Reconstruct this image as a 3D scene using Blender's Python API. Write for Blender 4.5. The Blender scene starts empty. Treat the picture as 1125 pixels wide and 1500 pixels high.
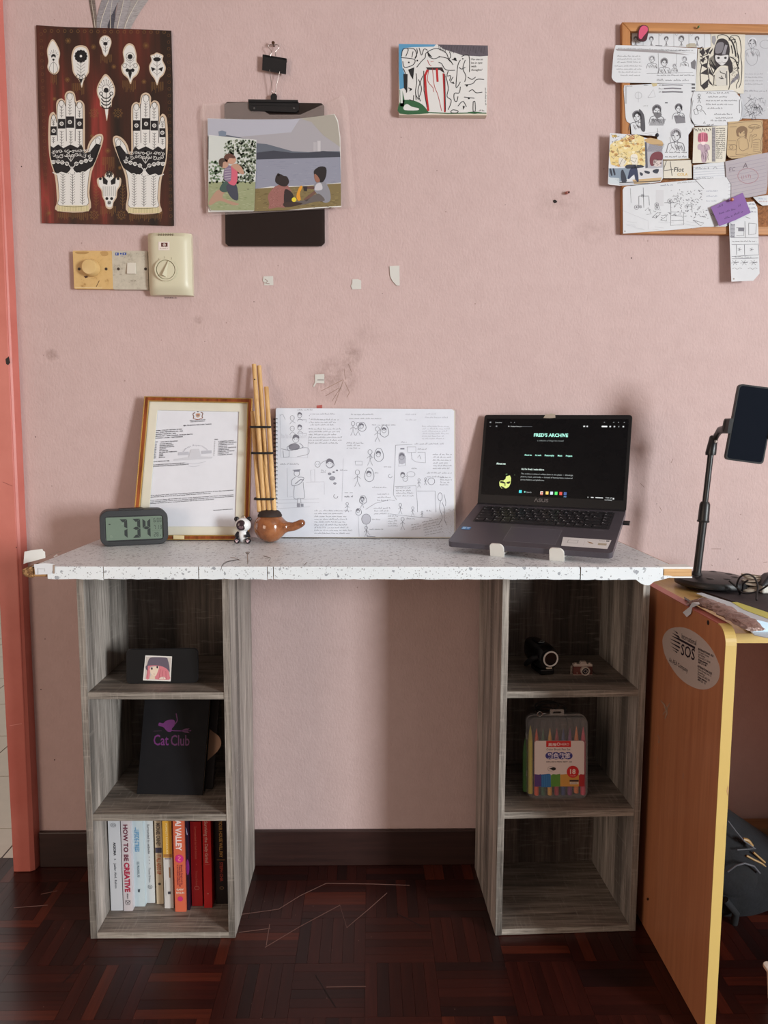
import bpy, bmesh, math, random
import numpy as np
from math import sin, cos, pi, radians
from mathutils import Vector, Matrix
from mathutils.geometry import tessellate_polygon

SC = bpy.context.scene
COL = SC.collection

# ------------------------------------------------------------------ camera
FPX, PITCH, YAW, ROLL = 1100.0, 0.1075, 0.0178, 0.0042
CAM = Vector((0.0, -1.7376, 1.052))
FW = Vector((sin(YAW) * cos(PITCH), cos(YAW) * cos(PITCH), -sin(PITCH)))
_r = Vector((cos(YAW), -sin(YAW), 0)); _u = _r.cross(FW)
RT = _r * cos(ROLL) + _u * sin(ROLL); UP = _u * cos(ROLL) - _r * sin(ROLL)
cd = bpy.data.cameras.new('camera'); cam = bpy.data.objects.new('camera', cd); COL.objects.link(cam)
cd.sensor_fit = 'VERTICAL'; cd.sensor_height = 24; cd.sensor_width = 18; cd.lens = 24 * FPX / 1500
cd.clip_start = 0.02
m3 = Matrix((RT, UP, -FW)).transposed()
cam.matrix_world = Matrix.Translation(CAM) @ m3.to_4x4()
SC.camera = cam

# ------------------------------------------------------------------ light
SC.view_settings.view_transform = 'Standard'; SC.view_settings.look = 'None'
SC.view_settings.gamma = 1; SC.view_settings.use_curve_mapping = False
SC.view_settings.exposure = 0.0
wd = bpy.data.worlds.new('world'); SC.world = wd; wd.use_nodes = True
wd.node_tree.nodes['Background'].inputs[0].default_value = (1.0, 0.84, 0.72, 1)
wd.node_tree.nodes['Background'].inputs[1].default_value = 0.245
def area(name, loc, target, sx, sy, power, col):
    l = bpy.data.lights.new(name, 'AREA'); l.shape = 'RECTANGLE'; l.size = sx; l.size_y = sy
    l.energy = power; l.color = col
    o = bpy.data.objects.new(name, l); COL.objects.link(o); o.location = loc
    o.rotation_euler = (Vector(target) - Vector(loc)).to_track_quat('-Z', 'Y').to_euler()
    return o
# daylight entering by the window in the right-hand wall
area('window_daylight', (3.45, -3.55, 1.28), (-0.1, -0.3, 0.75), 0.85, 1.3, 222, (0.93, 0.985, 1.0))
# weaker warm fill lamp, front left, added to lift the shaded side; source unseen
area('front_left_fill', (-2.1, -2.7, 1.0), (-0.2, -0.2, 0.5), 1.0, 1.3, 23, (1.0, 0.79, 0.62))
# daylight in the tiled room beyond the doorway
area('next_room_daylight', (-1.5, 2.3, 2.5), (-1.4, 1.6, 0.0), 1.2, 1.0, 30, (1.0, 0.98, 0.95))

# ------------------------------------------------------------------ photo ray -> a real plane
def ray(px, py):
    return FW * FPX + RT * (px - 562.5) - UP * (py - 750)
def onY(px, py, y=0.0):
    d = ray(px, py); return CAM + d * ((y - CAM.y) / d.y)
def onZ(px, py, z=0.0):
    d = ray(px, py); return CAM + d * ((z - CAM.z) / d.z)
def onX(px, py, x=0.0):
    d = ray(px, py); return CAM + d * ((x - CAM.x) / d.x)
class Pl:
    """a plane through three points; maps photo measurements to it, h = height off it towards the room"""
    def __init__(s, a, b, c, view=None):
        s.o = Vector(a); s.n = (Vector(b) - s.o).cross(Vector(c) - s.o).normalized()
        if s.n.dot(CAM - s.o) < 0: s.n = -s.n
    def __call__(s, px, py, h=0.0):
        d = ray(px, py); t = (s.o + s.n * h - CAM).dot(s.n) / d.dot(s.n)
        # keep (px,py) on the base plane, lift along the normal
        t0 = (s.o - CAM).dot(s.n) / d.dot(s.n)
        return CAM + d * t0 + s.n * h
def planeY(y, tilt_x=0.0, tilt_z=0.0, ref=(0, 0)):
    f = lambda X, Z: Vector((X, y + tilt_x * (X - ref[0]) + tilt_z * (Z - ref[1]), Z))
    return Pl(f(0, 0), f(1, 0), f(0, 1))
class Fr:
    """a rigid frame"""
    def __init__(s, o, ex, ey, ez):
        s.o = Vector(o); s.x = Vector(ex); s.y = Vector(ey); s.z = Vector(ez)
    def __call__(s, a, b, c=0.0):
        return s.o + s.x * a + s.y * b + s.z * c
    def mat(s):
        m = Matrix((s.x, s.y, s.z)).transposed().to_4x4(); m.translation = s.o; return m
def frame_z(o, ang, tilt=0.0):
    ex = Vector((cos(ang), sin(ang), 0)); ey = Vector((-sin(ang), cos(ang), 0)); ez = Vector((0, 0, 1))
    if tilt:
        ey2 = ey * cos(tilt) - ez * sin(tilt) * -1 * -1; ez2 = ez * cos(tilt) + ey * sin(tilt); ey = ey2.normalized(); ez = ez2.normalized()
        ey = ez.cross(ex)
    return Fr(o, ex, ey, ez)

# ------------------------------------------------------------------ colours, materials
def lin(c):
    out = []
    for v in c[:3]:
        v = v / 255.0
        out.append(v / 12.92 if v <= 0.04045 else ((v + 0.055) / 1.055) ** 2.4)
    return tuple(out) + (1.0,)
MATS = {}
def mat(name, col=(200, 200, 200), rough=0.6, metal=0.0, **kw):
    if name in MATS: return MATS[name]
    m = bpy.data.materials.new(name); m.use_nodes = True; MATS[name] = m
    b = m.node_tree.nodes['Principled BSDF']
    b.inputs['Base Color'].default_value = lin(col); b.inputs['Roughness'].default_value = rough
    b.inputs['Metallic'].default_value = metal
    for k, v in kw.items():
        b.inputs[k.replace('_', ' ')].default_value = v
    # a little variation so that nothing is a perfectly even colour
    if kw.get('plain') is None and metal < 0.5:
        nt = m.node_tree; tc = nt.nodes.new('ShaderNodeTexCoord'); nz = nt.nodes.new('ShaderNodeTexNoise')
        nz.inputs['Scale'].default_value = 40; nt.links.new(tc.outputs['Object'], nz.inputs['Vector'])
        mr = nt.nodes.new('ShaderNodeMapRange'); mr.inputs[3].default_value = max(0.03, rough - 0.07); mr.inputs[4].default_value = min(1, rough + 0.07)
        nt.links.new(nz.outputs['Fac'], mr.inputs[0]); nt.links.new(mr.outputs[0], b.inputs['Roughness'])
    return m
class NT:
    """tiny node helper"""
    def __init__(s, name, rough=0.6):
        s.m = bpy.data.materials.new(name); s.m.use_nodes = True; s.t = s.m.node_tree; s.b = s.t.nodes['Principled BSDF']
        s.b.inputs['Roughness'].default_value = rough; MATS[name] = s.m
        s.tc = s.t.nodes.new('ShaderNodeTexCoord')
    def link(s, a, b): s.t.links.new(a, b)
    def mapping(s, scale, src='Object', loc=(0, 0, 0), rot=(0, 0, 0)):
        n = s.t.nodes.new('ShaderNodeMapping'); n.inputs['Scale'].default_value = scale; n.inputs['Location'].default_value = loc
        n.inputs['Rotation'].default_value = rot
        s.link(s.tc.outputs[src], n.inputs[0]); return n.outputs[0]
    def noise(s, vec, scale=1, detail=4, rough=0.6, dist=0):
        n = s.t.nodes.new('ShaderNodeTexNoise'); n.inputs['Scale'].default_value = scale; n.inputs['Detail'].default_value = detail
        n.inputs['Roughness'].default_value = rough; n.inputs['Distortion'].default_value = dist
        s.link(vec, n.inputs['Vector']); return n.outputs['Fac']
    def voronoi(s, vec, scale, feature='F1'):
        n = s.t.nodes.new('ShaderNodeTexVoronoi'); n.inputs['Scale'].default_value = scale; n.feature = feature
        s.link(vec, n.inputs['Vector']); return n
    def ramp(s, fac, stops, interp='LINEAR'):
        n = s.t.nodes.new('ShaderNodeValToRGB'); cr = n.color_ramp; cr.interpolation = interp
        while len(cr.elements) < len(stops): cr.elements.new(0.5)
        for e, (p, c) in zip(cr.elements, stops): e.position = p; e.color = lin(c) if max(c) > 1 or len(c) == 3 else c
        s.link(fac, n.inputs[0]); return n.outputs[0]
    def mix(s, fac, a, b, mode='MIX'):
        n = s.t.nodes.new('ShaderNodeMix'); n.data_type = 'RGBA'; n.blend_type = mode
        for i, v in ((0, fac), (6, a), (7, b)):
            if hasattr(v, 'is_output') or isinstance(v, bpy.types.NodeSocket): s.link(v, n.inputs[i])
            elif i == 0: n.inputs[0].default_value = v
            else: n.inputs[i].default_value = lin(v)
        return n.outputs[2]
    def math(s, op, a, b=0.0, clamp=False):
        n = s.t.nodes.new('ShaderNodeMath'); n.operation = op; n.use_clamp = clamp
        for i, v in ((0, a), (1, b)):
            if isinstance(v, bpy.types.NodeSocket): s.link(v, n.inputs[i])
            else: n.inputs[i].default_value = v
        return n.outputs[0]
    def bump(s, h, strength=0.3, dist=0.001):
        n = s.t.nodes.new('ShaderNodeBump'); n.inputs['Strength'].default_value = strength; n.inputs['Distance'].default_value = dist
        s.link(h, n.inputs['Height']); s.link(n.outputs[0], s.b.inputs['Normal'])
    def base(s, c): s.link(c, s.b.inputs['Base Color'])

def m_wall():
    n = NT('pink_wall_paint', 0.72); v = n.mapping((1, 1, 1))
    big = n.noise(v, 2.2, 3); c = n.ramp(big, [(0.3, (201, 175, 172)), (0.7, (194, 168, 165))])
    f = n.noise(v, 26, 5, 0.7); c = n.mix(0.16, c, n.ramp(f, [(0.35, (176, 150, 146)), (0.62, (208, 183, 180))]))
    # smudges: small dirty patches with a shape of their own
    sep = n.t.nodes.new('ShaderNodeSeparateXYZ'); n.link(n.tc.outputs['Object'], sep.inputs[0])
    def blob(x, z, rx, rz, amt):
        dx = n.math('DIVIDE', n.math('SUBTRACT', sep.outputs[0], x), rx); dz = n.math('DIVIDE', n.math('SUBTRACT', sep.outputs[2], z), rz)
        d = n.math('ADD', n.math('MULTIPLY', dx, dx), n.math('MULTIPLY', dz, dz))
        g = n.math('SUBTRACT', 1.0, d, True)
        nz = n.noise(n.mapping((1, 1, 1)), 38, 5, 0.75)
        return n.math('MULTIPLY', n.math('MULTIPLY', g, n.math('MULTIPLY', n.math('SUBTRACT', nz, 0.36, True), 3.0, True)), amt)
    m = blob(-0.085, 1.17, 0.07, 0.055, 0.6)
    for a in ((-0.045, 1.225, 0.03, 0.035, 0.6), (0.0, 1.27, 0.05, 0.025, 0.25), (0.415, 1.56, 0.06, 0.05, 0.3), (-0.72, 1.22, 0.02, 0.015, 0.8),
              (-0.39, 1.30, 0.012, 0.012, 0.7), (0.50, 1.50, 0.05, 0.03, 0.25)):
        m = n.math('ADD', m, blob(*a), True)
    c = n.mix(m, c, (122, 96, 84))
    # tiny specks
    vo = n.voronoi(v, 17); sp = n.math('LESS_THAN', vo.outputs['Distance'], 0.028)
    c = n.mix(n.math('MULTIPLY', sp, 0.45), c, (120, 90, 80))
    n.base(c)
    h = n.noise(n.mapping((1, 1, 0.55), rot=(0, 0.35, 0)), 210, 3, 0.55); h2 = n.noise(v, 60, 3)
    n.bump(n.math('ADD', h, n.math('MULTIPLY', h2, 0.7)), 0.62, 0.0017)
    return n.m
def m_board(name, axis, c1=(66, 60, 55), c2=(140, 131, 121), light=0.0, seed=0.0):
    """grey-brown oak print, grain along axis, faint saw marks across it"""
    n = NT(name, 0.55); s = [55, 55, 55]; s['XYZ'.index(axis)] = 2.2
    f = n.noise(n.mapping(s, loc=(seed, seed * 2, seed)), 3.6, 6, 0.72, 0.3)
    s2 = [9, 9, 9]; s2['XYZ'.index(axis)] = 0.7
    g = n.noise(n.mapping(s2, loc=(seed, 1, 2)), 2, 4, 0.6, 0.8)
    c = n.ramp(f, [(0.33, tuple(a * .95 for a in c1)), (0.50, tuple((a * 0.45 + b * 0.55) for a, b in zip(c1, c2))), (0.68, c2)])
    dk = n.ramp(g, [(0.35, (150, 150, 150)), (0.65, (255, 255, 255))])
    c = n.mix(1.0, c, dk, 'MULTIPLY')
    # saw marks: short streaks across the grain
    s3 = [10, 10, 10]; s3['XYZ'.index(axis)] = 95
    k = n.noise(n.mapping(s3, loc=(seed, 5, 1), rot=(0.0, 0.18, 0.0)), 2.0, 3, 0.6)
    k = n.math('MULTIPLY', n.math('SUBTRACT', k, 0.56, True), 5.0, True)
    c = n.mix(n.math('MULTIPLY', k, 0.35), c, (176, 168, 158)); n.base(c)
    n.bump(f, 0.25, 0.0006); return n.m
def m_wood(name, axis, c1, c2, scale=1.0, rough=0.5, contrast=(0.3, 0.7)):
    n = NT(name, rough); s = [26 * scale] * 3; s['XYZ'.index(axis)] = 1.2 * scale
    f = n.noise(n.mapping(s), 3, 5, 0.6, 0.5)
    n.base(n.ramp(f, [(contrast[0], c1), (contrast[1], c2)])); n.bump(f, 0.08, 0.0005); return n.m
def m_terrazzo():
    n = NT('terrazzo_film', 0.38); v = n.mapping((1, 1, 1)); c = None
    base = n.ramp(n.noise(v, 8, 3), [(0.3, (221, 228, 233)), (0.7, (230, 236, 240))])
    wob = n.t.nodes.new('ShaderNodeVectorMath'); wob.operation = 'ADD'
    nz = n.t.nodes.new('ShaderNodeTexNoise'); nz.inputs['Scale'].default_value = 160
    sc = n.t.nodes.new('ShaderNodeVectorMath'); sc.operation = 'SCALE'; sc.inputs['Scale'].default_value = 0.006
    n.link(v, nz.inputs['Vector']); n.link(nz.outputs['Color'], sc.inputs[0]); n.link(v, wob.inputs[0]); n.link(sc.outputs[0], wob.inputs[1])
    for scale, thr, sel, colr in ((92, 0.235, 0.50, (128, 134, 144)), (150, 0.27, 0.50, (140, 142, 150)), (260, 0.26, 0.46, (116, 114, 116))):
        vo = n.voronoi(wob.outputs[0], scale)
        rgb = n.t.nodes.new('ShaderNodeSeparateColor'); n.link(vo.outputs['Color'], rgb.inputs[0])
        a = n.math('LESS_THAN', vo.outputs['Distance'], n.math('MULTIPLY', rgb.outputs[1], thr * 1.6)); b = n.math('LESS_THAN', rgb.outputs[0], sel)
        base = n.mix(n.math('MULTIPLY', n.math('MULTIPLY', a, b), 0.75), base, colr)
    n.base(base); n.bump(n.noise(v, 22, 2), 0.25, 0.002); return n.m
def m_attr(name='printed_ink', rough=0.6):
    if name in MATS: return MATS[name]
    m = bpy.data.materials.new(name); m.use_nodes = True; MATS[name] = m; t = m.node_tree
    a = t.nodes.new('ShaderNodeAttribute'); a.attribute_name = 'Col'
    t.links.new(a.outputs['Color'], t.nodes['Principled BSDF'].inputs['Base Color']); t.nodes['Principled BSDF'].inputs['Roughness'].default_value = rough
    return m
def m_screen():
    m = bpy.data.materials.new('lit_screen_pixels'); m.use_nodes = True; MATS['lit_screen_pixels'] = m; t = m.node_tree
    a = t.nodes.new('ShaderNodeAttribute'); a.attribute_name = 'Col'; b = t.nodes['Principled BSDF']
    t.links.new(a.outputs['Color'], b.inputs['Base Color']); t.links.new(a.outputs['Color'], b.inputs['Emission Color'])
    b.inputs['Emission Strength'].default_value = 0.75; return m
def m_paper(name, c, tr=0.0, rough=0.75):
    n = NT(name, rough); v = n.mapping((1, 1, 1))
    n.base(n.ramp(n.noise(v, 14, 4, 0.6), [(0.3, tuple(x * 0.965 for x in c)), (0.7, c)])); n.bump(n.noise(v, 30, 3), 0.15, 0.001); return n.m
def m_clear(name, col=(235, 225, 220), alpha=0.2, rough=0.12):
    m = bpy.data.materials.new(name); m.use_nodes = True; MATS[name] = m; t = m.node_tree
    b = t.nodes['Principled BSDF']; b.inputs['Base Color'].default_value = lin(col); b.inputs['Roughness'].default_value = rough
    b.inputs['Alpha'].default_value = alpha; b.inputs['IOR'].default_value = 1.5
    return m

# ------------------------------------------------------------------ objects
def mesh_obj(name, verts, faces, m, parent=None, smooth=False, cols=None, bevel=0, sub=0):
    me = bpy.data.meshes.new(name); off = parent_loc(parent)
    me.from_pydata([tuple(Vector(v) - off) for v in verts], [], faces); me.validate(); me.update()
    o = bpy.data.objects.new(name, me); COL.objects.link(o)
    if m: me.materials.append(m)
    if parent: o.parent = parent
    if smooth:
        for p in me.polygons: p.use_smooth = True
    if cols is not None:
        ca = me.color_attributes.new('Col', 'FLOAT_COLOR', 'CORNER'); a = np.empty((len(me.loops), 4), np.float32)
        for p, c in zip(me.polygons, cols): a[p.loop_start:p.loop_start + p.loop_total] = c
        ca.data.foreach_set('color', a.ravel())
    if bevel:
        b = o.modifiers.new('bevel', 'BEVEL'); b.width = bevel; b.segments = 2; b.limit_method = 'ANGLE'; b.angle_limit = 0.6
    return o
def parent_loc(p):
    l = Vector((0, 0, 0))
    while p is not None: l = l + p.location; p = p.parent
    return l
def tag(o, label=None, cat=None, group=None, kind=None):
    if label: o['label'] = label
    if cat: o['category'] = cat
    if group: o['group'] = group
    if kind: o['kind'] = kind
    return o
def thing(name, label, cat, loc, group=None):
    o = bpy.data.objects.new(name, None); COL.objects.link(o); o.location = loc; o.empty_display_size = 0.02
    return tag(o, label, cat, group)

class MB:
    """mesh builder working through an optional transform"""
    def __init__(s, T=None): s.v = []; s.f = []; s.T = T
    def add(s, vs, fs):
        n = len(s.v); s.v += [s.T(*v) if s.T else Vector(v) for v in vs]; s.f += [tuple(i + n for i in f) for f in fs]
        return s
    def box(s, x0, x1, y0, y1, z0, z1):
        return s.add([(x0, y0, z0), (x1, y0, z0), (x1, y1, z0), (x0, y1, z0), (x0, y0, z1), (x1, y0, z1), (x1, y1, z1), (x0, y1, z1)],
              [(0, 3, 2, 1), (4, 5, 6, 7), (0, 1, 5, 4), (1, 2, 6, 5), (2, 3, 7, 6), (3, 0, 4, 7)])
    def prism(s, pts, h0, h1, axis='z'):
        """outline (a,b) extruded along axis; y: (a,h,b), x: (h,a,b), z: (a,b,h)"""
        f = {'z': lambda a, b, h: (a, b, h), 'y': lambda a, b, h: (a, h, b), 'x': lambda a, b, h: (h, a, b)}[axis]
        n = len(pts); vs = [f(a, b, h0) for a, b in pts] + [f(a, b, h1) for a, b in pts]
        tri = tessellate_polygon([[Vector((a, b, 0)) for a, b in pts]])
        fs = [tuple(t) for t in tri] + [tuple(i + n for i in reversed(t)) for t in tri] + [(i, (i + 1) % n, n + (i + 1) % n, n + i) for i in range(n)]
        return s.add(vs, fs)
    def ring(s, outer, inner, h0, h1, axis='y'):
        f = {'z': lambda a, b, h: (a, b, h), 'y': lambda a, b, h: (a, h, b), 'x': lambda a, b, h: (h, a, b)}[axis]
        n = len(outer); vs = [f(a, b, h) for L in (outer, inner) for h in (h0, h1) for a, b in L]
        fs = []
        for i in range(n):
            j = (i + 1) % n
            fs += [(i, j, n + j, n + i), (2 * n + j, 2 * n + i, 3 * n + i, 3 * n + j), (j, i, 2 * n + i, 2 * n + j), (n + i, n + j, 3 * n + j, 3 * n + i)]
        return s.add(vs, fs)
    def tube(s, pts, r, seg=8, caps=True):
        P = [Vector(p) for p in pts]; R = r if hasattr(r, '__len__') else [r] * len(P)
        d0 = (P[1] - P[0]).normalized(); a = Vector((0, 0, 1)) if abs(d0.z) < 0.9 else Vector((1, 0, 0))
        u = d0.cross(a).normalized(); vs = []
        for i, p in enumerate(P):
            d = (P[min(i + 1, len(P) - 1)] - P[max(i - 1, 0)]).normalized()
            u = (u - d * u.dot(d)).normalized(); w = d.cross(u)
            vs += [tuple(p + (u * cos(2 * pi * k / seg) + w * sin(2 * pi * k / seg)) * R[i]) for k in range(seg)]
        fs = [(i * seg + k, i * seg + (k + 1) % seg, (i + 1) * seg + (k + 1) % seg, (i + 1) * seg + k) for i in range(len(P) - 1) for k in range(seg)]
        if caps: fs += [tuple(reversed(range(seg))), tuple((len(P) - 1) * seg + k for k in range(seg))]
        return s.add(vs, fs)
    def ball(s, c, r, seg=16, rings=10, top=1.0):
        rx, ry, rz = r if hasattr(r, '__len__') else (r, r, r); vs = [(c[0], c[1], c[2] - rz)]
        for i in range(1, rings):
            t = -pi / 2 + pi * i / rings
            vs += [(c[0] + rx * cos(t) * cos(2 * pi * k / seg), c[1] + ry * cos(t) * sin(2 * pi * k / seg), c[2] + rz * sin(t)) for k in range(seg)]
        vs.append((c[0], c[1], c[2] + rz)); n = len(vs) - 1
        fs = [(0, 1 + (k + 1) % seg, 1 + k) for k in range(seg)] + [(n, n - seg + k, n - seg + (k + 1) % seg) for k in range(seg)]
        fs += [(1 + i * seg + k, 1 + i * seg + (k + 1) % seg, 1 + (i + 1) * seg + (k + 1) % seg, 1 + (i + 1) * seg + k) for i in range(rings - 2) for k in range(seg)]
        return s.add(vs, fs)
    def lathe(s, prof, seg=24, c=(0, 0, 0), axis='z'):
        """profile of (radius, height)"""
        f = {'z': lambda x, y, h: (c[0] + x, c[1] + y, c[2] + h), 'y': lambda x, y, h: (c[0] + x, c[1] + h, c[2] + y), 'x': lambda x, y, h: (c[0] + h, c[1] + x, c[2] + y)}[axis]
        vs = [f(r * cos(2 * pi * k / seg), r * sin(2 * pi * k / seg), h) for r, h in prof for k in range(seg)]
        fs = [(i * seg + k, i * seg + (k + 1) % seg, (i + 1) * seg + (k + 1) % seg, (i + 1) * seg + k) for i in range(len(prof) - 1) for k in range(seg)]
        if prof[0][0] > 1e-6: fs.append(tuple(reversed(range(seg))))
        if prof[-1][0] > 1e-6: fs.append(tuple((len(prof) - 1) * seg + k for k in range(seg)))
        return s.add(vs, fs)
    def grid(s, fn, nu, nv):
        vs = [fn(i / nu, j / nv) for j in range(nv + 1) for i in range(nu + 1)]
        return s.add(vs, [(j * (nu + 1) + i, j * (nu + 1) + i + 1, (j + 1) * (nu + 1) + i + 1, (j + 1) * (nu + 1) + i) for j in range(nv) for i in range(nu)])
    def obj(s, name, m, parent=None, smooth=False, bevel=0, fix=True):
        o = mesh_obj(name, s.v, s.f, m, parent, smooth, bevel=bevel)
        if fix:
            bm = bmesh.new(); bm.from_mesh(o.data); bmesh.ops.recalc_face_normals(bm, faces=bm.faces); bm.to_mesh(o.data); bm.free()
        if smooth:
            o.data.set_sharp_from_angle(angle=radians(38))
        return o
def rrect(x0, x1, y0, y1, r, n=5):
    rs = r if hasattr(r, '__len__') else [r] * 4; P = []
    for (cx, cy, sx, sy, a0), rr in zip(((x1, y1, -1, -1, 0), (x0, y1, 1, -1, pi / 2), (x0, y0, 1, 1, pi), (x1, y0, -1, 1, 1.5 * pi)), rs):
        for k in range(n + 1):
            a = a0 + pi / 2 * k / n; P.append((cx + sx * rr + rr * cos(a), cy + sy * rr + rr * sin(a)))
    return P
def circ_pts(cx, cy, rx, ry=None, n=24, a0=0):
    ry = rx if ry is None else ry
    return [(cx + rx * cos(a0 + 2 * pi * k / n), cy + ry * sin(a0 + 2 * pi * k / n)) for k in range(n)]
def smooth(pts, n=5, closed=False):
    P = [Vector((p[0], p[1])) for p in pts]; N = len(P); out = []
    rng = range(N if closed else N - 1)
    g = (lambda i: P[i % N]) if closed else (lambda i: P[max(0, min(N - 1, i))])
    for i in rng:
        a, b, c, d = g(i - 1), g(i), g(i + 1), g(i + 2)
        for k in range(n):
            t = k / n
            q = 0.5 * ((2 * b) + (c - a) * t + (2 * a - 5 * b + 4 * c - d) * t * t + (3 * b - a - 3 * c + d) * t ** 3)
            out.append((q.x, q.y))
    if not closed: out.append((P[-1].x, P[-1].y))
    return out

# ------------------------------------------------------------------ flat print
_GL = {}
def glyphs(txt, bold=0.0, shear=0.0):
    k = (txt, bold, shear)
    if k not in _GL:
        cu = bpy.data.curves.new('t', 'FONT'); cu.body = txt; cu.size = 1; cu.resolution_u = 2; cu.offset = bold; cu.shear = shear
        cu.fill_mode = 'BOTH'; o = bpy.data.objects.new('t', cu); COL.objects.link(o)
        me = bpy.data.meshes.new_from_object(o)
        _GL[k] = ([(v.co.x, v.co.y) for v in me.vertices], [tuple(p.vertices) for p in me.polygons])
        bpy.data.objects.remove(o); bpy.data.curves.remove(cu); bpy.data.meshes.remove(me)
    return _GL[k]
LH = 0.00010
class Ink:
    """flat print on a surface. fn(u, v, height) -> point. v runs down."""
    def __init__(s, fn, base=0.0, seed=1): s.fn = fn; s.v = []; s.f = []; s.c = []; s.base = base; s.R = random.Random(seed)
    def _add(s, pts, fs, c, h):
        n = len(s.v); z = s.base + (h + 1) * LH; s.v += [s.fn(a, b, z) for a, b in pts]; s.f += [tuple(i + n for i in f) for f in fs]; s.c += [lin(c)] * len(fs)
    def poly(s, pts, c, h=0):
        tri = tessellate_polygon([[Vector((a, b, 0)) for a, b in pts]]); s._add(pts, [tuple(t) for t in tri], c, h)
    def rect(s, x0, y0, x1, y1, c, h=0): s._add([(x0, y0), (x1, y0), (x1, y1), (x0, y1)], [(0, 1, 2, 3)], c, h)
    def disc(s, cx, cy, r, c, h=0, ry=None, n=18): s._add(circ_pts(cx, cy, r, ry, n), [tuple(range(n))], c, h)
    def ring(s, cx, cy, r, w, c, h=0, ry=None, n=20, a0=0, a1=2 * pi):
        ry = ry or r; s.line([(cx + r * cos(a0 + (a1 - a0) * k / n), cy + ry * sin(a0 + (a1 - a0) * k / n)) for k in range(n + 1)], w, c, h)
    def line(s, pts, w, c, h=0, w1=None):
        P = [Vector(p) for p in pts]; N = len(P)
        if N < 2: return
        vs = []
        for i, p in enumerate(P):
            d = P[min(i + 1, N - 1)] - P[max(i - 1, 0)]
            d = d.normalized() if d.length > 1e-9 else Vector((1, 0)); q = Vector((-d.y, d.x)) * (w + ((w1 or w) - w) * i / (N - 1)) / 2
            vs += [tuple(p + q), tuple(p - q)]
        s._add(vs, [(2 * i, 2 * i + 1, 2 * i + 3, 2 * i + 2) for i in range(N - 1)], c, h)
    def curve(s, pts, w, c, h=0, n=4, closed=False):
        q = smooth(pts, n, closed)
        if closed: q.append(q[0])
        s.line(q, w, c, h)
    def text(s, t, x, y, size, c, h=1, align='l', ang=0.0, bold=0.0, shear=0.0, sx=1.0, fit=None):
        V, F = glyphs(t, bold, shear)
        if not V: return
        xs = [v[0] for v in V]; W = max(xs) - min(xs); x0 = min(xs)
        if fit: sx = fit / (W * size)
        off = {'l': 0, 'c': -W * size * sx / 2, 'r': -W * size * sx}[align]; ca, sa = cos(ang), sin(ang); P = []
        for a, b in V:
            a = (a - x0) * size * sx + off; b = -b * size; P.append((x + a * ca - b * sa, y + a * sa + b * ca))
        s._add(P, F, c, h)
    def scrawl(s, x, y, w, size, c, h=1, wd=None, ang=0.0, dens=1.0):
        """one line of illegible handwriting: words of small loops"""
        wd = wd or size * 0.14; R = s.R; u = 0.0; ca, sa = cos(ang), sin(ang)
        while u < w:
            L = min(w - u, size * R.uniform(1.0, 3.4)); pts = []; k = 0; n = max(3, int(L / (size * 0.27)))
            for i in range(n + 1):
                up = -size * (R.choice([0.25, 0.45, 0.5, 0.9]) if k % 2 else R.uniform(-0.08, 0.08)); k += 1
                a = u + L * i / n; pts.append((x + a * ca - up * sa, y + a * sa + up * ca))
            s.line(pts, wd, c, h); u += L + size * R.uniform(0.45, 0.9) / dens
    def block(s, x, y, w, rows, lh, size, c, h=1, ang=0.0, wd=None):
        for i in range(rows):
            s.scrawl(x - sin(ang) * lh * i + s.R.uniform(0, size * .5), y + cos(ang) * lh * i, w * s.R.uniform(0.72, 1.0), size, c, h, wd, ang)
    def obj(s, name, parent, m=None):
        return mesh_obj(name, s.v, s.f, m or m_attr(), parent, cols=s.c)
def sheet(T, pts, h0, h1, name, m, parent):
    """thin sheet whose outline is given in the print coordinates of T(u,v,h)"""
    n = len(pts); vs = [T(a, b, h0) for a, b in pts] + [T(a, b, h1) for a, b in pts]
    tri = [tuple(t) for t in tessellate_polygon([[Vector((a, b, 0)) for a, b in pts]])]
    fs = tri + [tuple(i + n for i in reversed(t)) for t in tri] + [(i, (i + 1) % n, n + (i + 1) % n, n + i) for i in range(n)]
    o = mesh_obj(name, vs, fs, m, parent)
    bm = bmesh.new(); bm.from_mesh(o.data); bmesh.ops.recalc_face_normals(bm, faces=bm.faces); bm.to_mesh(o.data); bm.free()
    return o
def cen(T, pts, h=0):
    return T(sum(p[0] for p in pts) / len(pts), sum(p[1] for p in pts) / len(pts), h)
BLK = (26, 24, 26); PEN = (70, 68, 72); PCL = (122, 120, 124)
# ------------------------------------------------------------------ the room
WALL = m_wall()
def struct(name, mb, m, **k):
    o = mb.obj(name, m, None, **k); o['kind'] = 'structure'; return o
wall = MB().box(-0.80, 3.6, 0.0, 0.10, 0.0, 2.7)
wb = struct('wall_back', wall, WALL)
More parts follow.
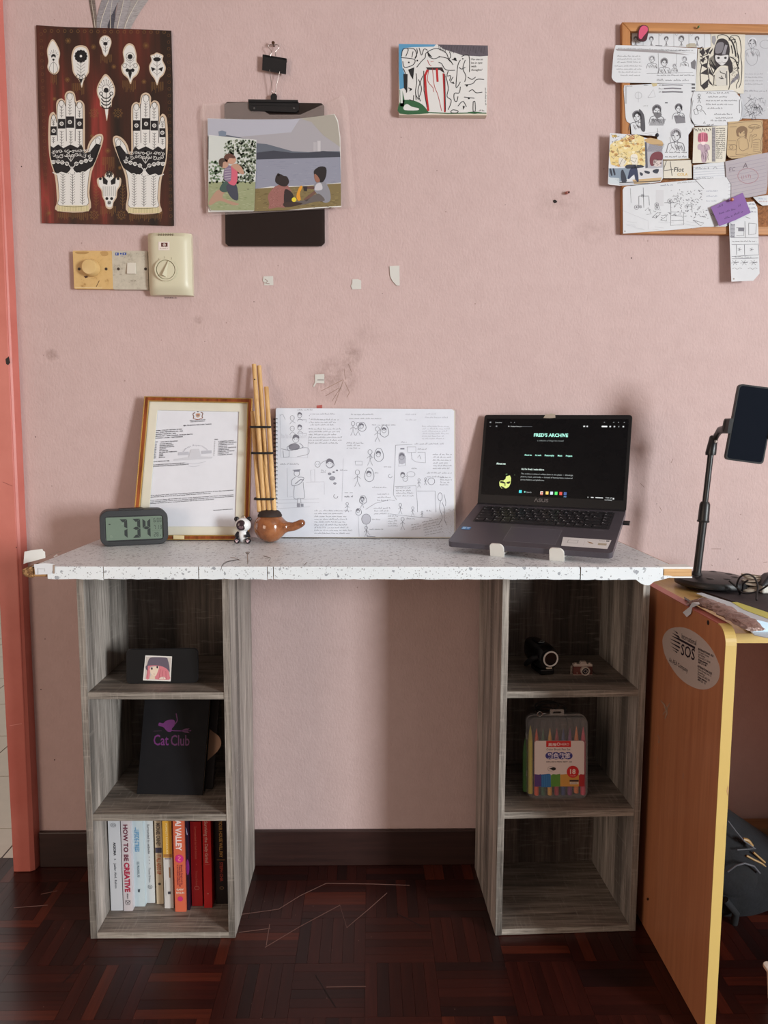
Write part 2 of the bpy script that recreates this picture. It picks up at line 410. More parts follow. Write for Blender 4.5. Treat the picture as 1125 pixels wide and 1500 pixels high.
# marks scratched and rubbed into the paint
ink = Ink(planeY(0.0), 0.0, 5)
for a in ([(503, 556), (470, 573)], [(503, 557), (490, 593)], [(505, 560), (512, 575), (508, 582)]): ink.line(a, 0.8, (150, 122, 108))
for a in ([(497, 568), (477, 580)], [(500, 566), (486, 588)], [(504, 540), (506, 556)], [(510, 533), (515, 545)], [(986, 672), (983, 678)], [(1042, 804), (1056, 804)],
          [(1041, 827), (1044, 829)], [(1118, 824), (1124, 823)], [(938, 708), (944, 714)], [(966, 742), (969, 748)]): ink.line(a, 0.7, (140, 112, 100))
for x, y, r in ((31.5, 244, 1.0), (108, 262, .6), (372, 442, .7), (640, 250, .6), (1081, 819, .8), (962, 738, .6), (52, 640, .8), (76, 712, .6), (60, 1010, .9), (128, 1125, .8), (66, 936, .7), (300, 500, .6), (560, 430, .6), (925, 378, 1.0), (740, 300, .5), (80, 1113, 1)):
    ink.disc(x, y, r, (60, 42, 38), n=8)
for i in range(3): ink.scrawl(241 + 0 * i, 437, 18, 2.4, (80, 66, 62), wd=0.5)
ink.obj('paint_mark', wb)
# skirting, ceiling, right wall with its window opening, left reveal
DARKW = m_wood('dark_stained_skirting', 'X', (40, 24, 22), (58, 36, 32), 1, 0.42)
struct('baseboard_back', MB().box(-0.797, 3.5, -0.012, 0.0, 0.0, 0.0885), DARKW, bevel=0.002)
CEIL = mat('ceiling_paint', (214, 204, 196), 0.8)
struct('ceiling', MB().box(-3.2, 3.6, -4.6, 0.1, 2.7, 2.76), CEIL)
wr = MB().box(3.5, 3.6, -4.6, -4.05, 0, 2.7).box(3.5, 3.6, -3.05, 0.0, 0, 2.7).box(3.5, 3.6, -4.05, -3.05, 0, 0.55).box(3.5, 3.6, -4.05, -3.05, 2.05, 2.7)
struct('wall_right', wr, WALL)
wf = MB()
for y0, y1, z0, z1 in ((-4.05, -3.05, 0.55, 0.59), (-4.05, -3.05, 2.01, 2.05), (-4.05, -4.01, 0.59, 2.01), (-3.09, -3.05, 0.59, 2.01)): wf.box(3.5, 3.58, y0, y1, z0, z1)
struct('window_1', wf, mat('window_frame_white', (222, 220, 214), 0.5))
# salmon door post at the left
SAL = NT('salmon_gloss_paint', 0.42); _v = SAL.mapping((1, 1, 1)); SAL.base(SAL.ramp(SAL.noise(_v, 9, 5), [(0.3, (192, 104, 92)), (0.7, (204, 118, 106))])); SAL.bump(SAL.noise(_v, 34, 3), 0.2, 0.001)
dp = MB(); zt = 2.62
def postv(z): k = (z - 1.0) * -0.006; return k
vs = []
for z in (0.0, zt):
    k = (1.0 - z) * -0.006
    vs += [(-0.852, -0.030, z), (-0.806 + k, -0.030, z), (-0.800 + k * .5, -0.024, z), (-0.7965 + k * .5, 0.0, z), (-0.7965 + k * .5, 0.11, z), (-0.852, 0.11, z)]
dp.add(vs, [(0, 1, 7, 6), (1, 2, 8, 7), (2, 3, 9, 8), (3, 4, 10, 9), (4, 5, 11, 10), (5, 0, 6, 11), (0, 5, 4, 3, 2, 1), (6, 7, 8, 9, 10, 11)])
dpo = struct('trim_1', dp, SAL.m, bevel=0.002)
ink = Ink(planeY(-0.0303)); ink.poly([(8, 526), (13, 522), (15, 531), (12, 535), (9, 533)], (30, 20, 20)); ink.line([(14, 1063), (32, 1060)], .8, (226, 160, 150)); ink.disc(24, 802, .8, (60, 30, 30)); ink.line([(4, 706), (18, 712)], .6, (150, 80, 74))
ink.obj('paint_chip', dpo)
struct('wall_back_left', MB().box(-3.1, -1.72, 0.0, 0.10, 0.0, 2.7).box(-1.72, -0.80, 0.0, 0.10, 2.62, 2.7), WALL)
# wall beyond the opening on its far side, with the lintel above the frame
struct('wall_left', MB().box(-3.2, -3.1, -4.6, 4.0, 0, 2.7), WALL)
struct('wall_far', MB().box(-3.2, 2.25, 3.9, 4.0, 0, 2.7), mat('pale_far_wall', (196, 190, 182), 0.8))
# ------------------------------------------------------------------ parquet
R = random.Random(11)
fl = struct('floor', MB().box(-3.1, 3.5, -4.6, 0.03, -0.05, -0.004), mat('floor_bitumen', (16, 9, 8), 0.7))
PQ = []
for i, (a, b) in enumerate((((38, 15, 13), (52, 21, 17)), ((44, 17, 14), (60, 24, 19)), ((64, 26, 18), (90, 39, 26)), ((30, 14, 14), (42, 20, 18)), ((46, 18, 15), (64, 26, 20)))):
    for ax in 'XY':
        m = m_wood('parquet_stain_%s_%s' % ('abcde'[i], ax.lower()), ax, a, b, 1.6, 0.33); PQ.append(m)
        m.node_tree.nodes['Principled BSDF'].inputs['Specular IOR Level'].default_value = 0.35
BL = 0.139; NS = 6; sw = BL / NS; g = 0.00022
pm = {}
def strip_mesh(horiz, mi):
    k = (horiz, mi)
    if k not in pm:
        mb = MB(); L = BL - g * 2; w = sw - g * 2
        if horiz: mb.box(-L / 2, L / 2, -w / 2, w / 2, -0.006, 0)
        else: mb.box(-w / 2, w / 2, -L / 2, L / 2, -0.006, 0)
        me = bpy.data.meshes.new('parquet_strip'); me.from_pydata([tuple(v) for v in mb.v], [], mb.f); me.materials.append(PQ[mi]); pm[k] = me
    return pm[k]
rest = MB(); nstrip = 0; X0 = -0.009; Y0 = -0.3485
restv = {}
for bi in range(-22, 26):
    for bj in range(-31, 3):
        x0 = X0 + bi * BL; y0 = Y0 + bj * BL
        if y0 + BL > 0.035 + BL or x0 > 3.35 or x0 < -3.0: continue
        horiz = (bi + bj) % 2 == 0
        for k in range(NS):
            c = (k + 0.5) * sw
            cx, cy = (x0 + BL / 2, y0 + c) if horiz else (x0 + c, y0 + BL / 2)
            if cy > 0.02: continue
            mi = R.choices([0, 1, 2, 3, 4], [4, 4, 1.5, 2.2, 3])[0] * 2 + (0 if horiz else 1)
            vis = (-0.90 < cx < 0.74) and (-0.60 < cy < 0.0) and not (-0.56 < cx < -0.31 and cy > -0.25) and not (0.30 < cx < 0.55 and cy > -0.25)
            if vis and nstrip < 299:
                o = bpy.data.objects.new('parquet_strip', strip_mesh(horiz, mi)); COL.objects.link(o)
                o.location = (cx, cy, R.uniform(-0.0005, 0.0)); o.parent = fl; nstrip += 1
            else:
                L = BL / 2 - g; w = sw / 2 - g; dx, dy = (L, w) if horiz else (w, L); restv.setdefault(mi, MB()).box(cx - dx, cx + dx, cy - dy, cy + dy, -0.006, -0.0003)
allr = MB(); ids = []
for mi, mb in restv.items():
    allr.add([tuple(v) for v in mb.v], mb.f); ids += [mi] * len(mb.f)
ro = allr.obj('parquet_strips', PQ[0], fl, fix=False); ro['kind'] = 'stuff'
ro.data.materials.clear()
for m in PQ: ro.data.materials.append(m)
ro.data.polygons.foreach_set('material_index', ids)
ink = Ink(lambda x, y, h: onZ(x, y, 0.0) + Vector((0, 0, h)), 0.0001, 9)
for a in ([(350, 1340), (408, 1332), (440, 1312), (478, 1294), (545, 1295), (600, 1297)], [(388, 1388), (440, 1357), (498, 1326), (508, 1359), (540, 1332), (567, 1308)], [(395, 1354), (390, 1385)],
          [(350, 1366), (396, 1360)], [(478, 1446), (536, 1445)], [(60, 1310), (84, 1305)], [(20, 1330), (70, 1326)]): ink.line(a, 1.0, (128, 96, 88))
for a in ([(462, 1428), (492, 1476)], [(580, 1338), (620, 1358)], [(92, 1440), (130, 1400)]): ink.line(a, 1.2, (18, 9, 9))
for i in range(40): ink.disc(R.uniform(60, 760), R.uniform(1300, 1495), R.uniform(.4, .8), (110, 84, 76), n=6)
ink.obj('scratch_mark', fl)
# ------------------------------------------------------------------ tiled floor of the next room
TL = m_paper('cream_floor_tile', (205, 198, 184), rough=0.35); tf = struct('floor_next', MB().box(-3.1, 2.2, 0.03, 3.9, -0.05, -0.004), mat('dark_grout', (74, 68, 62), 0.8))
tm = bpy.data.meshes.new('floor_tile'); mb = MB().box(-0.149, 0.149, -0.1505, 0.1505, -0.006, 0); tm.from_pydata([tuple(v) for v in mb.v], [], mb.f); tm.materials.append(TL)
for i in range(-8, 1):
    for j in range(0, 10):
        x = -0.909 + 0.302 * i + 0.151; y = 0.168 + 0.305 * j - 0.1525
        if y > 3.8: continue
        o = bpy.data.objects.new('floor_tile', tm); COL.objects.link(o); o.location = (x, y + (0.02 if j == 0 else 0), 0); o.parent = tf
        if j == 0: o.scale = (1, 0.455, 1); o.location = (x, 0.168 - 0.069, 0)
# ================================================================== things on the wall
def nail(px, py, name='nail', label='', y=-0.012, r=0.0028, m=None):
    c = onY(px, py, 0.0); t = thing(name, label, 'nail' if name == 'nail' else name.replace('_', ' '), c)
    MB().tube([(c.x, 0.008, c.z), (c.x, y, c.z)], r * 0.5, 8).obj('shaft', m, t); MB().lathe([(r * .6, 0), (r, -0.0008), (r, -0.002), (0.0, -0.0026)], 12, (c.x, y, c.z), 'y').obj('head', m, t, smooth=True)
    return t
BRZ = mat('tarnished_brass', (92, 66, 50), 0.4, 0.8)
# ------------------------------------------------------------------ hands poster
P = planeY(-0.004)
z3 = lambda pts: [(x * 0.3, y * 0.3) for x, y in pts]
pt = thing('art_poster', 'dark red poster printed with two patterned white hands and small leaf charms', 'poster', onY(155, 184, 0))
outline = [(53, 37), (100, 40), (150, 41), (200, 43), (251, 45), (253, 120), (253.5, 200), (255, 331), (200, 329.5), (120, 328), (61.5, 327), (59, 250), (56, 150)]
n = NT('poster_streaked_red', 0.5)
f = n.noise(n.mapping((30, 1, 1.3)), 1.4, 4, 0.55); f2 = n.noise(n.mapping((9, 1, 1.0), loc=(2.3, 0, .4)), 1.5, 2)
c = n.ramp(n.math('ADD', n.math('MULTIPLY', f, 0.3), n.math('MULTIPLY', f2, 0.7)), [(0.36, (14, 11, 11)), (0.44, (40, 24, 16)), (0.52, (66, 32, 22)), (0.585, (92, 38, 28)), (0.64, (142, 52, 46)), (0.70, (74, 36, 26))])
n.base(c)
sheet(P, outline, 0, 0.0006, 'paper', n.m, pt)
I = Ink(P, 0.0006, 3); GOLD = (136, 100, 56); WH = (222, 220, 216); CR = (206, 184, 160); K = (22, 20, 24)
RR = random.Random(4)
# gold border of little flowers and stars
def star(x, y, r, c=GOLD, w=.35, n=6):
    for k in range(n):
        a = pi * k / n; I.line([(x - r * cos(a), y - r * sin(a)), (x + r * cos(a), y + r * sin(a))], w, c, 0)
for i in range(19): I.ring(66 + i * 9.7, 45.5 + i * .1, 2.3, .4, GOLD, n=6); 
for i in range(28): I.ring(60.5 + i * .3, 50 + i * 9.8, 2.2, .4, (112, 74, 42), n=6); I.ring(247 + i * .12, 52 + i * 9.8, 2.2, .4, (112, 74, 42), n=6)
for x, y, r in ((100, 60, 4.5), (137, 69, 4), (214, 67, 5), (167, 98, 3.5), (99, 117, 4), (211, 120, 3.5), (158, 221, 4), (135, 200, 3), (235, 312, 4), (72, 312, 4), (176, 246, 3), (80, 145, 3), (120, 98, 2.5)): star(x, y, r)
for x, y in ((138, 166), (173, 166), (138, 315), (178, 315)):
    for r in (2, 4.5): I.ring(x, y, r, .4, GOLD)
    for k in range(8): I.ring(x + 6 * cos(k * pi / 4), y + 6 * sin(k * pi / 4), 1.3, .3, GOLD, n=6)
def drops(x0, x1, y, L, c=GOLD):
    x = x0
    while x < x1: I.line([(x, y), (x, y + L * RR.uniform(.5, 1))], .35, c, 0); x += 1.55
for a in ((75, 84, 110, 20), (106, 124, 122, 18), (148, 164, 80, 14), (180, 200, 118, 18), (222, 240, 120, 18), (84, 130, 312, 11), (190, 238, 314, 11), (148, 170, 302, 16), (150, 168, 230, 20)): drops(*a)
for x, y0, y1 in ((141, 270, 306), (180, 270, 306)):
    I.line([(x, y0), (x, y1)], .4, GOLD)
    for k in range(7): yy = y0 + 4 + k * 4.5; I.line([(x - 3.5, yy - 3), (x, yy), (x + 3.5, yy - 3)], .35, GOLD)
def charm(pts, fn, base=None):
    q = smooth(z3(pts), 4, True); cx = sum(a for a, b in q) / len(q); cy = sum(b for a, b in q) / len(q)
    I.poly(q, CR, 1); I.poly([(cx + (a - cx) * .86, cy + (b - cy) * .91) for a, b in q], WH, 2); fn(cx, cy)
def sprig(x, y0, y1, w, n, c=K, up=True, lw=.5):
    I.line([(x, y0), (x, y1)], lw, c, 3)
    for k in range(n):
        yy = y0 + (y1 - y0) * (k + .6) / n; I.line([(x - w, yy - w * .8), (x, yy), (x + w, yy - w * .8)], lw * .85, c, 3)
def flower(x, y, r, n=9):
    I.disc(x, y, r * .55, K, 3)
    for k in range(n): I.disc(x + r * .75 * cos(2 * pi * k / n), y + r * .75 * sin(2 * pi * k / n), r * .27, K, 3, n=8)
    I.disc(x, y, r * .2, WH, 4, n=8)
def f1(x, y):
    I.disc(x, y - 4, 3.4, K, 3); I.disc(x, y - 1.5, 2.3, WH, 4); I.disc(x, y + 1, 1.6, K, 5)
    for k in range(7): a = pi * (1.1 + .8 * k / 6); I.line([(x + 4.5 * cos(a), y - 4 + 4.5 * sin(a)), (x + 9 * cos(a) * .8, y - 4 + 10 * sin(a))], .4, K, 3)
    for s in (-1, 1): I.curve([(x, y + 24), (x + s * 6, y + 16), (x + s * 4, y + 8), (x, y + 4)], .45, K, 3)
    I.line([(x, y + 4), (x, y + 22)], .4, K, 3)
charm([(258, 192), (280, 220), (294, 260), (288, 300), (292, 330), (284, 355), (266, 365), (246, 356), (232, 330), (236, 300), (230, 250), (240, 215)], f1)
def f2_(x, y):
    flower(x, y - 13, 9.5, 12); sprig(x, y - 5, y + 18, 6, 5)
    for s in (-1, 1): I.ring(x + s * 4.2, y + 17, 2.8, .8, K, 3); 
    I.poly([(x - 3, y + 20), (x + 3, y + 20), (x, y + 28)], K, 3)
charm([(395, 222), (425, 232), (438, 270), (436, 340), (432, 360), (410, 395), (400, 430), (388, 395), (360, 360), (352, 320), (350, 270), (365, 232)], f2_)
def f3(x, y):
    I.disc(x, y - 3, 3.2, K, 3, ry=2.2); sprig(x, y - 2, y + 10, 3.5, 3); I.line([(x - 4, y - 5), (x + 4, y - 5)], .8, K, 3)
    for k in range(5): a = pi * (1.15 + .7 * k / 4); I.line([(x + 3 * cos(a), y - 5 + 3 * sin(a)), (x + 7 * cos(a), y - 5 + 7 * sin(a))], .4, K, 3)
charm([(514, 173), (538, 185), (545, 210), (536, 240), (528, 265), (516, 278), (504, 265), (495, 235), (485, 210), (492, 185)], f3)
def f4(x, y):
    I.disc(x, y - 10, 3.6, K, 3); I.ring(x, y - 10, 6, .5, K, 3); sprig(x, y - 8, y + 12, 6, 4, lw=.45)
    for s in (-1, 0, 1): I.disc(x + s * 4, y + 11 + abs(s) * -1, 2.6, K, 3)
    for s in (-1, 1): I.ring(x + s * 8, y + 3, 2.8, .6, K, 3)
    I.poly([(x - 3, y + 13), (x + 3, y + 13), (x, y + 24)], K, 3)
charm([(632, 212), (655, 225), (668, 270), (668, 300), (683, 330), (672, 365), (650, 385), (638, 412), (625, 385), (600, 360), (592, 325), (606, 300), (600, 255), (612, 225)], f4)
def f5(x, y):
    I.disc(x, y - 9, 5.5, K, 3, ry=3); sprig(x, y - 8, y + 16, 5.5, 4)
    for s in (-1, 1): I.poly([(x + s * 2, y + 5), (x + s * 9, y + 2), (x + s * 7, y + 9)], K, 3)
    for k in range(5): a = pi * (1.1 + .8 * k / 4); I.line([(x + 4 * cos(a), y - 9 + 3 * sin(a)), (x + 8 * cos(a), y - 9 + 8 * sin(a))], .4, K, 3)
charm([(765, 257), (780, 262), (798, 272), (795, 295), (810, 330), (800, 365), (780, 385), (768, 418), (755, 388), (735, 360), (728, 325), (740, 295), (735, 272), (752, 265)], f5)
def f6(x, y):
    I.disc(x, y - 12, 3.6, K, 3); I.ring(x, y - 14, 5.5, .5, K, 3)
    for k in range(9): a = pi * (1.05 + .9 * k / 8); I.line([(x + 6 * cos(a), y - 14 + 6 * sin(a)), (x + 11 * cos(a), y - 14 + 13 * sin(a))], .45, K, 3); I.disc(x + 11 * cos(a), y - 14 + 13 * sin(a), .7, K, 3, n=6)
    I.line([(x, y - 9), (x, y + 15)], .8, K, 3)
    for k in range(4):
        yy = y - 3 + k * 5
        for s in (-1, 1): I.curve([(x, yy + 3), (x + s * 4, yy + 2), (x + s * 7, yy - 2)], 1.6, K, 3)
    for s in (-1, 1): I.ring(x + s * 7.5, y - 7, 2.3, 1, K, 3)
charm([(517, 362), (545, 390), (562, 430), (560, 465), (548, 490), (545, 520), (532, 530), (528, 560), (522, 592), (515, 555), (510, 528), (490, 518), (487, 490), (475, 460), (475, 425), (495, 385)], f6)
def f7(x, y):
    flower(x, y - 22, 5.2, 8)
    for s in (-1, 1): I.poly([(x + s * 2, y - 12), (x + s * 10, y - 20), (x + s * 9, y - 8), (x + s * 3, y - 6)], K, 3); I.disc(x + s * 13, y - 15, 2, K, 3)
    for k in range(7): I.line([(x - 9 + 3 * k, y - 4), (x - 9 + 3 * k, y + 10)], .5, K, 3)
    for s in (-1, 1): I.disc(x + s * 3.5, y + 14, 2.2, K, 3)
    flower(x, y + 20, 2.8, 7)
charm([(533, 837), (555, 850), (560, 868), (590, 870), (590, 905), (575, 930), (570, 965), (555, 990), (550, 1015), (535, 1022), (518, 1012), (512, 985), (500, 960), (495, 930), (478, 905), (476, 872), (508, 865), (515, 848)], f7)
HAND = [(280, 1030), (279, 980), (270, 870), (247, 790), (237, 700), (238, 600), (245, 560), (262, 547), (276, 562), (275, 510), (284, 488), (303, 482), (317, 492), (317, 465), (330, 447), (350, 445), (366, 460), (373, 494), (390, 489), (408, 502), (414, 530), (415, 640), (416, 735), (424, 735), (434, 700), (455, 670), (480, 655), (500, 658), (505, 680), (495, 720), (470, 785), (447, 850), (437, 940), (434, 1030)]
def hand(mx):
    q = smooth(z3([mx(x, y) for x, y in HAND]), 4, True); I.poly(q, CR, 1)
    cx, cy = z3([mx(352, 790)])[0]
    T = lambda x, y: z3([mx(x, y)])[0]
    inner = [(293, 1004), (290, 960), (281, 866), (258, 788), (248, 700), (249, 602), (254, 570), (262, 560), (272, 572), (279, 600), (282, 520), (291, 498), (303, 492), (314, 500), (322, 520), (325, 470), (333, 457), (348, 455), (360, 466), (366, 500), (372, 520), (378, 503), (390, 499), (402, 508), (405, 532), (405, 640), (408, 744), (428, 748), (443, 706), (461, 680), (482, 665), (495, 668), (496, 682), (486, 716), (461, 780), (437, 846), (427, 940), (424, 1004)]
    I.poly(smooth([T(*p) for p in inner], 4, True), WH, 2)
    I.curve([T(*p) for p in inner], .55, K, 3, closed=True)
    for a in ([(280, 560), (282, 690)], [(322, 500), (325, 690)], [(369, 500), (368, 690)]): I.line([T(*p) for p in a], .9, (90, 84, 86), 3)
    I.rect(*T(281 if mx(0, 0)[0] == 0 else 434, 1004), *T(434 if mx(0, 0)[0] == 0 else 281, 1032), (214, 202, 160), 3)
    for k in range(20): I.line([T(284 + k * 7.7, 1006), T(284 + k * 7.7, 1032)], .35, (150, 136, 96), 4)
    for (x, y, r) in ((262, 575, 9), (300, 505, 11), (341, 473, 13), (389, 515, 12), (478, 690, 12)): c_ = T(x, y); I.ring(c_[0], c_[1], r * .3, .5, K, 3, ry=r * .42)
    for (x, y, w, h) in ((263, 640, 15, 22), (302, 605, 18, 24), (342, 597, 21, 28), (389, 605, 18, 26)):
        a = T(x - w, y - h); b = T(x + w, y + h); I.rect(min(a[0], b[0]), a[1], max(a[0], b[0]), b[1], K, 3); c_ = T(x, y); I.disc(c_[0], c_[1], 3.0, WH, 4, n=12); I.ring(c_[0], c_[1], 1.5, .6, K, 5); I.disc(c_[0], c_[1], .8, K, 5, n=6)
    for x, y0, y1 in ((302, 520, 575), (342, 495, 565), (389, 540, 575), (302, 640, 720), (347, 640, 705), (389, 640, 715), (262, 590, 615), (262, 670, 700), (308, 850, 1000), (355, 850, 1000), (403, 850, 1000)):
        a = T(x, y0); b = T(x, y1); sprig(a[0], a[1], b[1], 3.4 if y0 > 800 else 2.6, max(3, int((y1 - y0) / 12)), (44, 40, 44), lw=.6)
    # black lace band
    band = [(247, 712), (262, 722), (285, 706), (310, 724), (345, 706), (380, 722), (398, 706), (415, 748), (440, 742), (470, 702), (494, 708), (470, 780), (454, 812), (420, 836), (405, 848), (385, 842), (365, 846), (352, 822), (335, 850), (310, 842), (290, 850), (268, 842), (255, 800), (247, 760)]
    I.poly([T(*p) for p in band], K, 3)
    rr = random.Random(8)
    for x in range(262, 450, 19):
        for y0 in (738, 762):
            c_ = T(x + rr.uniform(-4, 4), y0 + rr.uniform(-6, 6)); r = rr.uniform(1.5, 2.5); I.ring(c_[0], c_[1], r, .75, WH, 4, n=10, a0=rr.uniform(0, 6), a1=rr.uniform(9, 12)); c2 = T(x + 9, y0 + rr.uniform(-10, 10)); I.line([c_, c2], .6, WH, 4)
    I.curve([T(250, 785), T(290, 788), T(330, 800), T(352, 822), T(375, 800), T(410, 788), T(455, 775)], 1.0, WH, 4)
    for x, y in ((262, 792), (285, 790), (305, 794), (328, 800), (374, 800), (398, 792), (420, 786), (442, 780)): c_ = T(x, y); I.disc(c_[0], c_[1], 3.0, WH, 4, n=12); I.ring(c_[0], c_[1], 1.4, .55, K, 5, n=10)
    I.curve([T(258, 842), T(280, 852), T(300, 842), T(325, 850), T(345, 832), T(352, 815), T(362, 836), T(385, 850), T(405, 840), T(432, 850)], 1.3, WH, 4)
    c_ = T(346, 740); flower(c_[0], c_[1], 4.2, 7)
    for a in (0, 1, 2): I.line([T(347 - 20 + 20 * a, 760), T(347, 790)], .7, WH, 4)
hand(lambda x, y: (x, y))
hand(lambda x, y: (1056 - x + (y - 600) * 0.01, y + 9))
I.obj('print', pt)
# ------------------------------------------------------------------ feathers tucked behind the poster
def feather(pts, w, c1, c2, label, d):
    Pf = planeY(d); base = Pf(*pts[0]); t = thing('feather', label, 'feather', base, 'grey feathers behind the poster top')
    q = smooth(pts, 8); nn = len(q); L = []; Rr = []
    for i, p in enumerate(q):
        w_ = 0; a = Vector(q[min(i + 1, nn - 1)]) - Vector(q[max(i - 1, 0)]); a.normalize(); k = i / (nn - 1); ww = 1.25 * w * (0.8 + 0.9 * k) * min(1, 6 * (1.04 - k)) ; nx = Vector((-a.y, a.x))
        L.append(Vector(p) + nx * ww); Rr.append(Vector(p) - nx * ww * .8)
    vs = []; 
    for i in range(nn): vs += [Pf(L[i].x, L[i].y, 0.0004), Pf(q[i][0], q[i][1], 0.0014), Pf(Rr[i].x, Rr[i].y, 0.0)]
    fs = []; 
    for i in range(nn - 1): fs += [(3 * i, 3 * i + 1, 3 * i + 4, 3 * i + 3), (3 * i + 1, 3 * i + 2, 3 * i + 5, 3 * i + 4)]
    if 'vane_%s' % (c1,) not in MATS:
        n = NT('vane_%s' % (c1,), 0.6); f = n.noise(n.mapping((40, 1, 300), rot=(0, .6, 0)), 2, 3); n.base(n.ramp(f, [(0.35, c1), (0.65, c2)]))
    mesh_obj('vane', vs, fs, MATS['vane_%s' % (c1,)], t)
    MB().tube([Pf(a, b, 0.0016) for a, b in q], [0.0007 * (1.2 - .8 * i / nn) for i in range(nn)], 6).obj('quill', mat('quill_ivory', (206, 196, 180), .5), t)
feather([(141, 60), (139, 36), (136, 14), (132, -14)], 2.6, (92, 78, 72), (130, 116, 108), 'thin brown-grey feather leftmost behind the dark red poster', -0.0009)
feather([(147, 60), (148, 36), (156, 10), (170, -22)], 7.0, (126, 122, 126), (164, 160, 164), 'broad pale grey feather, second from left behind the poster', -0.0013)
feather([(162, 60), (162, 38), (163, 14), (168, -20)], 4.0, (52, 50, 58), (84, 82, 92), 'dark slate feather in the middle of the feathers behind the poster', -0.0005)
feather([(172, 60), (173, 38), (180, 8), (184, -24)], 5.5, (136, 130, 132), (172, 166, 168), 'upright light grey feather right of the dark slate one', -0.0011)
feather([(181, 60), (184, 38), (196, 12), (212, -14)], 6.2, (140, 134, 134), (178, 172, 172), 'rightmost grey feather leaning right behind the poster', -0.0003)
# ------------------------------------------------------------------ switches
SW1 = NT('yellowed_cream_plate', 0.4); v = SW1.mapping((1, 1, 1)); SW1.base(SW1.ramp(SW1.noise(v, 60, 6, .75), [(0.30, (170, 130, 74)), (0.42, (206, 170, 112)), (0.7, (214, 180, 122))]))
SW2 = NT('grubby_grey_plate', 0.4); v = SW2.mapping((1, 1, 1)); SW2.base(SW2.ramp(SW2.noise(v, 40, 6, .75), [(0.30, (140, 130, 116)), (0.45, (188, 180, 164)), (0.7, (202, 194, 178))]))
CRM = mat('cream_plastic', (208, 202, 176), .38); CRK = mat('yellowed_knob', (212, 180, 124), .35)
def plate(x0, x1, y0, y1, name, label, m, d=0.012):
    a = onY(x0, y1, -d); b = onY(x1, y0, -d); t = thing(name, label, 'switch', ((a.x + b.x) / 2, 0, (a.z + b.z) / 2))
    MB().prism(rrect(a.x, b.x, a.z, b.z, .002, 2), -d, 0.0, 'y').obj('plate', m, t, bevel=.0015)
    return t, a, b
t, a, b = plate(108.5, 164, 367.5, 423, 'dimmer_switch', 'yellowed square dimmer switch with a round knob, left of the light switch', SW1.m)
c = onY(134, 393, -0.012); r = 0.019
MB().lathe([(r, 0), (r * .98, -.004), (r * .9, -.014), (r * .80, -.017), (r * .7, -.0175), (0.0001, -.0175)], 32, (c.x, -.012, c.z), 'y').obj('knob', CRK, t, smooth=True)
for px in (116, 155.5): q = onY(px, 394, -.012); MB().lathe([(.0032, 0), (.0032, -.0006), (0.0001, -.0006)], 12, (q.x, -.0119, q.z), 'y').obj('screw', mat('dark_screw_recess', (50, 34, 26), .5), t)
I = Ink(planeY(-.0121), 0, 3); I.line([(141, 420), (143.5, 415), (145.5, 411)], .9, (90, 64, 40)); I.poly([(122.5, 404.5), (127, 404), (129.5, 406), (125, 407.5)], (70, 40, 30)); I.poly(smooth([(110, 369), (118, 368.5), (130, 369), (126, 372), (114, 372)], 3, True), (176, 138, 84)); I.poly(smooth([(147, 369), (157, 368.5), (158, 374), (150, 375)], 3, True), (184, 146, 92)); I.line([(110, 421), (150, 422)], .6, (232, 214, 170)); I.obj('grime_mark', t)['kind'] = 'stuff'
t, a, b = plate(165.5, 216, 367.5, 424, 'light_switch', 'grubby grey single light switch between the dimmer and the cream fan regulator', SW2.m)
q0 = onY(187, 401.5, -.012); q1 = onY(199, 385, -.012)
MB().add([(q0.x, -.012, q0.z), (q1.x, -.012, q0.z), (q1.x, -.012, q1.z), (q0.x, -.012, q1.z), (q0.x, -.0175, q0.z), (q1.x, -.0175, q0.z), (q1.x, -.0135, q1.z), (q0.x, -.0135, q1.z)], [(0, 1, 5, 4), (1, 2, 6, 5), (2, 3, 7, 6), (3, 0, 4, 7), (4, 5, 6, 7), (3, 2, 1, 0)]).obj('rocker', mat('switch_rocker', (214, 208, 196), .3), t, bevel=.0005)
for px in (173.5, 213.3): q = onY(px, 394, -.012); MB().lathe([(.0032, 0), (.0032, -.0006), (0.0001, -.0006)], 12, (q.x, -.0119, q.z), 'y').obj('screw', mat('dark_screw_recess'), t)
I = Ink(planeY(-.0121), 0, 3); I.rect(169, 370, 174, 374.3, (40, 72, 150)); I.rect(179.5, 370, 185, 373.5, (40, 72, 150)); I.disc(177, 371.6, 1.4, (40, 72, 150)); I.line([(176, 375), (181, 375)], .5, (60, 90, 160)); I.scrawl(191, 412, 8, 2.2, (120, 108, 92), wd=.5); I.scrawl(175, 403, 4, 2.2, (120, 108, 92), wd=.4); I.rect(170.2, 371, 171.5, 373, (200, 196, 190), 1); I.rect(181.5, 371, 183, 372.6, (200, 196, 190), 1); I.obj('maker_mark', t)['kind'] = 'stuff'
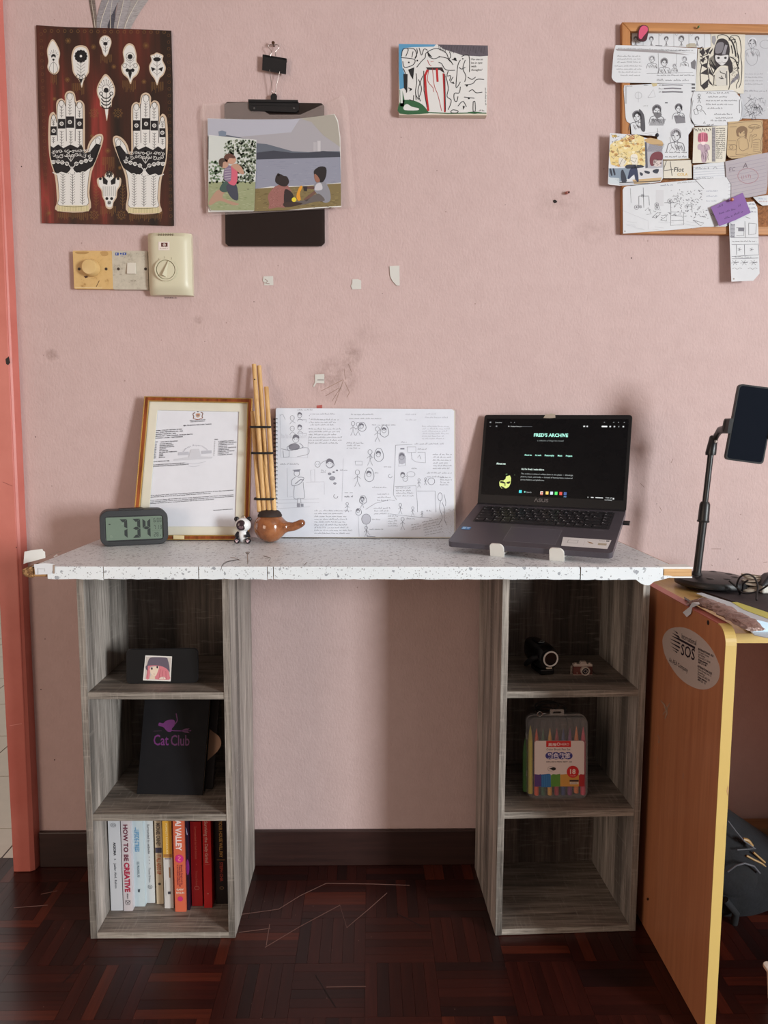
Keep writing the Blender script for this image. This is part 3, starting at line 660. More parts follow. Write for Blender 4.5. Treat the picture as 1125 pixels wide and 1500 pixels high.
# fan regulator: domed cream box
a = onY(216.5, 430.5, -.032); b = onY(278, 340, -.032); t = thing('fan_regulator', 'large cream fan regulator box with a round pointer dial', 'regulator', ((a.x + b.x) / 2, 0, (a.z + b.z) / 2))
x0, x1, zz0, zz1 = a.x, b.x, a.z, b.z; mb = MB(); Nn = 16; Nv = 14
def dome(u, w):
    x = x0 + (x1 - x0) * u; z = zz0 + (zz1 - zz0) * w; d = .034 * (1 - abs(2 * u - 1) ** 5 * .42)
    if w < .16: d *= (.62 + .38 * math.sqrt(max(0, w / .16)))
    if w > .93: d *= 1 - .25 * ((w - .93) / .07) ** 2
    return (x, -d, z)
mb.grid(dome, Nn, Nv)
per = [dome(i / Nn, 0) for i in range(Nn + 1)] + [dome(1, j / Nv) for j in range(1, Nv + 1)] + [dome(1 - i / Nn, 1) for i in range(1, Nn + 1)] + [dome(0, 1 - j / Nv) for j in range(1, Nv)]
k0 = len(mb.v); M_ = len(per); mb.add(per + [(p[0] + (0.001 if p[0] < (x0 + x1) / 2 else -0.001), 0, p[2]) for p in per], [(i, (i + 1) % M_, M_ + (i + 1) % M_, M_ + i) for i in range(M_)])
mb.obj('housing', CRM, t, smooth=True)
q = onY(243.3, 395.5, -.034); r = onY(259.5, 395.5, -.034).x - q.x
MB().ring(circ_pts(q.x, q.z, r, n=32), circ_pts(q.x, q.z, r * .87, n=32), -.033, -.0385).obj('dial_rim', CRM, t)
MB().lathe([(r * .82, 0), (r * .80, -.003), (r * .6, -.0035), (0.0001, -.0035)], 32, (q.x, -.034, q.z), 'y').obj('dial', CRM, t, smooth=True)
ang = radians(-21); dx = Vector((sin(-ang), 0, cos(ang))); nx = Vector((cos(ang), 0, sin(ang))); A = Vector((q.x, -.037, q.z))
L1 = r * .80; w1 = r * .30
MB().add([A + dx * L1, A - dx * L1 * .75 + nx * w1, A - dx * L1 * .75 - nx * w1, A + dx * L1 + Vector((0, -.004, 0)), A - dx * L1 * .7 + Vector((0, -.011, 0))], [(0, 1, 4, 3), (2, 0, 3, 4), (1, 2, 4), (0, 2, 1)]).obj('pointer', CRM, t)
MB().lathe([(.0035, 0), (.0035, -.0008), (0.0001, -.0008)], 14, (onY(248.8, 423.3, -.03).x, -.0262, onY(248.8, 423.3, -.03).z), 'y').obj('screw', mat('dark_screw_recess'), t)
I = Ink(planeY(-.0345), 0, 3)
I.rect(232, 354, 248.5, 366.5, (226, 214, 206)); I.rect(236, 355.6, 245.5, 361.5, (92, 44, 40), 1); I.disc(240.7, 358.5, 2.1, (226, 214, 206), 2); I.ring(240.7, 358.5, 1.1, .5, (92, 44, 40), 3); I.scrawl(234, 364.5, 12, 1.6, (110, 60, 50), wd=.4)
for ch, x, y in (('1', 232.5, 381), ('2', 241, 378.5), ('3', 251, 380)): I.text(ch, x, y, 4.2, (150, 140, 116), 1, 'c')
I.obj('label_print', t)
for k in range(7): p_ = onY(233 + k * 3.4, 344.0, -.031); MB().box(p_.x - .0009, p_.x + .0009, -.0335, -.0295, p_.z - .0028, p_.z + .002).obj('vent_slot', mat('vent_shadow', (120, 112, 90), .7), t)
# ------------------------------------------------------------------ clipboard group
SM = m_clear('smoked_acrylic', (40, 30, 28), 0.86, 0.12)
t = thing('clipboard', 'smoked brown plastic clipboard hanging on the wall behind the photos', 'clipboard', onY(402, 260, 0))
P = planeY(-.007)
sheet(P, [(330 + 3, 150), (471, 152), (475, 156), (476, 356), (471, 361), (335, 361), (330.5, 357), (329, 154)], 0, .003, 'board', SM, t)
Pc = planeY(-.010); BK = mat('black_plastic', (24, 23, 25), .4); BKM = mat('black_metal', (20, 20, 22), .35, .3)
sheet(Pc, [(366, 148), (436, 149), (438, 152), (438, 163), (434, 166), (368, 164), (365, 160), (365, 151)], 0, .006, 'clamp', BK, t)
sheet(Pc, [(364.5, 148), (437, 149), (437, 152.5), (364.5, 151.5)], .006, .009, 'clamp_lip', BK, t)
sheet(Pc, [(368, 154), (435, 155), (434.5, 157), (368.5, 156)], .006, .0068, 'clamp_ridge', BK, t)
for x in (373, 431): q = Pc(x, 160.5, .006); MB().lathe([(.0024, 0), (.002, -.0012), (.0001, -.0014)], 12, q, 'y').obj('rivet', mat('grey_rivet', (110, 108, 108), .35, .7), t, smooth=True)
q = [Pc(x, y, .002) for x, y in ((396, 149), (397, 139), (400, 137), (404, 137), (406, 140), (405, 149))]
sheet(Pc, [(397, 149), (396.5, 141), (399, 137.5), (404, 137.5), (406, 141), (405.5, 149)], 0, .002, 'hanging_tab', BK, t)
# binder clip
t = thing('binder_clip', 'black binder clip hanging from the nail above the clipboard', 'clip', onY(402, 94, 0)); Pb = planeY(-.012, tilt_z=-.03, ref=(0, 1.85))
WIRE = mat('steel_wire', (150, 140, 134), .3, .9)
sheet(Pb, [(385, 80), (420, 86), (419, 109), (384, 103)], 0, .0015, 'blade', BK, t)
MB(lambda a, b, c: Vector((a, b, c))).add([Pb(385, 80, .0015), Pb(420, 86, .0015), Pb(420, 86, -.009), Pb(385, 80, -.009), Pb(384.6, 83, .0015), Pb(419.6, 89, .0015), Pb(419.6, 89, -.009), Pb(384.6, 83, -.009)], [(0, 1, 2, 3), (4, 5, 6, 7), (0, 1, 5, 4), (2, 3, 7, 6), (1, 2, 6, 5), (0, 3, 7, 4)]).obj('spine', BK, t)
MB().tube([Pb(x, y, .002) for x, y in smooth([(396, 83), (398, 76), (393, 69), (397, 66), (401, 67), (406, 66), (409, 70), (404, 76), (404, 83)], 4)], .0007, 6).obj('handle', WIRE, t, smooth=True)
MB().tube([Pb(x, y, .003) for x, y in smooth([(395, 103), (399, 132), (398, 136), (401, 138), (404, 137), (404, 132), (410, 106)], 4)], .0007, 6).obj('handle', WIRE, t, smooth=True)
nail(401.5, 68, 'nail', 'small brass nail holding the binder clip', -.014, .0035, BRZ)
# clear sleeve: bowed sheet
CLR = m_clear('clear_sleeve', (226, 206, 200), .13, .15)
t = thing('plastic_sleeve', 'clear plastic folder hanging over the clipboard with photos inside', 'sleeve', onY(410, 225, 0)); Ps = planeY(-.0135)
sheet(Ps, [(296, 152), (366, 150), (395, 168), (440, 168), (505, 139), (510, 158), (521, 303), (498, 305), (305, 316), (302, 312)], 0, .0004, 'front_sheet', CLR, t)
sheet(Pc, [(293, 165), (300, 152), (306, 310), (303, 309)], .0, .0004, 'back_sheet', CLR, t)
# photos: real prints with depth
Pp = planeY(-.016, tilt_x=-.01, ref=(-.2, 0)); photo = [(304, 173.5), (360, 175), (430, 175), (465, 171), (490, 167), (495, 176), (498.5, 200), (500, 303), (440, 307), (372, 309.5), (305, 311)]
t = thing('photo_print', 'large photo print of two children sitting on a lakeside lawn, in the clear folder', 'photo', cen(Pp, photo))
PHO = mat('photo_paper', (226, 224, 220), .3)
sheet(Pp, photo, 0, .0005, 'paper', PHO, t)
I = Ink(Pp, .0005, 12); Z = lambda pts: [(290 + x * .21333, 130 + y * .21333) for x, y in pts]
I.poly(Z([(68, 205), (330, 212), (640, 210), (800, 195), (935, 176), (958, 230), (972, 330), (975, 470), (400, 485), (68, 480)]), (166, 162, 168))
I.poly(Z([(68, 205), (330, 212), (640, 210), (700, 206), (640, 300), (300, 330), (68, 330)]), (178, 178, 190), 1)
I.poly(Z([(700, 206), (935, 176), (958, 230), (972, 330), (975, 400), (860, 320), (780, 230)]), (166, 160, 150), 1)
I.poly(Z([(68, 330), (130, 325), (200, 318), (340, 345), (400, 375), (470, 380), (560, 405), (650, 430), (760, 436), (850, 430), (975, 430), (977, 470), (400, 487), (68, 487)]), (98, 104, 116), 2)
I.poly(Z([(400, 440), (520, 425), (640, 440), (760, 440), (860, 428), (975, 438), (977, 470), (400, 487)]), (62, 64, 76), 3)
I.poly(Z([(140, 295), (165, 288), (195, 296), (192, 325), (145, 325)]), (120, 132, 150), 3)
for x0, x1, y0 in ((820, 842, 358), (795, 800, 368), (808, 813, 368)): I.poly(Z([(x0, y0), (x1, y0), (x1, 432), (x0, 432)]), (196, 192, 196), 3)
I.poly(Z([(400, 486), (977, 468), (982, 645), (900, 652), (700, 668), (500, 672), (385, 690), (385, 487)]), (142, 144, 160), 2)
RR = random.Random(3)
for k in range(70): x = RR.uniform(400, 940); y = RR.uniform(495, 660); I.line(Z([(x, y), (x + RR.uniform(15, 40), y - 1)]), .35, RR.choice([(160, 160, 174), (126, 128, 146)]), 3)
I.poly(Z([(385, 688), (500, 680), (700, 672), (900, 655), (982, 650), (983, 805), (800, 815), (600, 835), (382, 842)]), (126, 110, 72), 3)
for k in range(150): x = RR.uniform(390, 970); y = RR.uniform(685, 825); I.line(Z([(x, y), (x + RR.uniform(8, 26), y - 2)]), .5, RR.choice([(98, 82, 50), (158, 140, 92), (84, 70, 46)]), 4)
I.poly(smooth(Z([(545, 665), (600, 655), (640, 700), (645, 770), (600, 815), (550, 815), (488, 825), (490, 790), (480, 740), (510, 690)]), 3, True), (150, 100, 94), 5)
for k in range(60): x = RR.uniform(500, 600); y = RR.uniform(680, 810); I.disc(*Z([(x, y)])[0], .5, RR.choice([(176, 130, 122), (116, 74, 72)]), 6, n=5)
I.poly(smooth(Z([(600, 690), (650, 720), (655, 780), (600, 815), (590, 760)]), 3, True), (48, 36, 36), 6)
I.poly(smooth(Z([(548, 590), (570, 588), (590, 600), (612, 605), (626, 640), (610, 668), (585, 672), (555, 660), (532, 640), (535, 605)]), 3, True), (44, 34, 34), 7)
I.disc(*Z([(553, 592)])[0], 2.2, (44, 34, 34), 7, n=10)
I.poly(smooth(Z([(800, 655), (830, 640), (870, 640), (905, 700), (908, 770), (860, 780), (815, 720), (795, 690)]), 3, True), (138, 138, 146), 5)
I.poly(smooth(Z([(815, 655), (845, 650), (855, 690), (820, 700), (800, 690)]), 3, True), (196, 194, 200), 6)
I.poly(smooth(Z([(800, 560), (840, 535), (880, 545), (880, 600), (860, 640), (835, 640), (815, 600), (798, 590)]), 3, True), (34, 28, 30), 7)
I.poly(smooth(Z([(802, 585), (825, 605), (838, 635), (815, 645), (800, 615)]), 3, True), (150, 102, 84), 8)
I.poly(Z([(740, 672), (800, 672), (800, 690), (745, 688)]), (96, 66, 58), 6); I.poly(Z([(725, 760), (800, 700), (812, 715), (745, 775)]), (112, 80, 70), 6)
I.poly(smooth(Z([(640, 780), (740, 765), (815, 722), (850, 735), (870, 770), (800, 778), (700, 800)]), 3, True), (100, 92, 90), 6)
I.poly(smooth(Z([(590, 785), (660, 778), (720, 790), (640, 812), (592, 810)]), 3, True), (60, 44, 40), 7)
I.poly(smooth(Z([(690, 770), (676, 740), (690, 690), (706, 668), (718, 675), (700, 720), (706, 760)]), 3, True), (220, 150, 48), 8); I.disc(*Z([(660, 763)])[0], 3.4, (226, 206, 60), 8); I.poly(Z([(722, 670), (752, 672), (748, 706), (728, 702)]), (44, 36, 40), 8)
I.obj('print', t)
Pq = planeY(-.0182); ph2 = Z([(74, 318), (402, 352), (398, 560), (386, 838), (90, 838), (70, 800)])
t = thing('photo_print', 'small tall photo print of two people hugging on grass, overlapping the lake photo', 'photo', cen(Pq, ph2))
sheet(Pq, ph2, 0, .0005, 'paper', PHO, t); I = Ink(Pq, .0005, 5)
I.poly(Z([(74, 320), (402, 354), (392, 660), (72, 640)]), (204, 208, 204)); I.poly(Z([(73, 640), (395, 640), (386, 836), (92, 836), (70, 800)]), (150, 156, 120), 1)
for k in range(620):
    x = RR.uniform(170, 395); y = RR.uniform(355, 650)
    if x > 270 or (y < 450 and x > 180): I.disc(*Z([(x, y)])[0], RR.uniform(.9, 2.1), RR.choice([(96, 110, 90), (116, 128, 104), (140, 150, 130), (84, 98, 80), (158, 166, 148)]), 1, n=6)
for k in range(90): I.disc(*Z([(RR.uniform(78, 200), RR.uniform(500, 650))])[0], RR.uniform(1, 2.2), RR.choice([(112, 134, 104), (92, 116, 88), (136, 152, 124)]), 1, n=6)
for k in range(90): x = RR.uniform(78, 380); y = RR.uniform(660, 830); I.line(Z([(x, y), (x + 16, y)]), .7, RR.choice([(128, 142, 96), (168, 172, 140)]), 2)
I.line(Z([(250, 352), (252, 500)]), .8, (214, 216, 206), 2)
I.poly(smooth(Z([(75, 780), (130, 700), (190, 700), (170, 750), (280, 790), (240, 800), (150, 770), (90, 800)]), 3, True), (176, 140, 120), 3)
I.poly(smooth(Z([(180, 640), (230, 630), (225, 690), (180, 712), (148, 690)]), 3, True), (66, 88, 82), 4); I.poly(smooth(Z([(200, 660), (260, 650), (278, 760), (235, 755), (200, 700)]), 3, True), (66, 68, 82), 5)
I.poly(smooth(Z([(215, 560), (235, 530), (270, 560), (268, 640), (245, 665), (205, 640)]), 3, True), (206, 98, 118), 6)
I.poly(smooth(Z([(185, 545), (225, 530), (230, 600), (218, 640), (178, 620)]), 3, True), (132, 116, 140), 7)
for k in range(5): I.line(Z([(184, 555 + k * 17), (226, 550 + k * 17)]), .5, (206, 198, 206), 8)
I.poly(smooth(Z([(230, 530), (262, 515), (300, 540), (318, 585), (295, 585), (260, 560)]), 3, True), (186, 146, 124), 8)
I.disc(*Z([(182, 518)])[0], 6.2, (188, 148, 128), 8); I.disc(*Z([(232, 488)])[0], 6.6, (196, 152, 130), 8)
I.poly(smooth(Z([(146, 520), (150, 485), (180, 478), (205, 500), (175, 505), (168, 540)]), 3, True), (78, 60, 52), 9); I.poly(smooth(Z([(180, 470), (210, 445), (250, 460), (255, 480), (215, 478), (200, 510)]), 3, True), (96, 62, 52), 9)
I.obj('print', t)
# ------------------------------------------------------------------ small canvas
D = .018; Pk = planeY(-D, tilt_x=.0); crn = [(584, 64.5), (715, 67), (713, 169), (584.5, 168)]
t = thing('small_canvas', 'small stretched canvas with a wiggly-line painting, green grass and a red-edged door', 'canvas', onY(649, 118, 0))
sheet(lambda x, y, h: Pk(x, y, 0) + Vector((0, D - .001 if h < 0 else 0, 0)), crn, -1, 1, 'canvas', mat('raw_canvas', (214, 202, 186), .8), t)
C = lambda pts: [(550 + x * .17778, 40 + y * .17778) for x, y in pts]
I = Ink(Pk, .0, 7); I.poly(C([(192, 137), (925, 150), (915, 712), (198, 712)]), (216, 214, 212))
I.poly(C([(192, 137), (500, 142), (480, 160), (300, 164), (240, 172), (222, 200), (215, 240), (222, 330), (246, 400), (248, 450), (236, 500), (198, 512), (192, 350)]), (84, 146, 184), 1)
I.poly(C([(510, 142), (926, 150), (928, 235), (860, 240), (720, 232), (640, 205), (560, 180)]), (92, 84, 92), 1)
for k in range(30): x = 520 + k * 13; y = 148 + max(0, k - 3) * .5; I.line(C([(x, y), (x + 6, y + 40 + (k % 5) * 6)]), .6, (56, 50, 56), 2)
G = (44, 92, 56)
I.poly(smooth(C([(200, 620), (240, 598), (320, 605), (390, 640), (430, 690), (430, 710), (200, 712)]), 3, True), G, 1); I.poly(smooth(C([(235, 650), (260, 632), (300, 655), (355, 668), (345, 684), (240, 682)]), 3, True), (216, 214, 212), 2); I.poly(C([(198, 515), (222, 520), (240, 600), (232, 660), (205, 690)]), G, 1); I.poly(C([(203, 512), (222, 514), (225, 625), (206, 625)]), (206, 210, 206), 2)
I.line(C([(430, 702), (600, 710), (800, 706), (914, 708)]), 1.6, G, 2); I.poly(smooth(C([(750, 705), (800, 695), (880, 702), (820, 714)]), 2, True), G, 3)
I.poly(C([(415, 330), (550, 330), (570, 380), (530, 352), (430, 350)]), (42, 22, 24), 2)
I.line(C([(430, 350), (408, 400), (415, 520), (435, 690)]), 3.2, (182, 34, 38), 3); I.line(C([(505, 340), (512, 450)]), 3.0, (182, 34, 38), 3); I.line(C([(560, 380), (568, 560), (572, 700)]), 2.4, (170, 30, 36), 3)
I.line(C([(398, 360), (400, 520), (425, 660)]), 1.1, K, 4); I.line(C([(572, 385), (575, 560), (578, 690)]), 1.0, K, 4)
for a in ([(440, 350), (430, 440), (475, 500), (478, 535)], [(470, 340), (485, 480), (515, 560), (545, 690)], [(430, 270), (440, 300), (460, 320)], [(455, 285), (480, 280)]): I.curve(C(a), .7, (176, 40, 44), 4)
curves = [[(215, 240), (225, 185), (260, 175), (320, 180), (340, 230), (325, 260)], [(250, 240), (270, 190), (262, 175)], [(300, 250), (310, 200)], [(325, 255), (345, 210), (340, 175)], [(210, 250), (320, 265), (310, 310), (240, 330), (225, 280)], [(360, 170), (380, 230), (400, 180), (430, 190)],
 [(340, 330), (380, 280), (410, 250), (420, 210), (500, 175), (580, 210), (605, 270), (630, 290)], [(430, 200), (440, 240), (480, 260), (530, 245)], [(520, 240), (600, 260), (640, 310)], [(520, 290), (545, 300), (580, 350), (655, 355)], [(335, 380), (340, 450), (330, 540), (350, 590)], [(355, 430), (380, 510), (350, 600)], [(390, 400), (350, 520), (370, 610)],
 [(600, 360), (590, 400), (620, 400), (610, 440)], [(580, 400), (600, 500), (590, 570), (625, 605), (600, 680)], [(640, 410), (620, 450), (650, 465)], [(700, 270), (680, 310), (670, 400), (665, 500), (700, 450)], [(710, 240), (770, 235), (775, 370)], [(740, 270), (720, 340), (745, 400), (735, 450)], [(690, 330), (710, 345), (740, 330)],
 [(650, 260), (670, 275), (630, 265)], [(760, 410), (795, 430), (825, 410)], [(735, 475), (800, 465), (835, 430), (895, 430)], [(770, 530), (800, 515), (830, 540), (880, 535)], [(700, 490), (690, 540), (650, 545), (650, 600), (670, 610), (680, 570)], [(730, 575), (815, 585)], [(680, 650), (720, 610), (750, 655)], [(620, 695), (640, 680), (680, 690), (670, 705), (630, 705), (620, 695)], [(230, 340), (250, 400), (255, 540)], [(280, 595), (310, 605), (315, 560)], [(270, 500), (300, 510), (280, 525)], [(805, 615), (805, 690), (822, 690), (820, 615), (805, 615)], [(330, 525), (335, 600)], [(610, 200), (620, 240), (600, 270)]]
for a in curves: I.curve(C(a), 1.0, K, 4)
for a in ([(270, 350), (320, 330), (310, 430), (290, 400)], [(230, 385), (265, 385), (262, 535), (235, 500)], [(430, 200), (470, 250), (435, 235)], [(720, 645), (738, 655), (722, 680)], [(740, 470), (765, 478), (752, 492)]): I.poly(C(a), K, 5)
for x, y, r in ((655, 262, 12), (290, 510, 8), (770, 585, 9), (275, 290, 7), (345, 275, 7), (640, 455, 7), (720, 260, 6)): q = C([(x, y)])[0]; I.disc(q[0], q[1], r * .17, K, 5, n=10)
for i, s_ in enumerate(('For me to', 'be in cyst', 'with', 'thoughts?')): q = C([(790, 272 + i * 29)])[0]; I.text(s_, q[0], q[1], 4.2, K, 5, shear=.15)
for q, r_ in ((C([(905, 500)])[0], pi / 2),): I.scrawl(q[0], q[1], 25, 2.2, K, 5, wd=.5, ang=r_)
I.scrawl(*C([(850, 692)])[0], 8, 2.5, K, 5, wd=.5)
I.obj('painting', t)
# ------------------------------------------------------------------ scraps of tape, plugs
TP = mat('white_foam_tape', (206, 204, 198), .6)
def tape(pts, label, extra=None, T0=.0016):
    Pt = planeY(0.0); t = thing('foam_tape', label, 'tape', cen(Pt, pts), None); sheet(Pt, pts, 0, T0, 'pad', TP, t)
    if extra: I = Ink(Pt, T0); extra(I); I.obj('mark', t)
tape([(386, 405), (400, 404.5), (400.5, 418), (386.5, 418), (388, 414), (385, 412)], 'square scrap of white foam tape with a curled tear, below the clipboard', lambda I: I.curve([(388, 409), (392, 412), (389, 415), (395, 416)], 1, (150, 132, 124)))
tape([(516, 409.5), (524, 409), (529, 411), (529, 423.5), (516, 424), (514, 419), (516, 415)], 'small square scrap of white tape left of the tall torn one')
tape([(570.5, 390), (585, 389.5), (585.5, 418.5), (581, 418.5), (575, 412), (571.5, 405)], 'tall torn scrap of white tape with a slanted lower edge', T0=.0022)
tape([(461.5, 548.5), (475, 548), (475, 561.5), (463.5, 561), (460, 567), (458.5, 566), (461.5, 560)], 'scrap of white tape with a dark slot and a torn tail above the sketchbook', lambda I: I.line([(465, 556.7), (474.5, 556.7)], 1.1, (84, 74, 70)))
c = onY(469, 596, 0); t = thing('tape_scrap', 'tiny red scrap of tape just above the sketchbook top edge', 'tape', c); sheet(planeY(0), [(464, 594), (472, 593), (472, 601), (464, 601)], 0, .0008, 'strip', mat('red_tape', (176, 86, 80), .5), t)
c = onY(829, 282, 0); t = thing('wall_plug', 'small pink rawlplug sticking out of the wall between canvas and corkboard', 'wall plug', c)
MB().tube([(c.x, .005, c.z), (c.x + .003, -.012, c.z - .003)], .0032, 10).obj('sleeve', mat('pink_plug', (178, 110, 100), .5), t); MB().tube([(c.x + .003, -.010, c.z - .003), (c.x + .0035, -.0135, c.z - .0032)], .0019, 8).obj('hole', mat('dark_hole', (30, 18, 16), .8), t)
c = onY(813, 295, 0); t = thing('nail_hole', 'dark ragged nail hole beside the pink plug', 'hole', c); sheet(planeY(0), smooth([(811, 293), (814, 293), (816, 296), (812, 297.5), (810, 295)], 3, True), 0, .0006, 'chipped_edge', mat('dark_hole'), t)
# ================================================================== cork board and its papers
CORK = NT('cork', 0.85); v = CORK.mapping((1, 1, 1)); CORK.base(CORK.ramp(CORK.noise(v, 150, 5, .8), [(0.3, (84, 50, 28)), (0.5, (142, 92, 56)), (0.7, (170, 116, 74))])); CORK.bump(CORK.noise(v, 120, 4), .4, .001)
PINE = m_wood('honey_pine_frame', 'X', (150, 96, 52), (196, 138, 84), 1.2, .45); PINEV = m_wood('honey_pine_frame_upright', 'Z', (150, 96, 52), (190, 130, 76), 1.2, .45)
FY = -.014
a = onY(911, 32, FY); b = onY(911, 342, FY); L = .900
t = thing('cork_board', 'pine-framed cork board covered in pinned drawings, top right of the wall', 'notice board', (1.0, 0, (a.z + b.z) / 2))
Fb = lambda x, z, y: Vector((x + (a.z - z) / (a.z - b.z) * (b.x - a.x), y, z)); zt, zb, w = a.z, b.z, .0185; X0 = a.x; X1 = X0 + L
MB(Fb).box(X0 + w * .6, X1 - w * .6, zb + w * .5, zt - w * .5, -.004, -.0008).obj('cork_sheet', CORK.m, t)
def rail(pts, m, nm='frame_rail'): MB(lambda x, z, h: Fb(x, z, h)).prism(pts, FY, -.0005, 'z').obj(nm, m, t, bevel=.0018)
rail([(X0, zt), (X1, zt), (X1 - w, zt - w), (X0 + w, zt - w)], PINE); rail([(X0, zb), (X0 + w, zb + w), (X1 - w, zb + w), (X1, zb)], PINE)
rail([(X0, zt), (X0 + w, zt - w), (X0 + w, zb + w), (X0, zb)], PINEV); rail([(X1, zt), (X1, zb), (X1 - w, zb + w), (X1 - w, zt - w)], PINEV)
PAP = m_paper('white_drawing_paper', (214, 216, 220)); PAG = m_paper('grey_drawing_paper', (192, 193, 198)); PAC = m_paper('cream_drawing_paper', (216, 210, 196)); TAN = m_paper('tan_card', (190, 164, 126)); LIN = m_paper('lilac_grey_paper', (176, 168, 174)); PUR = m_paper('purple_note_paper', (134, 96, 160))
A4 = lambda pts: [(870 + x / 4.412, y / 4.412) for x, y in pts]; A5 = lambda pts: [(870 + x / 4.412, 200 + y / 4.412) for x, y in pts]; A9 = lambda pts: [(885 + x / 9, 190 + y / 9) for x, y in pts]; B9 = lambda pts: [(1000 + x / 9, 150 + y / 9) for x, y in pts]; C9 = lambda pts: [(1000 + x / 9, 30 + y / 9) for x, y in pts]
def paper(pts, y, m, label, draw, tx=0., tz=0., name='pinned_drawing', cat='drawing', th=.0003, seed=1):
    cx = sum(p[0] for p in pts) / len(pts); cy = sum(p[1] for p in pts) / len(pts); r = onY(cx, cy, y); Pl_ = planeY(y, tx, tz, (r.x, r.z)); t = thing(name, label, cat, cen(Pl_, pts))
    sheet(Pl_, pts, 0, th, 'paper', m, t); I = Ink(Pl_, th, seed); draw(I); I.obj('ink_drawing', t); return t
def person_sketch(I, cx, cy, r, c=PCL, hair=(84, 82, 86), body=True, dark=1.0):
    R = I.R; d = R.choice([-1, 1]); k_ = r * .09
    I.curve([(cx - r * .85, cy - r * .3), (cx - r * .8, cy + r * .35), (cx - r * .35 + d * r * .1, cy + r * 1.0), (cx + d * r * .25, cy + r * 1.12), (cx + r * .55, cy + r * .75), (cx + r * .85, cy + r * .1), (cx + r * .85, cy - r * .3)], r * .12, c, 2)
    light = tuple(min(255, v + 46) for v in hair)
    I.poly(smooth([(cx - r * .95, cy + r * .35), (cx - r * 1.1, cy - r * .7), (cx - r * .3, cy - r * 1.45), (cx + r * .6, cy - r * 1.35), (cx + r * 1.1, cy - r * .6), (cx + r * .95, cy + r * .25), (cx + r * .6, cy - r * .35), (cx - d * r * .1, cy - r * .75), (cx - r * .6, cy - r * .2)], 2, True), light, 3)
    for k in range(22):
        a = R.uniform(-1.0, 1.0); x0 = cx + a * r * .9; y0 = cy - r * (1.3 - .5 * a * a); I.curve([(x0 * .7 + cx * .3, y0 + r * .1), (x0, y0 + r * .35), (cx + a * r * 1.05, y0 + r * R.uniform(.6, 1.0) * (.6 + abs(a)))], r * .1, hair, 4, n=2)
    for s in (-1, 1): I.line([(cx + s * r * .4 - r * .17 + d * r * .12, cy + r * .02), (cx + s * r * .4 + d * r * .12, cy - r * .05), (cx + s * r * .4 + r * .17 + d * r * .12, cy + r * .04)], k_ * 1.6, (64, 62, 68), 4)
    I.line([(cx + d * r * .18, cy + r * .1), (cx + d * r * .28, cy + r * .42), (cx + d * r * .12, cy + r * .46)], k_, c, 4); I.line([(cx + d * r * .02, cy + r * .74), (cx + d * r * .34, cy + r * .72)], k_ * 1.2, c, 4)
    if body: I.curve([(cx - r * 1.9, cy + r * 3.2), (cx - r * 1.5, cy + r * 1.7), (cx - r * .4, cy + r * 1.3), (cx + r * .4, cy + r * 1.3), (cx + r * 1.5, cy + r * 1.7), (cx + r * 1.8, cy + r * 3.2)], r * .14, c, 2); I.line([(cx - r * .25, cy + r * 1.0), (cx - r * .3, cy + r * 1.5)], r * .1, c, 2); I.line([(cx + r * .35, cy + r * .95), (cx + r * .4, cy + r * 1.45), (cx + r * .05, cy + r * 2.1), (cx - r * .35, cy + r * 1.45)], r * .1, c, 2)
    if body:
        for k in range(12): x0 = cx + R.uniform(-1.5, 1.2) * r; I.line([(x0, cy + r * R.uniform(1.8, 2.2)), (x0 + r * .5, cy + r * R.uniform(2.6, 3.2))], r * .07, c, 2)
def stick(I, x, y, h, c=PCL, w=.4, dress=False):
    I.ring(x, y - h * .85, h * .13, w, c, 2, ry=h * .15); I.line([(x, y - h * .7), (x, y - h * .35)], w, c, 2); I.line([(x - h * .16, y), (x, y - h * .35), (x + h * .16, y)], w, c, 2); I.line([(x - h * .2, y - h * .45), (x, y - h * .62), (x + h * .2, y - h * .48)], w, c, 2)
    if dress: I.poly([(x, y - h * .7), (x - h * .17, y - h * .3), (x + h * .17, y - h * .3)], c, 3)
def hatch(I, x0, y0, x1, y1, n, c=PCL, w=.4, lean=1.0, h=1):
    for k in range(n): x = x0 + (x1 - x0) * k / n; I.line([(x, y1), (x + lean, y0)], w, c, h)
def d1(I):
    for k, x in enumerate((931, 954, 976, 998, 1021)):
        s = 1.0 if k != 3 else 1.25; person_sketch(I, x, 57.5, 3.0 * s, PCL, (96, 94, 98), False); I.line([(x, 61), (x, 67.5)], 1.0, PCL, 2); I.line([(x - 2.5, 67.8), (x, 63), (x + 2.5, 67.8)], .5, PCL, 2); I.line([(x + 11, 46), (x + 11, 69)], .5, (150, 150, 155), 1)
    for x in (962, 986, 1008): I.line([(x, 45), (x + 5, 53), (x + 10, 46)], .4, PCL, 1)
    I.poly([(1005, 66), (1010, 63.5), (1018, 63.5), (1021, 69), (1005, 69.5)], (176, 168, 150), 1)
    I.line([(960, 67), (970, 67.4)], 1.4, (110, 108, 112), 1)
paper(A4([(245, 195), (755, 188), (762, 310), (245, 292)]), -.0052, PAP, 'comic strip paper with a row of little figures, top left of the cork board', d1)
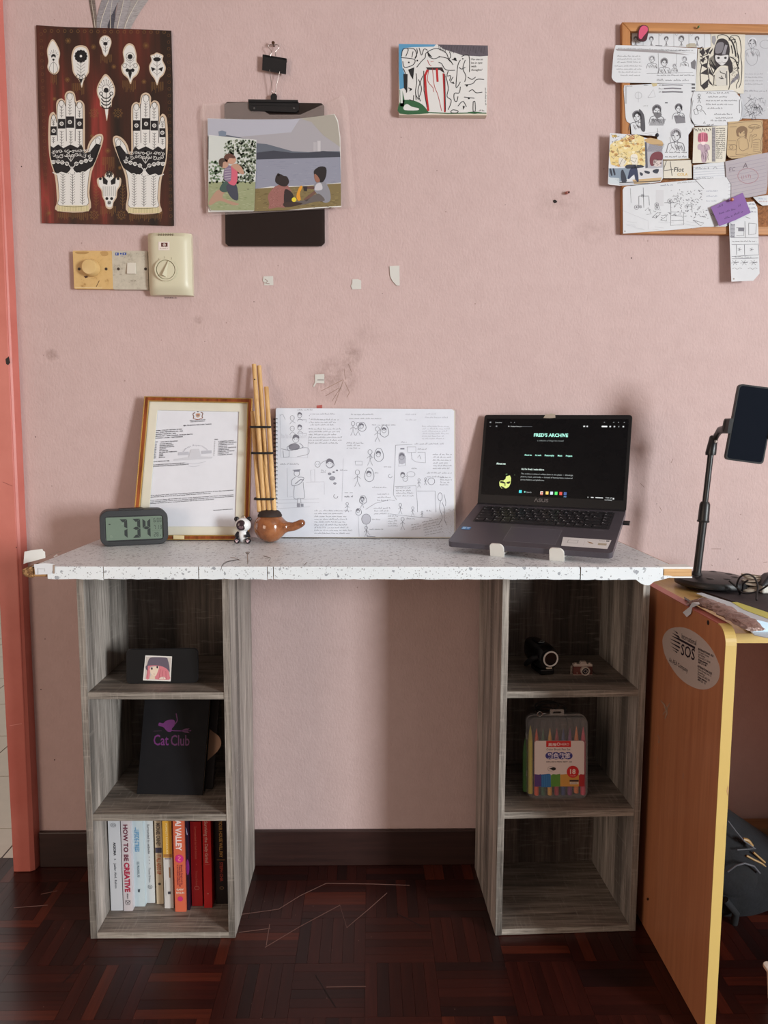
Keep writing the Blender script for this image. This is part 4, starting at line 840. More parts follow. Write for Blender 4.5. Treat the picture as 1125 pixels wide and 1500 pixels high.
def d5(I):
    I.scrawl(1112, 51, 13, 2.4, (90, 90, 95), 1, .9); person_sketch(I, 1102, 64, 6, (158, 158, 164), (164, 164, 170)); I.curve([(1094, 78), (1093, 88), (1100, 96), (1108, 92), (1110, 80)], .6, (150, 150, 156), 1); I.ring(1121, 65, 8, .6, (150, 150, 156), 1, ry=6)
    for k in range(4): I.scrawl(1091, 109 + 5 * k, 26, 2.0, (150, 150, 155), 1, .45)
    for k in range(46): x = I.R.uniform(1090, 1118); y = I.R.uniform(142, 172); I.line([(x, y), (x + I.R.uniform(-7, 7), y + I.R.uniform(-8, 8)), (x + I.R.uniform(-7, 7), y + I.R.uniform(-5, 9))], .5, (116, 116, 122), 1)
    I.scrawl(1089, 134, 34, 2.4, (120, 120, 126), 1, .5)
paper(C9([(750, 110), (1125, 108), (1300, 108), (1300, 1300), (1125, 1300), (760, 1290)]), -.0048, PAG, 'large grey sheet of faint pencil sketches at the right edge of the cork board', d5)
def d4(I):
    Q = lambda pts: C9(pts)
    I.poly(smooth(Q([(410, 400), (440, 300), (470, 250), (540, 240), (600, 290), (620, 380), (615, 480), (650, 560), (660, 660), (620, 700), (600, 640), (590, 600), (500, 600), (440, 650), (410, 700), (395, 720), (420, 640), (430, 590), (415, 520)]), 3, True), (40, 30, 34), 2)
    I.poly(smooth(Q([(435, 330), (480, 290), (540, 300), (530, 380), (500, 430), (430, 430)]), 3, True), (120, 116, 122), 3); I.poly(Q([(560, 320), (590, 330), (560, 450), (515, 450)]), (140, 136, 142), 3)
    I.poly(smooth(Q([(432, 460), (500, 468), (595, 455), (598, 500), (575, 550), (515, 595), (450, 550), (430, 510)]), 3, True), (206, 204, 204), 3)
    for x in (470, 562): I.disc(*Q([(x, 495)])[0], 2.0, (30, 26, 28), 4, ry=1.7, n=10)
    I.line(Q([(455, 560), (515, 562), (575, 556)]), .5, (40, 30, 34), 4); I.poly(Q([(495, 562), (545, 562), (515, 590)]), (214, 212, 212), 5); I.line(Q([(515, 535), (520, 548)]), .4, K, 4)
    I.poly(smooth(Q([(500, 620), (575, 622), (580, 660), (480, 660)]), 2, True), (200, 196, 190), 3); I.poly(Q([(430, 700), (470, 660), (590, 665), (590, 860), (440, 860)]), (202, 198, 190), 2)
    for a in ([(490, 665), (500, 690), (560, 705), (565, 760)], [(580, 670), (582, 855)], [(615, 660), (620, 850), (605, 915)], [(475, 755), (540, 770)], [(500, 770), (510, 730), (530, 770), (500, 772)], [(415, 720), (408, 850), (445, 860)]): I.line(Q(a), 1.0, (34, 28, 32), 4)
    I.curve(Q([(460, 240), (470, 200), (540, 190), (600, 220), (615, 260)]), .9, K, 3); I.curve(Q([(610, 270), (630, 215), (700, 200), (750, 240), (770, 380), (765, 480), (780, 600), (770, 800), (740, 890)]), .9, K, 3); I.curve(Q([(620, 240), (660, 230), (700, 290), (720, 420), (740, 500), (725, 640), (745, 760), (710, 850), (712, 900)]), .9, K, 3)
    I.curve(Q([(625, 250), (660, 300), (690, 400), (700, 480)]), 2.0, K, 4)
    for a in ([(640, 260), (690, 250), (680, 300)], [(640, 330), (660, 440)], [(720, 430), (740, 540), (710, 560), (740, 640)], [(620, 480), (690, 520), (720, 590)]): I.curve(Q(a), 1.3, K, 4)
    RR = I.R
    for k in range(90): x = RR.uniform(640, 730); y = RR.uniform(480, 820); I.disc(*Q([(x, y)])[0], .45, (44, 38, 42), 4, n=5)
    I.poly(Q([(640, 800), (735, 690), (735, 760), (630, 850)]), (128, 124, 130), 3)
    # left side: fans of black triangles
    for a in ([(225, 420), (270, 360), (300, 430), (260, 470)], [(290, 400), (370, 350), (330, 450)], [(340, 430), (400, 360), (390, 400), (360, 450)], [(225, 520), (300, 480), (270, 560)], [(240, 590), (330, 640), (320, 560)], [(235, 700), (330, 720), (320, 650)], [(240, 860), (345, 770), (330, 880), (280, 910)], [(300, 470), (350, 460), (330, 520)], [(340, 640), (410, 740), (345, 700)], [(345, 780), (410, 870), (350, 830)]): I.poly(Q(a), (40, 32, 36), 2)
    for a in ([(225, 430), (235, 360), (260, 350)], [(230, 470), (300, 520), (225, 540), (250, 590), (230, 700), (240, 860), (290, 915)], [(340, 480), (320, 600), (335, 700), (350, 800)], [(250, 860), (330, 790)], [(260, 890), (340, 840)], [(240, 480), (330, 440)], [(240, 700), (330, 640)], [(350, 560), (400, 700)], [(370, 520), (440, 640)], [(340, 620), (405, 740)]): I.line(Q(a), 1.1, (34, 28, 32), 3)
    for k in range(7): I.curve(Q([(350 + k * 11, 500 - k * 8), (360 + k * 10, 580), (420 + k * 4, 650)]), .6, K, 3)
    I.scrawl(*Q([(690, 175)])[0], 9, 2, PCL, 1, .4); I.poly(Q([(385, 210), (430, 200), (440, 260), (415, 330), (385, 290)]), (150, 148, 152), 1); I.scrawl(*Q([(380, 175)])[0], 6, 2, PCL, 1, .4); I.rect(*Q([(495, 118)])[0], *Q([(510, 155)])[0], (60, 30, 24), 1)
paper(A4([(755, 190), (978, 189), (968, 605), (655, 605), (672, 318), (758, 302)]), -.0060, PAC, 'portrait sheet, bold black-ink girl with long patterned hair on cream paper', d4)
def d2(I):
    I.poly(A4([(140, 318), (250, 320), (400, 325), (520, 338), (620, 356), (500, 348), (350, 338), (150, 328)]), (150, 144, 146), 1)
    I.line(A4([(142, 318), (400, 324), (655, 345)]), .5, (170, 166, 166), 1); I.scrawl(905, 71.5, 110, 1.8, (110, 110, 116), 1, .5, ang=.03); I.scrawl(965, 75, 40, 2.2, (100, 100, 106), 1, .5)
    for k in range(3): I.scrawl(904, 83 + k * 4.4, 34, 2.4, (112, 112, 118), 1, .42)
    for k in range(4): I.scrawl(900 + k * 3, 97.5 + k * 4.5, 40 - k * 4, 2.2, (120, 120, 126), 1, .4)
    for x, y, r, hb in ((955, 87, 4.2, 0), (973, 92, 5, 1), (988, 97, 2.6, 0), (1002.5, 87, 3.4, 0)): person_sketch(I, x, y, r, PCL, (100, 98, 102) if hb else (150, 150, 155), True)
    I.line(A4([(415, 345), (418, 475)]), .5, PCL, 1); I.line(A4([(535, 345), (530, 475)]), .4, PCL, 1); I.line(A4([(340, 475), (640, 470)]), .4, PCL, 1); I.scrawl(962, 111, 55, 2.4, (96, 96, 102), 1, .5); I.scrawl(962, 118.5, 46, 3.2, (70, 70, 76), 1, .6); I.poly(A4([(625, 405), (650, 385), (660, 400), (655, 450), (630, 440)]), (112, 110, 114), 1)
paper(A4([(140, 292), (400, 298), (668, 312), (658, 540), (350, 537), (145, 533), (125, 520), (114, 500), (126, 345)]), -.0178, PAP, 'drawing sheet with a torn horizontal fold sticking out past the board edge, upper left', d2, tz=-.05)
def d3(I):
    I.ring(935, 140, 5, .5, (170, 170, 176), 1); I.line([(935, 135), (935, 150)], .4, (170, 170, 176), 1); I.line([(949, 143), (957, 131), (960, 142), (949, 143)], .5, (160, 160, 166), 1)
    for k, (x0, x1) in enumerate(((970, 1000), (972, 998), (970, 1000))): I.scrawl(965, 125.5 + k * 5, 6, 2, PEN, 1, .5); I.line([(x0, 125 + k * 5), ((x0 + x1) / 2, 124.4 + k * 5), (x1, 125 + k * 5)], 1.4 + k * .4, (118, 116, 122), 1); I.line([(1013, 124 + k * 5), (1018, 124 + k * 5)], 2.6, (92, 90, 94), 1)
    I.poly([(954, 122), (963, 122), (962, 126), (956, 127)], (196, 180, 140), 1)
    person_sketch(I, 933, 171, 6.2, (100, 98, 104), (64, 62, 68)); I.poly(smooth([(936, 160), (943, 168), (945, 185), (944, 193), (939, 190), (938, 175)], 3, True), (76, 74, 80), 4)
    person_sketch(I, 962, 162, 6.0, (90, 88, 94), (70, 68, 74)); hatch(I, 951, 174, 972, 184, 22, (126, 124, 130), .5, 4, 1); I.poly(smooth([(957, 165), (968, 166), (968, 171), (962, 173)], 3, True), (110, 108, 112), 4)
    person_sketch(I, 994, 159, 5.0, (100, 98, 104), (70, 68, 74)); I.poly([(987, 170), (993, 169), (1003, 172), (1004, 180), (990, 181)], (122, 120, 126), 1)
    I.scrawl(916, 127, 10, 1.8, PCL, 1, .4); I.scrawl(943, 125.5, 6, 2.4, PEN, 1, .6); I.scrawl(942, 155.5, 7, 2, PCL, 1, .4); I.line([(963, 188), (963.5, 197)], .6, PCL, 1); I.rect(915.5, 127, 918, 152, (176, 176, 180), 1); I.rect(974, 150, 978, 151.5, (80, 80, 86), 1); I.line([(930, 198), (1005, 187)], .4, (160, 160, 165), 1)
paper(A4([(196, 552), (420, 541), (660, 536), (655, 600), (625, 640), (625, 780), (650, 815), (612, 870), (400, 880), (243, 868), (236, 800), (212, 785), (205, 760), (192, 575)]), -.0148, PAP, 'sheet of three shaded pencil portraits, long-haired girl, bearded man and youth', d3)
def d6(I):
    I.curve(A4([(650, 592), (898, 590), (950, 645), (948, 765), (880, 808), (660, 808), (628, 755), (640, 650)]), .5, (90, 88, 92), 1, closed=False)
    for k, (x, w) in enumerate(((1034, 34), (1037, 28), (1034, 46), (1034, 40), (1036, 22), (1046, 26), (1048, 26))): I.scrawl(x, 137 + k * 5.6 + (3 if k > 4 else 0), w, 2.3, (70, 68, 74), 1, .5)
    I.scrawl(1041, 177.5, 22, 2.4, PEN, 1, .5); I.scrawl(1035, 183.5, 10, 2.2, PEN, 1, .7); I.line([(1083, 146), (1083, 166)], 1.0, (90, 88, 92), 1)
    stick(I, 1024, 151, 13, PEN, .6); I.ring(1024, 158, 4, .5, PEN, 1); I.line([(1016, 161), (1021, 159), (1023, 167), (1018, 168), (1016, 161)], .6, PEN, 1); I.line([(1026, 164), (1029, 161), (1034, 168)], .6, PEN, 1); I.line([(1030, 181), (1032, 178), (1033, 182)], .6, PEN, 1)
paper(A4([(645, 590), (900, 582), (958, 642), (955, 770), (880, 815), (655, 815), (622, 755), (632, 640)]), -.0158, PAP, 'white clipped-corner note with handwriting and a tiny figure, under the ink girl', d6)
def d8(I):
    person_sketch(I, 990, 199, 7.2, (110, 108, 114), (124, 122, 128)); I.line([(981, 201), (984, 216), (980, 222)], .5, PCL, 1); I.scrawl(974, 224, 33, 3, (60, 58, 64), 1, .6); I.scrawl(974, 230.5, 33, 3, (60, 58, 64), 1, .6)
paper(A9([(700, 40), (780, -30), (1090, -30), (1110, 60), (1108, 385), (780, 390), (700, 300)]), -.0155, PAP, 'pencil portrait of a shaggy-haired youth with two lines of writing, above the Flot note', d8)
def d9(I):
    Q = A9; I.line(Q([(820, 415), (790, 500), (790, 540), (910, 525)]), .8, (60, 58, 62), 1); I.line(Q([(870, 420), (895, 610)]), .8, (60, 58, 62), 1)
    I.text('Flot', *Q([(918, 555)])[0], 9.5, (34, 32, 36), 1, bold=.01, shear=.15); I.text('COLA', *Q([(965, 608)])[0], 5.6, (212, 170, 60), 1, bold=.012); I.line(Q([(775, 398), (1125, 385)]), 1.0, (176, 160, 130), 2)
paper(A9([(780, 412), (1120, 400), (1150, 400), (1155, 640), (780, 640)]), -.0152, PAC, 'small cream note reading Flot in black pen', d9)
def d12(I):
    for k in range(5): I.line(B9([(140, 860 + k * 32), (640, 830 + k * 32)]), .35, (150, 156, 176), 1)
    I.scrawl(*B9([(165, 875)])[0], 20, 2.6, (70, 66, 80), 1, .5); I.line(B9([(400, 880), (425, 848), (455, 875)]), .5, PEN, 1); I.scrawl(*B9([(180, 1005)])[0], 46, 2.2, (80, 78, 96), 1, .45)
paper(B9([(140, 830), (520, 780), (660, 780), (660, 1010), (620, 1030), (140, 1010)]), -.0154, PAP, 'strip of blue-ruled paper with one handwritten line under the pink-haired sketch', d12)
def d14(I):
    Q = A5; RR = I.R
    I.line(Q([(235, 335), (240, 430)]), .4, PCL, 1); I.line(Q([(190, 480), (350, 545), (350, 600)]), .35, (180, 180, 186), 1)
    for a in ([(290, 385), (355, 385)], [(318, 330), (322, 460)], [(290, 385), (290, 450)], [(355, 390), (358, 445)], [(455, 428), (530, 428)], [(495, 410), (497, 490)], [(497, 488), (580, 490), (580, 570), (495, 575), (497, 488)], [(500, 510), (578, 515)], [(500, 545), (578, 540)], [(380, 520), (410, 492), (430, 498), (400, 528), (380, 520)], [(430, 540), (470, 515), (470, 545), (430, 540)], [(330, 480), (350, 460), (370, 500), (340, 505)], [(640, 540), (710, 560), (690, 578), (640, 540)], [(600, 470), (610, 440), (630, 440), (635, 490)], [(585, 450), (640, 450)]): I.line(Q(a), .6, (96, 94, 100), 1)
    for x, y, r in ((275, 457, 14), (300, 455, 8), (405, 440, 12), (408, 460, 14), (314, 382, 9), (490, 418, 14)): I.ring(*Q([(x, y)])[0], r / 4.4, .6, (100, 98, 104), 1); I.disc(*Q([(x, y)])[0], r / 9, (130, 128, 134), 2, n=8)
    for k in range(70): x = RR.uniform(500, 700); y = RR.uniform(345, 460); I.curve(Q([(x, y), (x + RR.uniform(-9, 9), y + RR.uniform(-9, 9)), (x + RR.uniform(-12, 12), y + RR.uniform(-9, 9))]), .5, (120, 118, 124), 1)
    for k in range(60): x = RR.uniform(350, 780); y = RR.uniform(460, 530); I.curve(Q([(x, y), (x + RR.uniform(-12, 12), y + RR.uniform(-12, 12)), (x + RR.uniform(-16, 16), y)]), .5, (110, 108, 114), 1)
    for k in range(14): x = RR.uniform(190, 700); y = RR.uniform(545, 600); I.line(Q([(x, y), (x + 60, y + 8)]), .3, (176, 176, 182), 1)
    I.scrawl(*Q([(430, 320)])[0], 18, 2.6, (70, 84, 120), 1, .5, ang=-.06); I.scrawl(*Q([(540, 303)])[0], 28, 2.2, PCL, 1, .45, ang=-.06)
    for k in range(3): I.scrawl(*Q([(725, 355 + k * 32)])[0], 16, 1.8, (120, 130, 160), 1, .4)
    I.line(Q([(645, 270), (710, 340)]), .8, (120, 118, 122), 1); I.disc(*Q([(200, 612)])[0], 1.0, (120, 110, 100), 1, n=8); I.rect(*Q([(400, 345)])[0], *Q([(450, 450)])[0], (200, 200, 204), 0)
paper(A5([(186, 345), (195, 328), (215, 321), (500, 293), (860, 262), (888, 300), (886, 400), (890, 562), (850, 582), (712, 584), (560, 600), (188, 628)]), -.0165, PAP, 'wide pencil landscape of a busy harbour or market scene, bottom left of the board', d14, tz=-.02)
def d13(I):
    for k in range(10): I.line(B9([(600, 850 + k * 48 - 20), (1100, 850 + k * 48 - 120)]), .35, (140, 134, 150), 1)
    I.text('EC', *B9([(610, 910)])[0], 8, (120, 108, 116), 1, shear=.2, ang=-.1); I.text('A', *B9([(790, 870)])[0], 11, (110, 96, 104), 1, shear=.2, ang=-.1); I.ring(*B9([(860, 970)])[0], 15, .7, (166, 118, 126), 1, ry=11); I.text('(117)', *B9([(775, 1010)])[0], 7, (166, 118, 126), 1, ang=-.15)
paper(B9([(560, 780), (700, 750), (900, 700), (1130, 660), (1118, 1100), (1100, 1205), (870, 1255), (640, 1260), (640, 1080), (575, 980)]), -.0196, LIN, 'lilac-grey ruled sheet with a large letter A curling off the board', d13, tx=-.04)
def d10(I):
    Q = B9; RR = I.R
    I.poly(smooth(Q([(205, 520), (200, 440), (240, 400), (300, 400), (330, 440), (325, 515), (290, 525), (240, 525)]), 3, True), (206, 120, 140), 1); I.poly(smooth(Q([(235, 525), (300, 522), (290, 555), (255, 560)]), 2, True), (226, 206, 206), 2)
    for k in range(24): x = RR.uniform(205, 325); I.line(Q([(x, 410), (x + RR.uniform(-6, 6), 515)]), .5, (164, 76, 100), 2)
    I.poly(smooth(Q([(200, 560), (260, 545), (340, 560), (360, 620), (330, 640), (310, 780), (250, 780), (240, 640), (200, 620)]), 3, True), (176, 152, 164), 1)
    for k in range(30): x = RR.uniform(240, 350); y = RR.uniform(560, 740); I.line(Q([(x, y), (x + 6, y + RR.uniform(20, 50))]), .5, (112, 92, 104), 2)
    for k in range(9):
        q = Q([(155 + k * 25, 340 + (k % 2) * 12)])[0]; I.line([q, (q[0] + 1.5, q[1] + 3.5)], .9, BLK, 2)
    I.rect(*Q([(385, 330)])[0], *Q([(430, 780)])[0], (116, 112, 116), 1)
    for k in range(26): y = 335 + k * 17; I.line(Q([(388, y), (428, y + 5)]), .5, (170, 166, 170), 2)
    for k in range(16): I.scrawl(*Q([(440, 350 + k * 26)])[0], 13 - (k > 11) * 4, 1.9, (50, 48, 54), 2, .6)
paper(B9([(145, 330), (370, 322), (595, 300), (585, 540), (560, 780), (480, 795), (130, 800)]), -.0172, PAC, 'card with a pink-haired sketch figure beside a column of cramped writing', d10, tx=.03)
def d11(I):
    Q = B9; c = (96, 76, 58)
    I.curve(Q([(608, 285), (1035, 258), (1040, 480), (1030, 660), (620, 720)]), .5, c, 1, n=2); I.poly(smooth(Q([(715, 440), (705, 370), (740, 325), (800, 315), (850, 350), (845, 430), (835, 480), (820, 440), (815, 370), (770, 400), (735, 400), (740, 450)]), 3, True), (122, 94, 66), 2); I.ring(*Q([(778, 410)])[0], 5.2, .5, c, 1, ry=5.4)
    for x in (760, 808): I.disc(*Q([(x, 405)])[0], .8, (60, 44, 34), 3, n=6)
    for a in ([(760, 465), (725, 490), (710, 560), (700, 690)], [(810, 465), (850, 490), (865, 560), (860, 620)], [(740, 500), (745, 600), (790, 640), (850, 610)], [(600, 505), (700, 505)], [(600, 560), (695, 560), (695, 625), (600, 625)], [(925, 500), (1020, 495), (1020, 640), (925, 640)], [(880, 520), (890, 440), (910, 430), (915, 530), (900, 600)], [(910, 450), (960, 420), (975, 440), (930, 465)], [(700, 690), (860, 680)]): I.curve(Q(a), .5, c, 1)
    I.ring(*Q([(640, 592)])[0], 2.6, .5, c, 1); I.ring(*Q([(945, 322)])[0], 8.6, .5, c, 1, ry=3.2); I.text('Good luck', *Q([(945, 335)])[0], 3.4, c, 2, 'c'); I.curve(Q([(930, 350), (910, 390), (880, 400)]), .5, c, 1); I.line(Q([(620, 325), (710, 322)]), .4, c, 1)
    for k in range(5): I.line(Q([(925, 530 + k * 24), (1000, 527 + k * 24)]), .4, c, 1)
paper(smooth(B9([(600, 275), (630, 255), (1020, 235), (1050, 255), (1055, 300), (1045, 670), (1010, 690), (700, 740), (630, 735), (590, 705), (583, 640), (595, 400)]), 2, True), -.0176, TAN, 'rounded tan card with an ink drawing of a girl and a speech bubble', d11)
def d7(I):
    Q = A9; RR = I.R; Y1 = (222, 200, 140)
    I.poly(smooth(Q([(80, 200), (200, 140), (330, 80), (520, 100), (530, 480), (300, 480), (90, 460)]), 2, True), Y1, 0)
    for k in range(60): x = RR.uniform(85, 520); y = RR.uniform(70, 470); I.poly(smooth([(q[0], q[1]) for q in Q([(x, y), (x + 30, y - 12), (x + 50, y + 10), (x + 20, y + 24)])], 2, True), RR.choice([(216, 184, 112), (232, 220, 180), (196, 150, 90), (224, 206, 158)]), 1)
    for k in range(90): x = RR.uniform(80, 520); y = RR.uniform(60, 480); I.line(Q([(x, y), (x + RR.uniform(-24, 24), y + RR.uniform(-20, 20)), (x + RR.uniform(-24, 24), y + RR.uniform(-20, 20))]), .45, RR.choice([(150, 110, 70), (90, 72, 60), (60, 56, 66)]), 2)
    for k in range(14): x = RR.uniform(260, 380); y = RR.uniform(60, 120); I.line(Q([(x, y), (x + 20, y + 10)]), .7, (168, 70, 66), 3)
    I.poly(Q([(535, 170), (765, 170), (770, 500), (540, 520)]), (170, 168, 176), 1)
    for k in range(20): x = 560 + k * 10; I.line(Q([(x, 290), (x + 40, 190)]), .45, (104, 102, 112), 2)
    I.poly(Q([(535, 165), (560, 165), (575, 500), (545, 510)]), (84, 84, 96), 2); I.poly(smooth(Q([(530, 130), (620, 110), (760, 150), (770, 215), (650, 200), (560, 170)]), 2, True), (190, 158, 112), 2)
    I.poly(smooth(Q([(600, 380), (640, 310), (720, 290), (770, 320), (765, 400), (700, 410), (660, 470), (610, 470)]), 3, True), (112, 48, 58), 3); I.poly(smooth(Q([(650, 400), (750, 400), (740, 480), (660, 480)]), 2, True), (206, 190, 186), 3)
    for k in range(12): x = RR.uniform(640, 750); y = RR.uniform(400, 470); I.line(Q([(x, y), (x + 18, y + RR.uniform(-12, 12))]), .6, (70, 40, 50), 4)
    I.poly(Q([(60, 510), (340, 505), (330, 640), (200, 690), (60, 620)]), (128, 142, 158), 1); I.poly(Q([(430, 500), (770, 520), (770, 620), (440, 640)]), (206, 204, 206), 1)
    for a in ([(350, 500), (400, 470), (430, 490), (455, 680), (410, 660), (395, 590), (330, 650), (310, 630)], [(70, 520), (90, 515), (110, 600), (90, 605)], [(110, 520), (130, 515), (150, 590), (130, 600)], [(220, 560), (250, 530), (300, 680), (230, 690)], [(470, 560), (510, 580), (500, 610), (475, 600)], [(530, 540), (600, 555), (590, 585), (540, 570)], [(650, 530), (720, 520), (700, 580), (640, 560)], [(280, 480), (330, 460), (500, 470), (510, 500), (300, 515)]): I.poly(smooth(Q(a), 2, True), (38, 46, 78) if a[0][0] in (350,) else (44, 46, 60), 3)
    I.poly(smooth(Q([(350, 340), (400, 320), (440, 350), (430, 480), (380, 480), (350, 400)]), 2, True), (222, 216, 204), 3); I.line(Q([(360, 370), (430, 380), (400, 430), (340, 400)]), .6, (80, 84, 60), 4); I.poly(smooth(Q([(190, 380), (230, 370), (290, 420), (250, 480), (200, 470)]), 2, True), (216, 210, 198), 3); I.line(Q([(200, 470), (240, 390), (260, 440), (300, 370)]), .5, K, 4)
    I.poly(Q([(370, 660), (760, 630), (740, 680), (400, 720)]), (192, 162, 120), 2); I.line(Q([(200, 700), (450, 690), (740, 675)]), 1.2, (34, 32, 40), 3); I.line(Q([(200, 720), (450, 715), (600, 708)]), .8, (80, 78, 90), 3); I.poly(Q([(60, 630), (200, 640), (200, 725), (60, 705)]), (196, 204, 210), 1)
paper(A9([(75, 45), (330, 60), (560, 110), (740, 145), (770, 175), (775, 640), (740, 690), (450, 725), (200, 738), (70, 725), (50, 712)]), -.0200, PAP, 'yellow and navy watercolour street painting jutting past the left of the board', d7, tz=-.03, name='pinned_painting', cat='painting')
def d16(I):
    Q = A5
    for a in ([(885, 560), (880, 650), (1062, 655)], [(975, 548), (978, 655)], [(890, 700), (1065, 695)], [(890, 775), (1065, 765), (1062, 700)], [(920, 700), (922, 765)], [(972, 700), (974, 765)], [(1000, 560), (1050, 565), (1045, 630), (1000, 635), (1000, 560)], [(920, 590), (970, 590), (968, 640), (920, 640)], [(890, 790), (1062, 785)], [(980, 520), (1010, 530)]): I.line(Q(a), .6, (84, 82, 90), 1)
    I.rect(*Q([(932, 590)])[0], *Q([(968, 612)])[0], (110, 108, 118), 1); I.rect(*Q([(884, 565)])[0], *Q([(910, 655)])[0], (160, 160, 168), 0)
    for y in (440, 465, 490): I.scrawl(*Q([(1000, y)])[0], 11, 2.2, (70, 80, 110), 1, .6)
    for y in (575, 600, 625, 648): I.scrawl(*Q([(884, y)])[0], 6, 2.4, (60, 60, 70), 1, .5)
    I.scrawl(*Q([(895, 680)])[0], 35, 2.1, PEN, 1, .5); I.scrawl(*Q([(910, 782)])[0], 24, 2, PEN, 1, .5)
    for x in (940, 1018): star_(I, *Q([(x, 730)])[0], 3)
    for x in (910, 970, 1030):
        for k in range(7): I.line(Q([(x, 815), (x + 26 * cos(k), 815 + 18 * sin(k))]), .45, (96, 94, 100), 1)
    for x in (895, 995): I.curve(Q([(x, 855), (x + 15, 850), (x + 30, 858), (x + 45, 850), (x + 60, 854)]), .5, PCL, 1)
    I.disc(*Q([(903, 920)])[0], 1.2, (150, 140, 130), 1)
def star_(I, x, y, r):
    for k in range(5): I.line([(x, y), (x + r * cos(k * 1.26), y + r * sin(k * 1.26))], .5, (90, 88, 96), 1)
paper(A5([(980, 425), (1035, 420), (1056, 460), (1062, 600), (1070, 885), (1030, 932), (888, 938), (880, 740), (873, 560), (930, 520)]), -.0205, PAP, 'long narrow comic strip page hanging below the board frame', d16, tz=.03)
paper(A5([(1028, 392), (1075, 384), (1180, 374), (1180, 440), (1090, 447), (1062, 428)]), -.0090, PAP, 'corner of a white paper at the board right edge, right of the purple note', lambda I: (I.scrawl(1110, 292, 14, 2, (110, 140, 190), 1, .5), I.scrawl(1112, 296, 12, 2, (190, 130, 120), 1, .5)))
def d15(I):
    Q = A5
    for x, y, w in ((800, 460, 8), (890, 480, 6), (935, 455, 5), (810, 505, 16), (845, 535, 12), (905, 510, 14)): I.scrawl(*Q([(x, y)])[0], w, 3.4, (60, 36, 84), 1, .6, ang=-.35)
paper(A5([(755, 457), (860, 410), (962, 363), (1013, 492), (915, 540), (810, 580)]), -.0230, PUR, 'purple handwritten sticky note pinned at a tilt', d15, tz=.05, name='sticky_note', cat='note')
# pins
def pin(px, py, y, col, label, r=.0045):
    c = onY(px, py, y); t = thing('push_pin', label, 'pin', c); MB().lathe([(.0001, .0005), (r * .5, 0), (r * .55, -.004), (r, -.0045), (r * 1.0, -.007), (r * .6, -.009), (.0001, -.0095)], 16, c, 'y').obj('head', mat('pin_%d_%d' % (col[0], col[1]), col, .3), t, smooth=True)
    MB().tube([(c.x, c.y, c.z), (c.x, -.003, c.z)], .0006, 6).obj('needle', WIRE, t)
pin(961, 199.5, -.0215, (22, 24, 40), 'black ball pin at the top right of the yellow watercolour', .0040)
pin(1070.5, 293.5, -.0250, (176, 104, 80), 'copper-red pin holding the purple note', .0038)
pin(1021.5, 41.5, -.0150, (90, 120, 60), 'tiny green pin on the upper frame rail', .0022)
c = onY(941, 49, -.016); t = thing('enamel_badge', 'small glossy pink badge pinned at the top left corner of the cork board', 'badge', c); Pc2 = planeY(-.016)
sheet(Pc2, smooth([(935, 44), (938, 38.5), (943, 37.5), (948.5, 40), (949.5, 47), (948, 54), (946, 60), (939, 61), (934, 58), (933.5, 50)], 4, True), 0, .0025, 'badge_plate', mat('badge_dark_edge', (70, 28, 40), .3), t)
sheet(Pc2, smooth([(936, 44.5), (939, 40), (943, 38.8), (947.5, 41), (948, 46), (945.5, 50), (942, 54), (939, 58), (935.5, 57), (935, 50)], 4, True), .0025, .0033, 'enamel', mat('pink_enamel', (206, 84, 116), .2), t)
# ================================================================== desk top
DZ = .806; DB = .786; DX0, DX1, DY0, DY1 = -.611, .563, -.392, -.018
TZ = m_terrazzo(); RAW = m_wood('raw_board_edge', 'X', (150, 104, 62), (206, 166, 116), 2, .7)
t = DESK = thing('desk', 'long board wrapped in torn white terrazzo film, resting on the two shelf units', 'desk', ((DX0 + DX1) / 2, DY0, DB))
MB().box(DX0 + .001, DX1 + .003, DY0 + .003, DY1, DB + .001, DZ - .0012).obj('board', RAW, t, bevel=.002)
fz = DZ
R = random.Random(21)
# film: top sheet and front lip with an uneven hanging edge, cut in strips where the film is split
top = MB().grid(lambda u, w: (DX0 + (DX1 - .004 - DX0) * u, DY0 + .0005 + (DY1 - DY0) * w, DZ + .0004 + .0003 * sin(u * 60) * sin(w * 9)), 60, 12)
top.obj('film_top', TZ, t, smooth=True, fix=False)
cuts = [(-.583, .0225), (-.482, .0), (-.311, .0), (-.187, .0), (-.176, .0), (.383, .0), (.535, .0)]
xs = [c[0] for c in cuts]
for i in range(len(xs) - 1):
    x0, x1 = xs[i] + .0006, xs[i + 1] - .0006; n = max(3, int((x1 - x0) / .012)); vs = []; off = -.0010 - .0006 * (i % 2) - (.0008 if i in (5,) else 0)
    for k in range(n + 1):
        x = x0 + (x1 - x0) * k / n; ed = -.0015 - R.uniform(0, .0016) - (.002 if k == n and i in (0, 2) else 0)
        vs += [(x, DY0 + .004, DZ + .0009), (x, DY0 + off + .001, DZ + .0006), (x, DY0 + off, DZ - .0012), (x, DY0 + off, DB + ed), (x, DY0 + .006, DB + ed + .0005)]
    fs = [(5 * k + j, 5 * k + j + 1, 5 * k + j + 6, 5 * k + j + 5) for k in range(n) for j in range(4)]
    mesh_obj('film_strip', vs, fs, TZ, t, smooth=False)
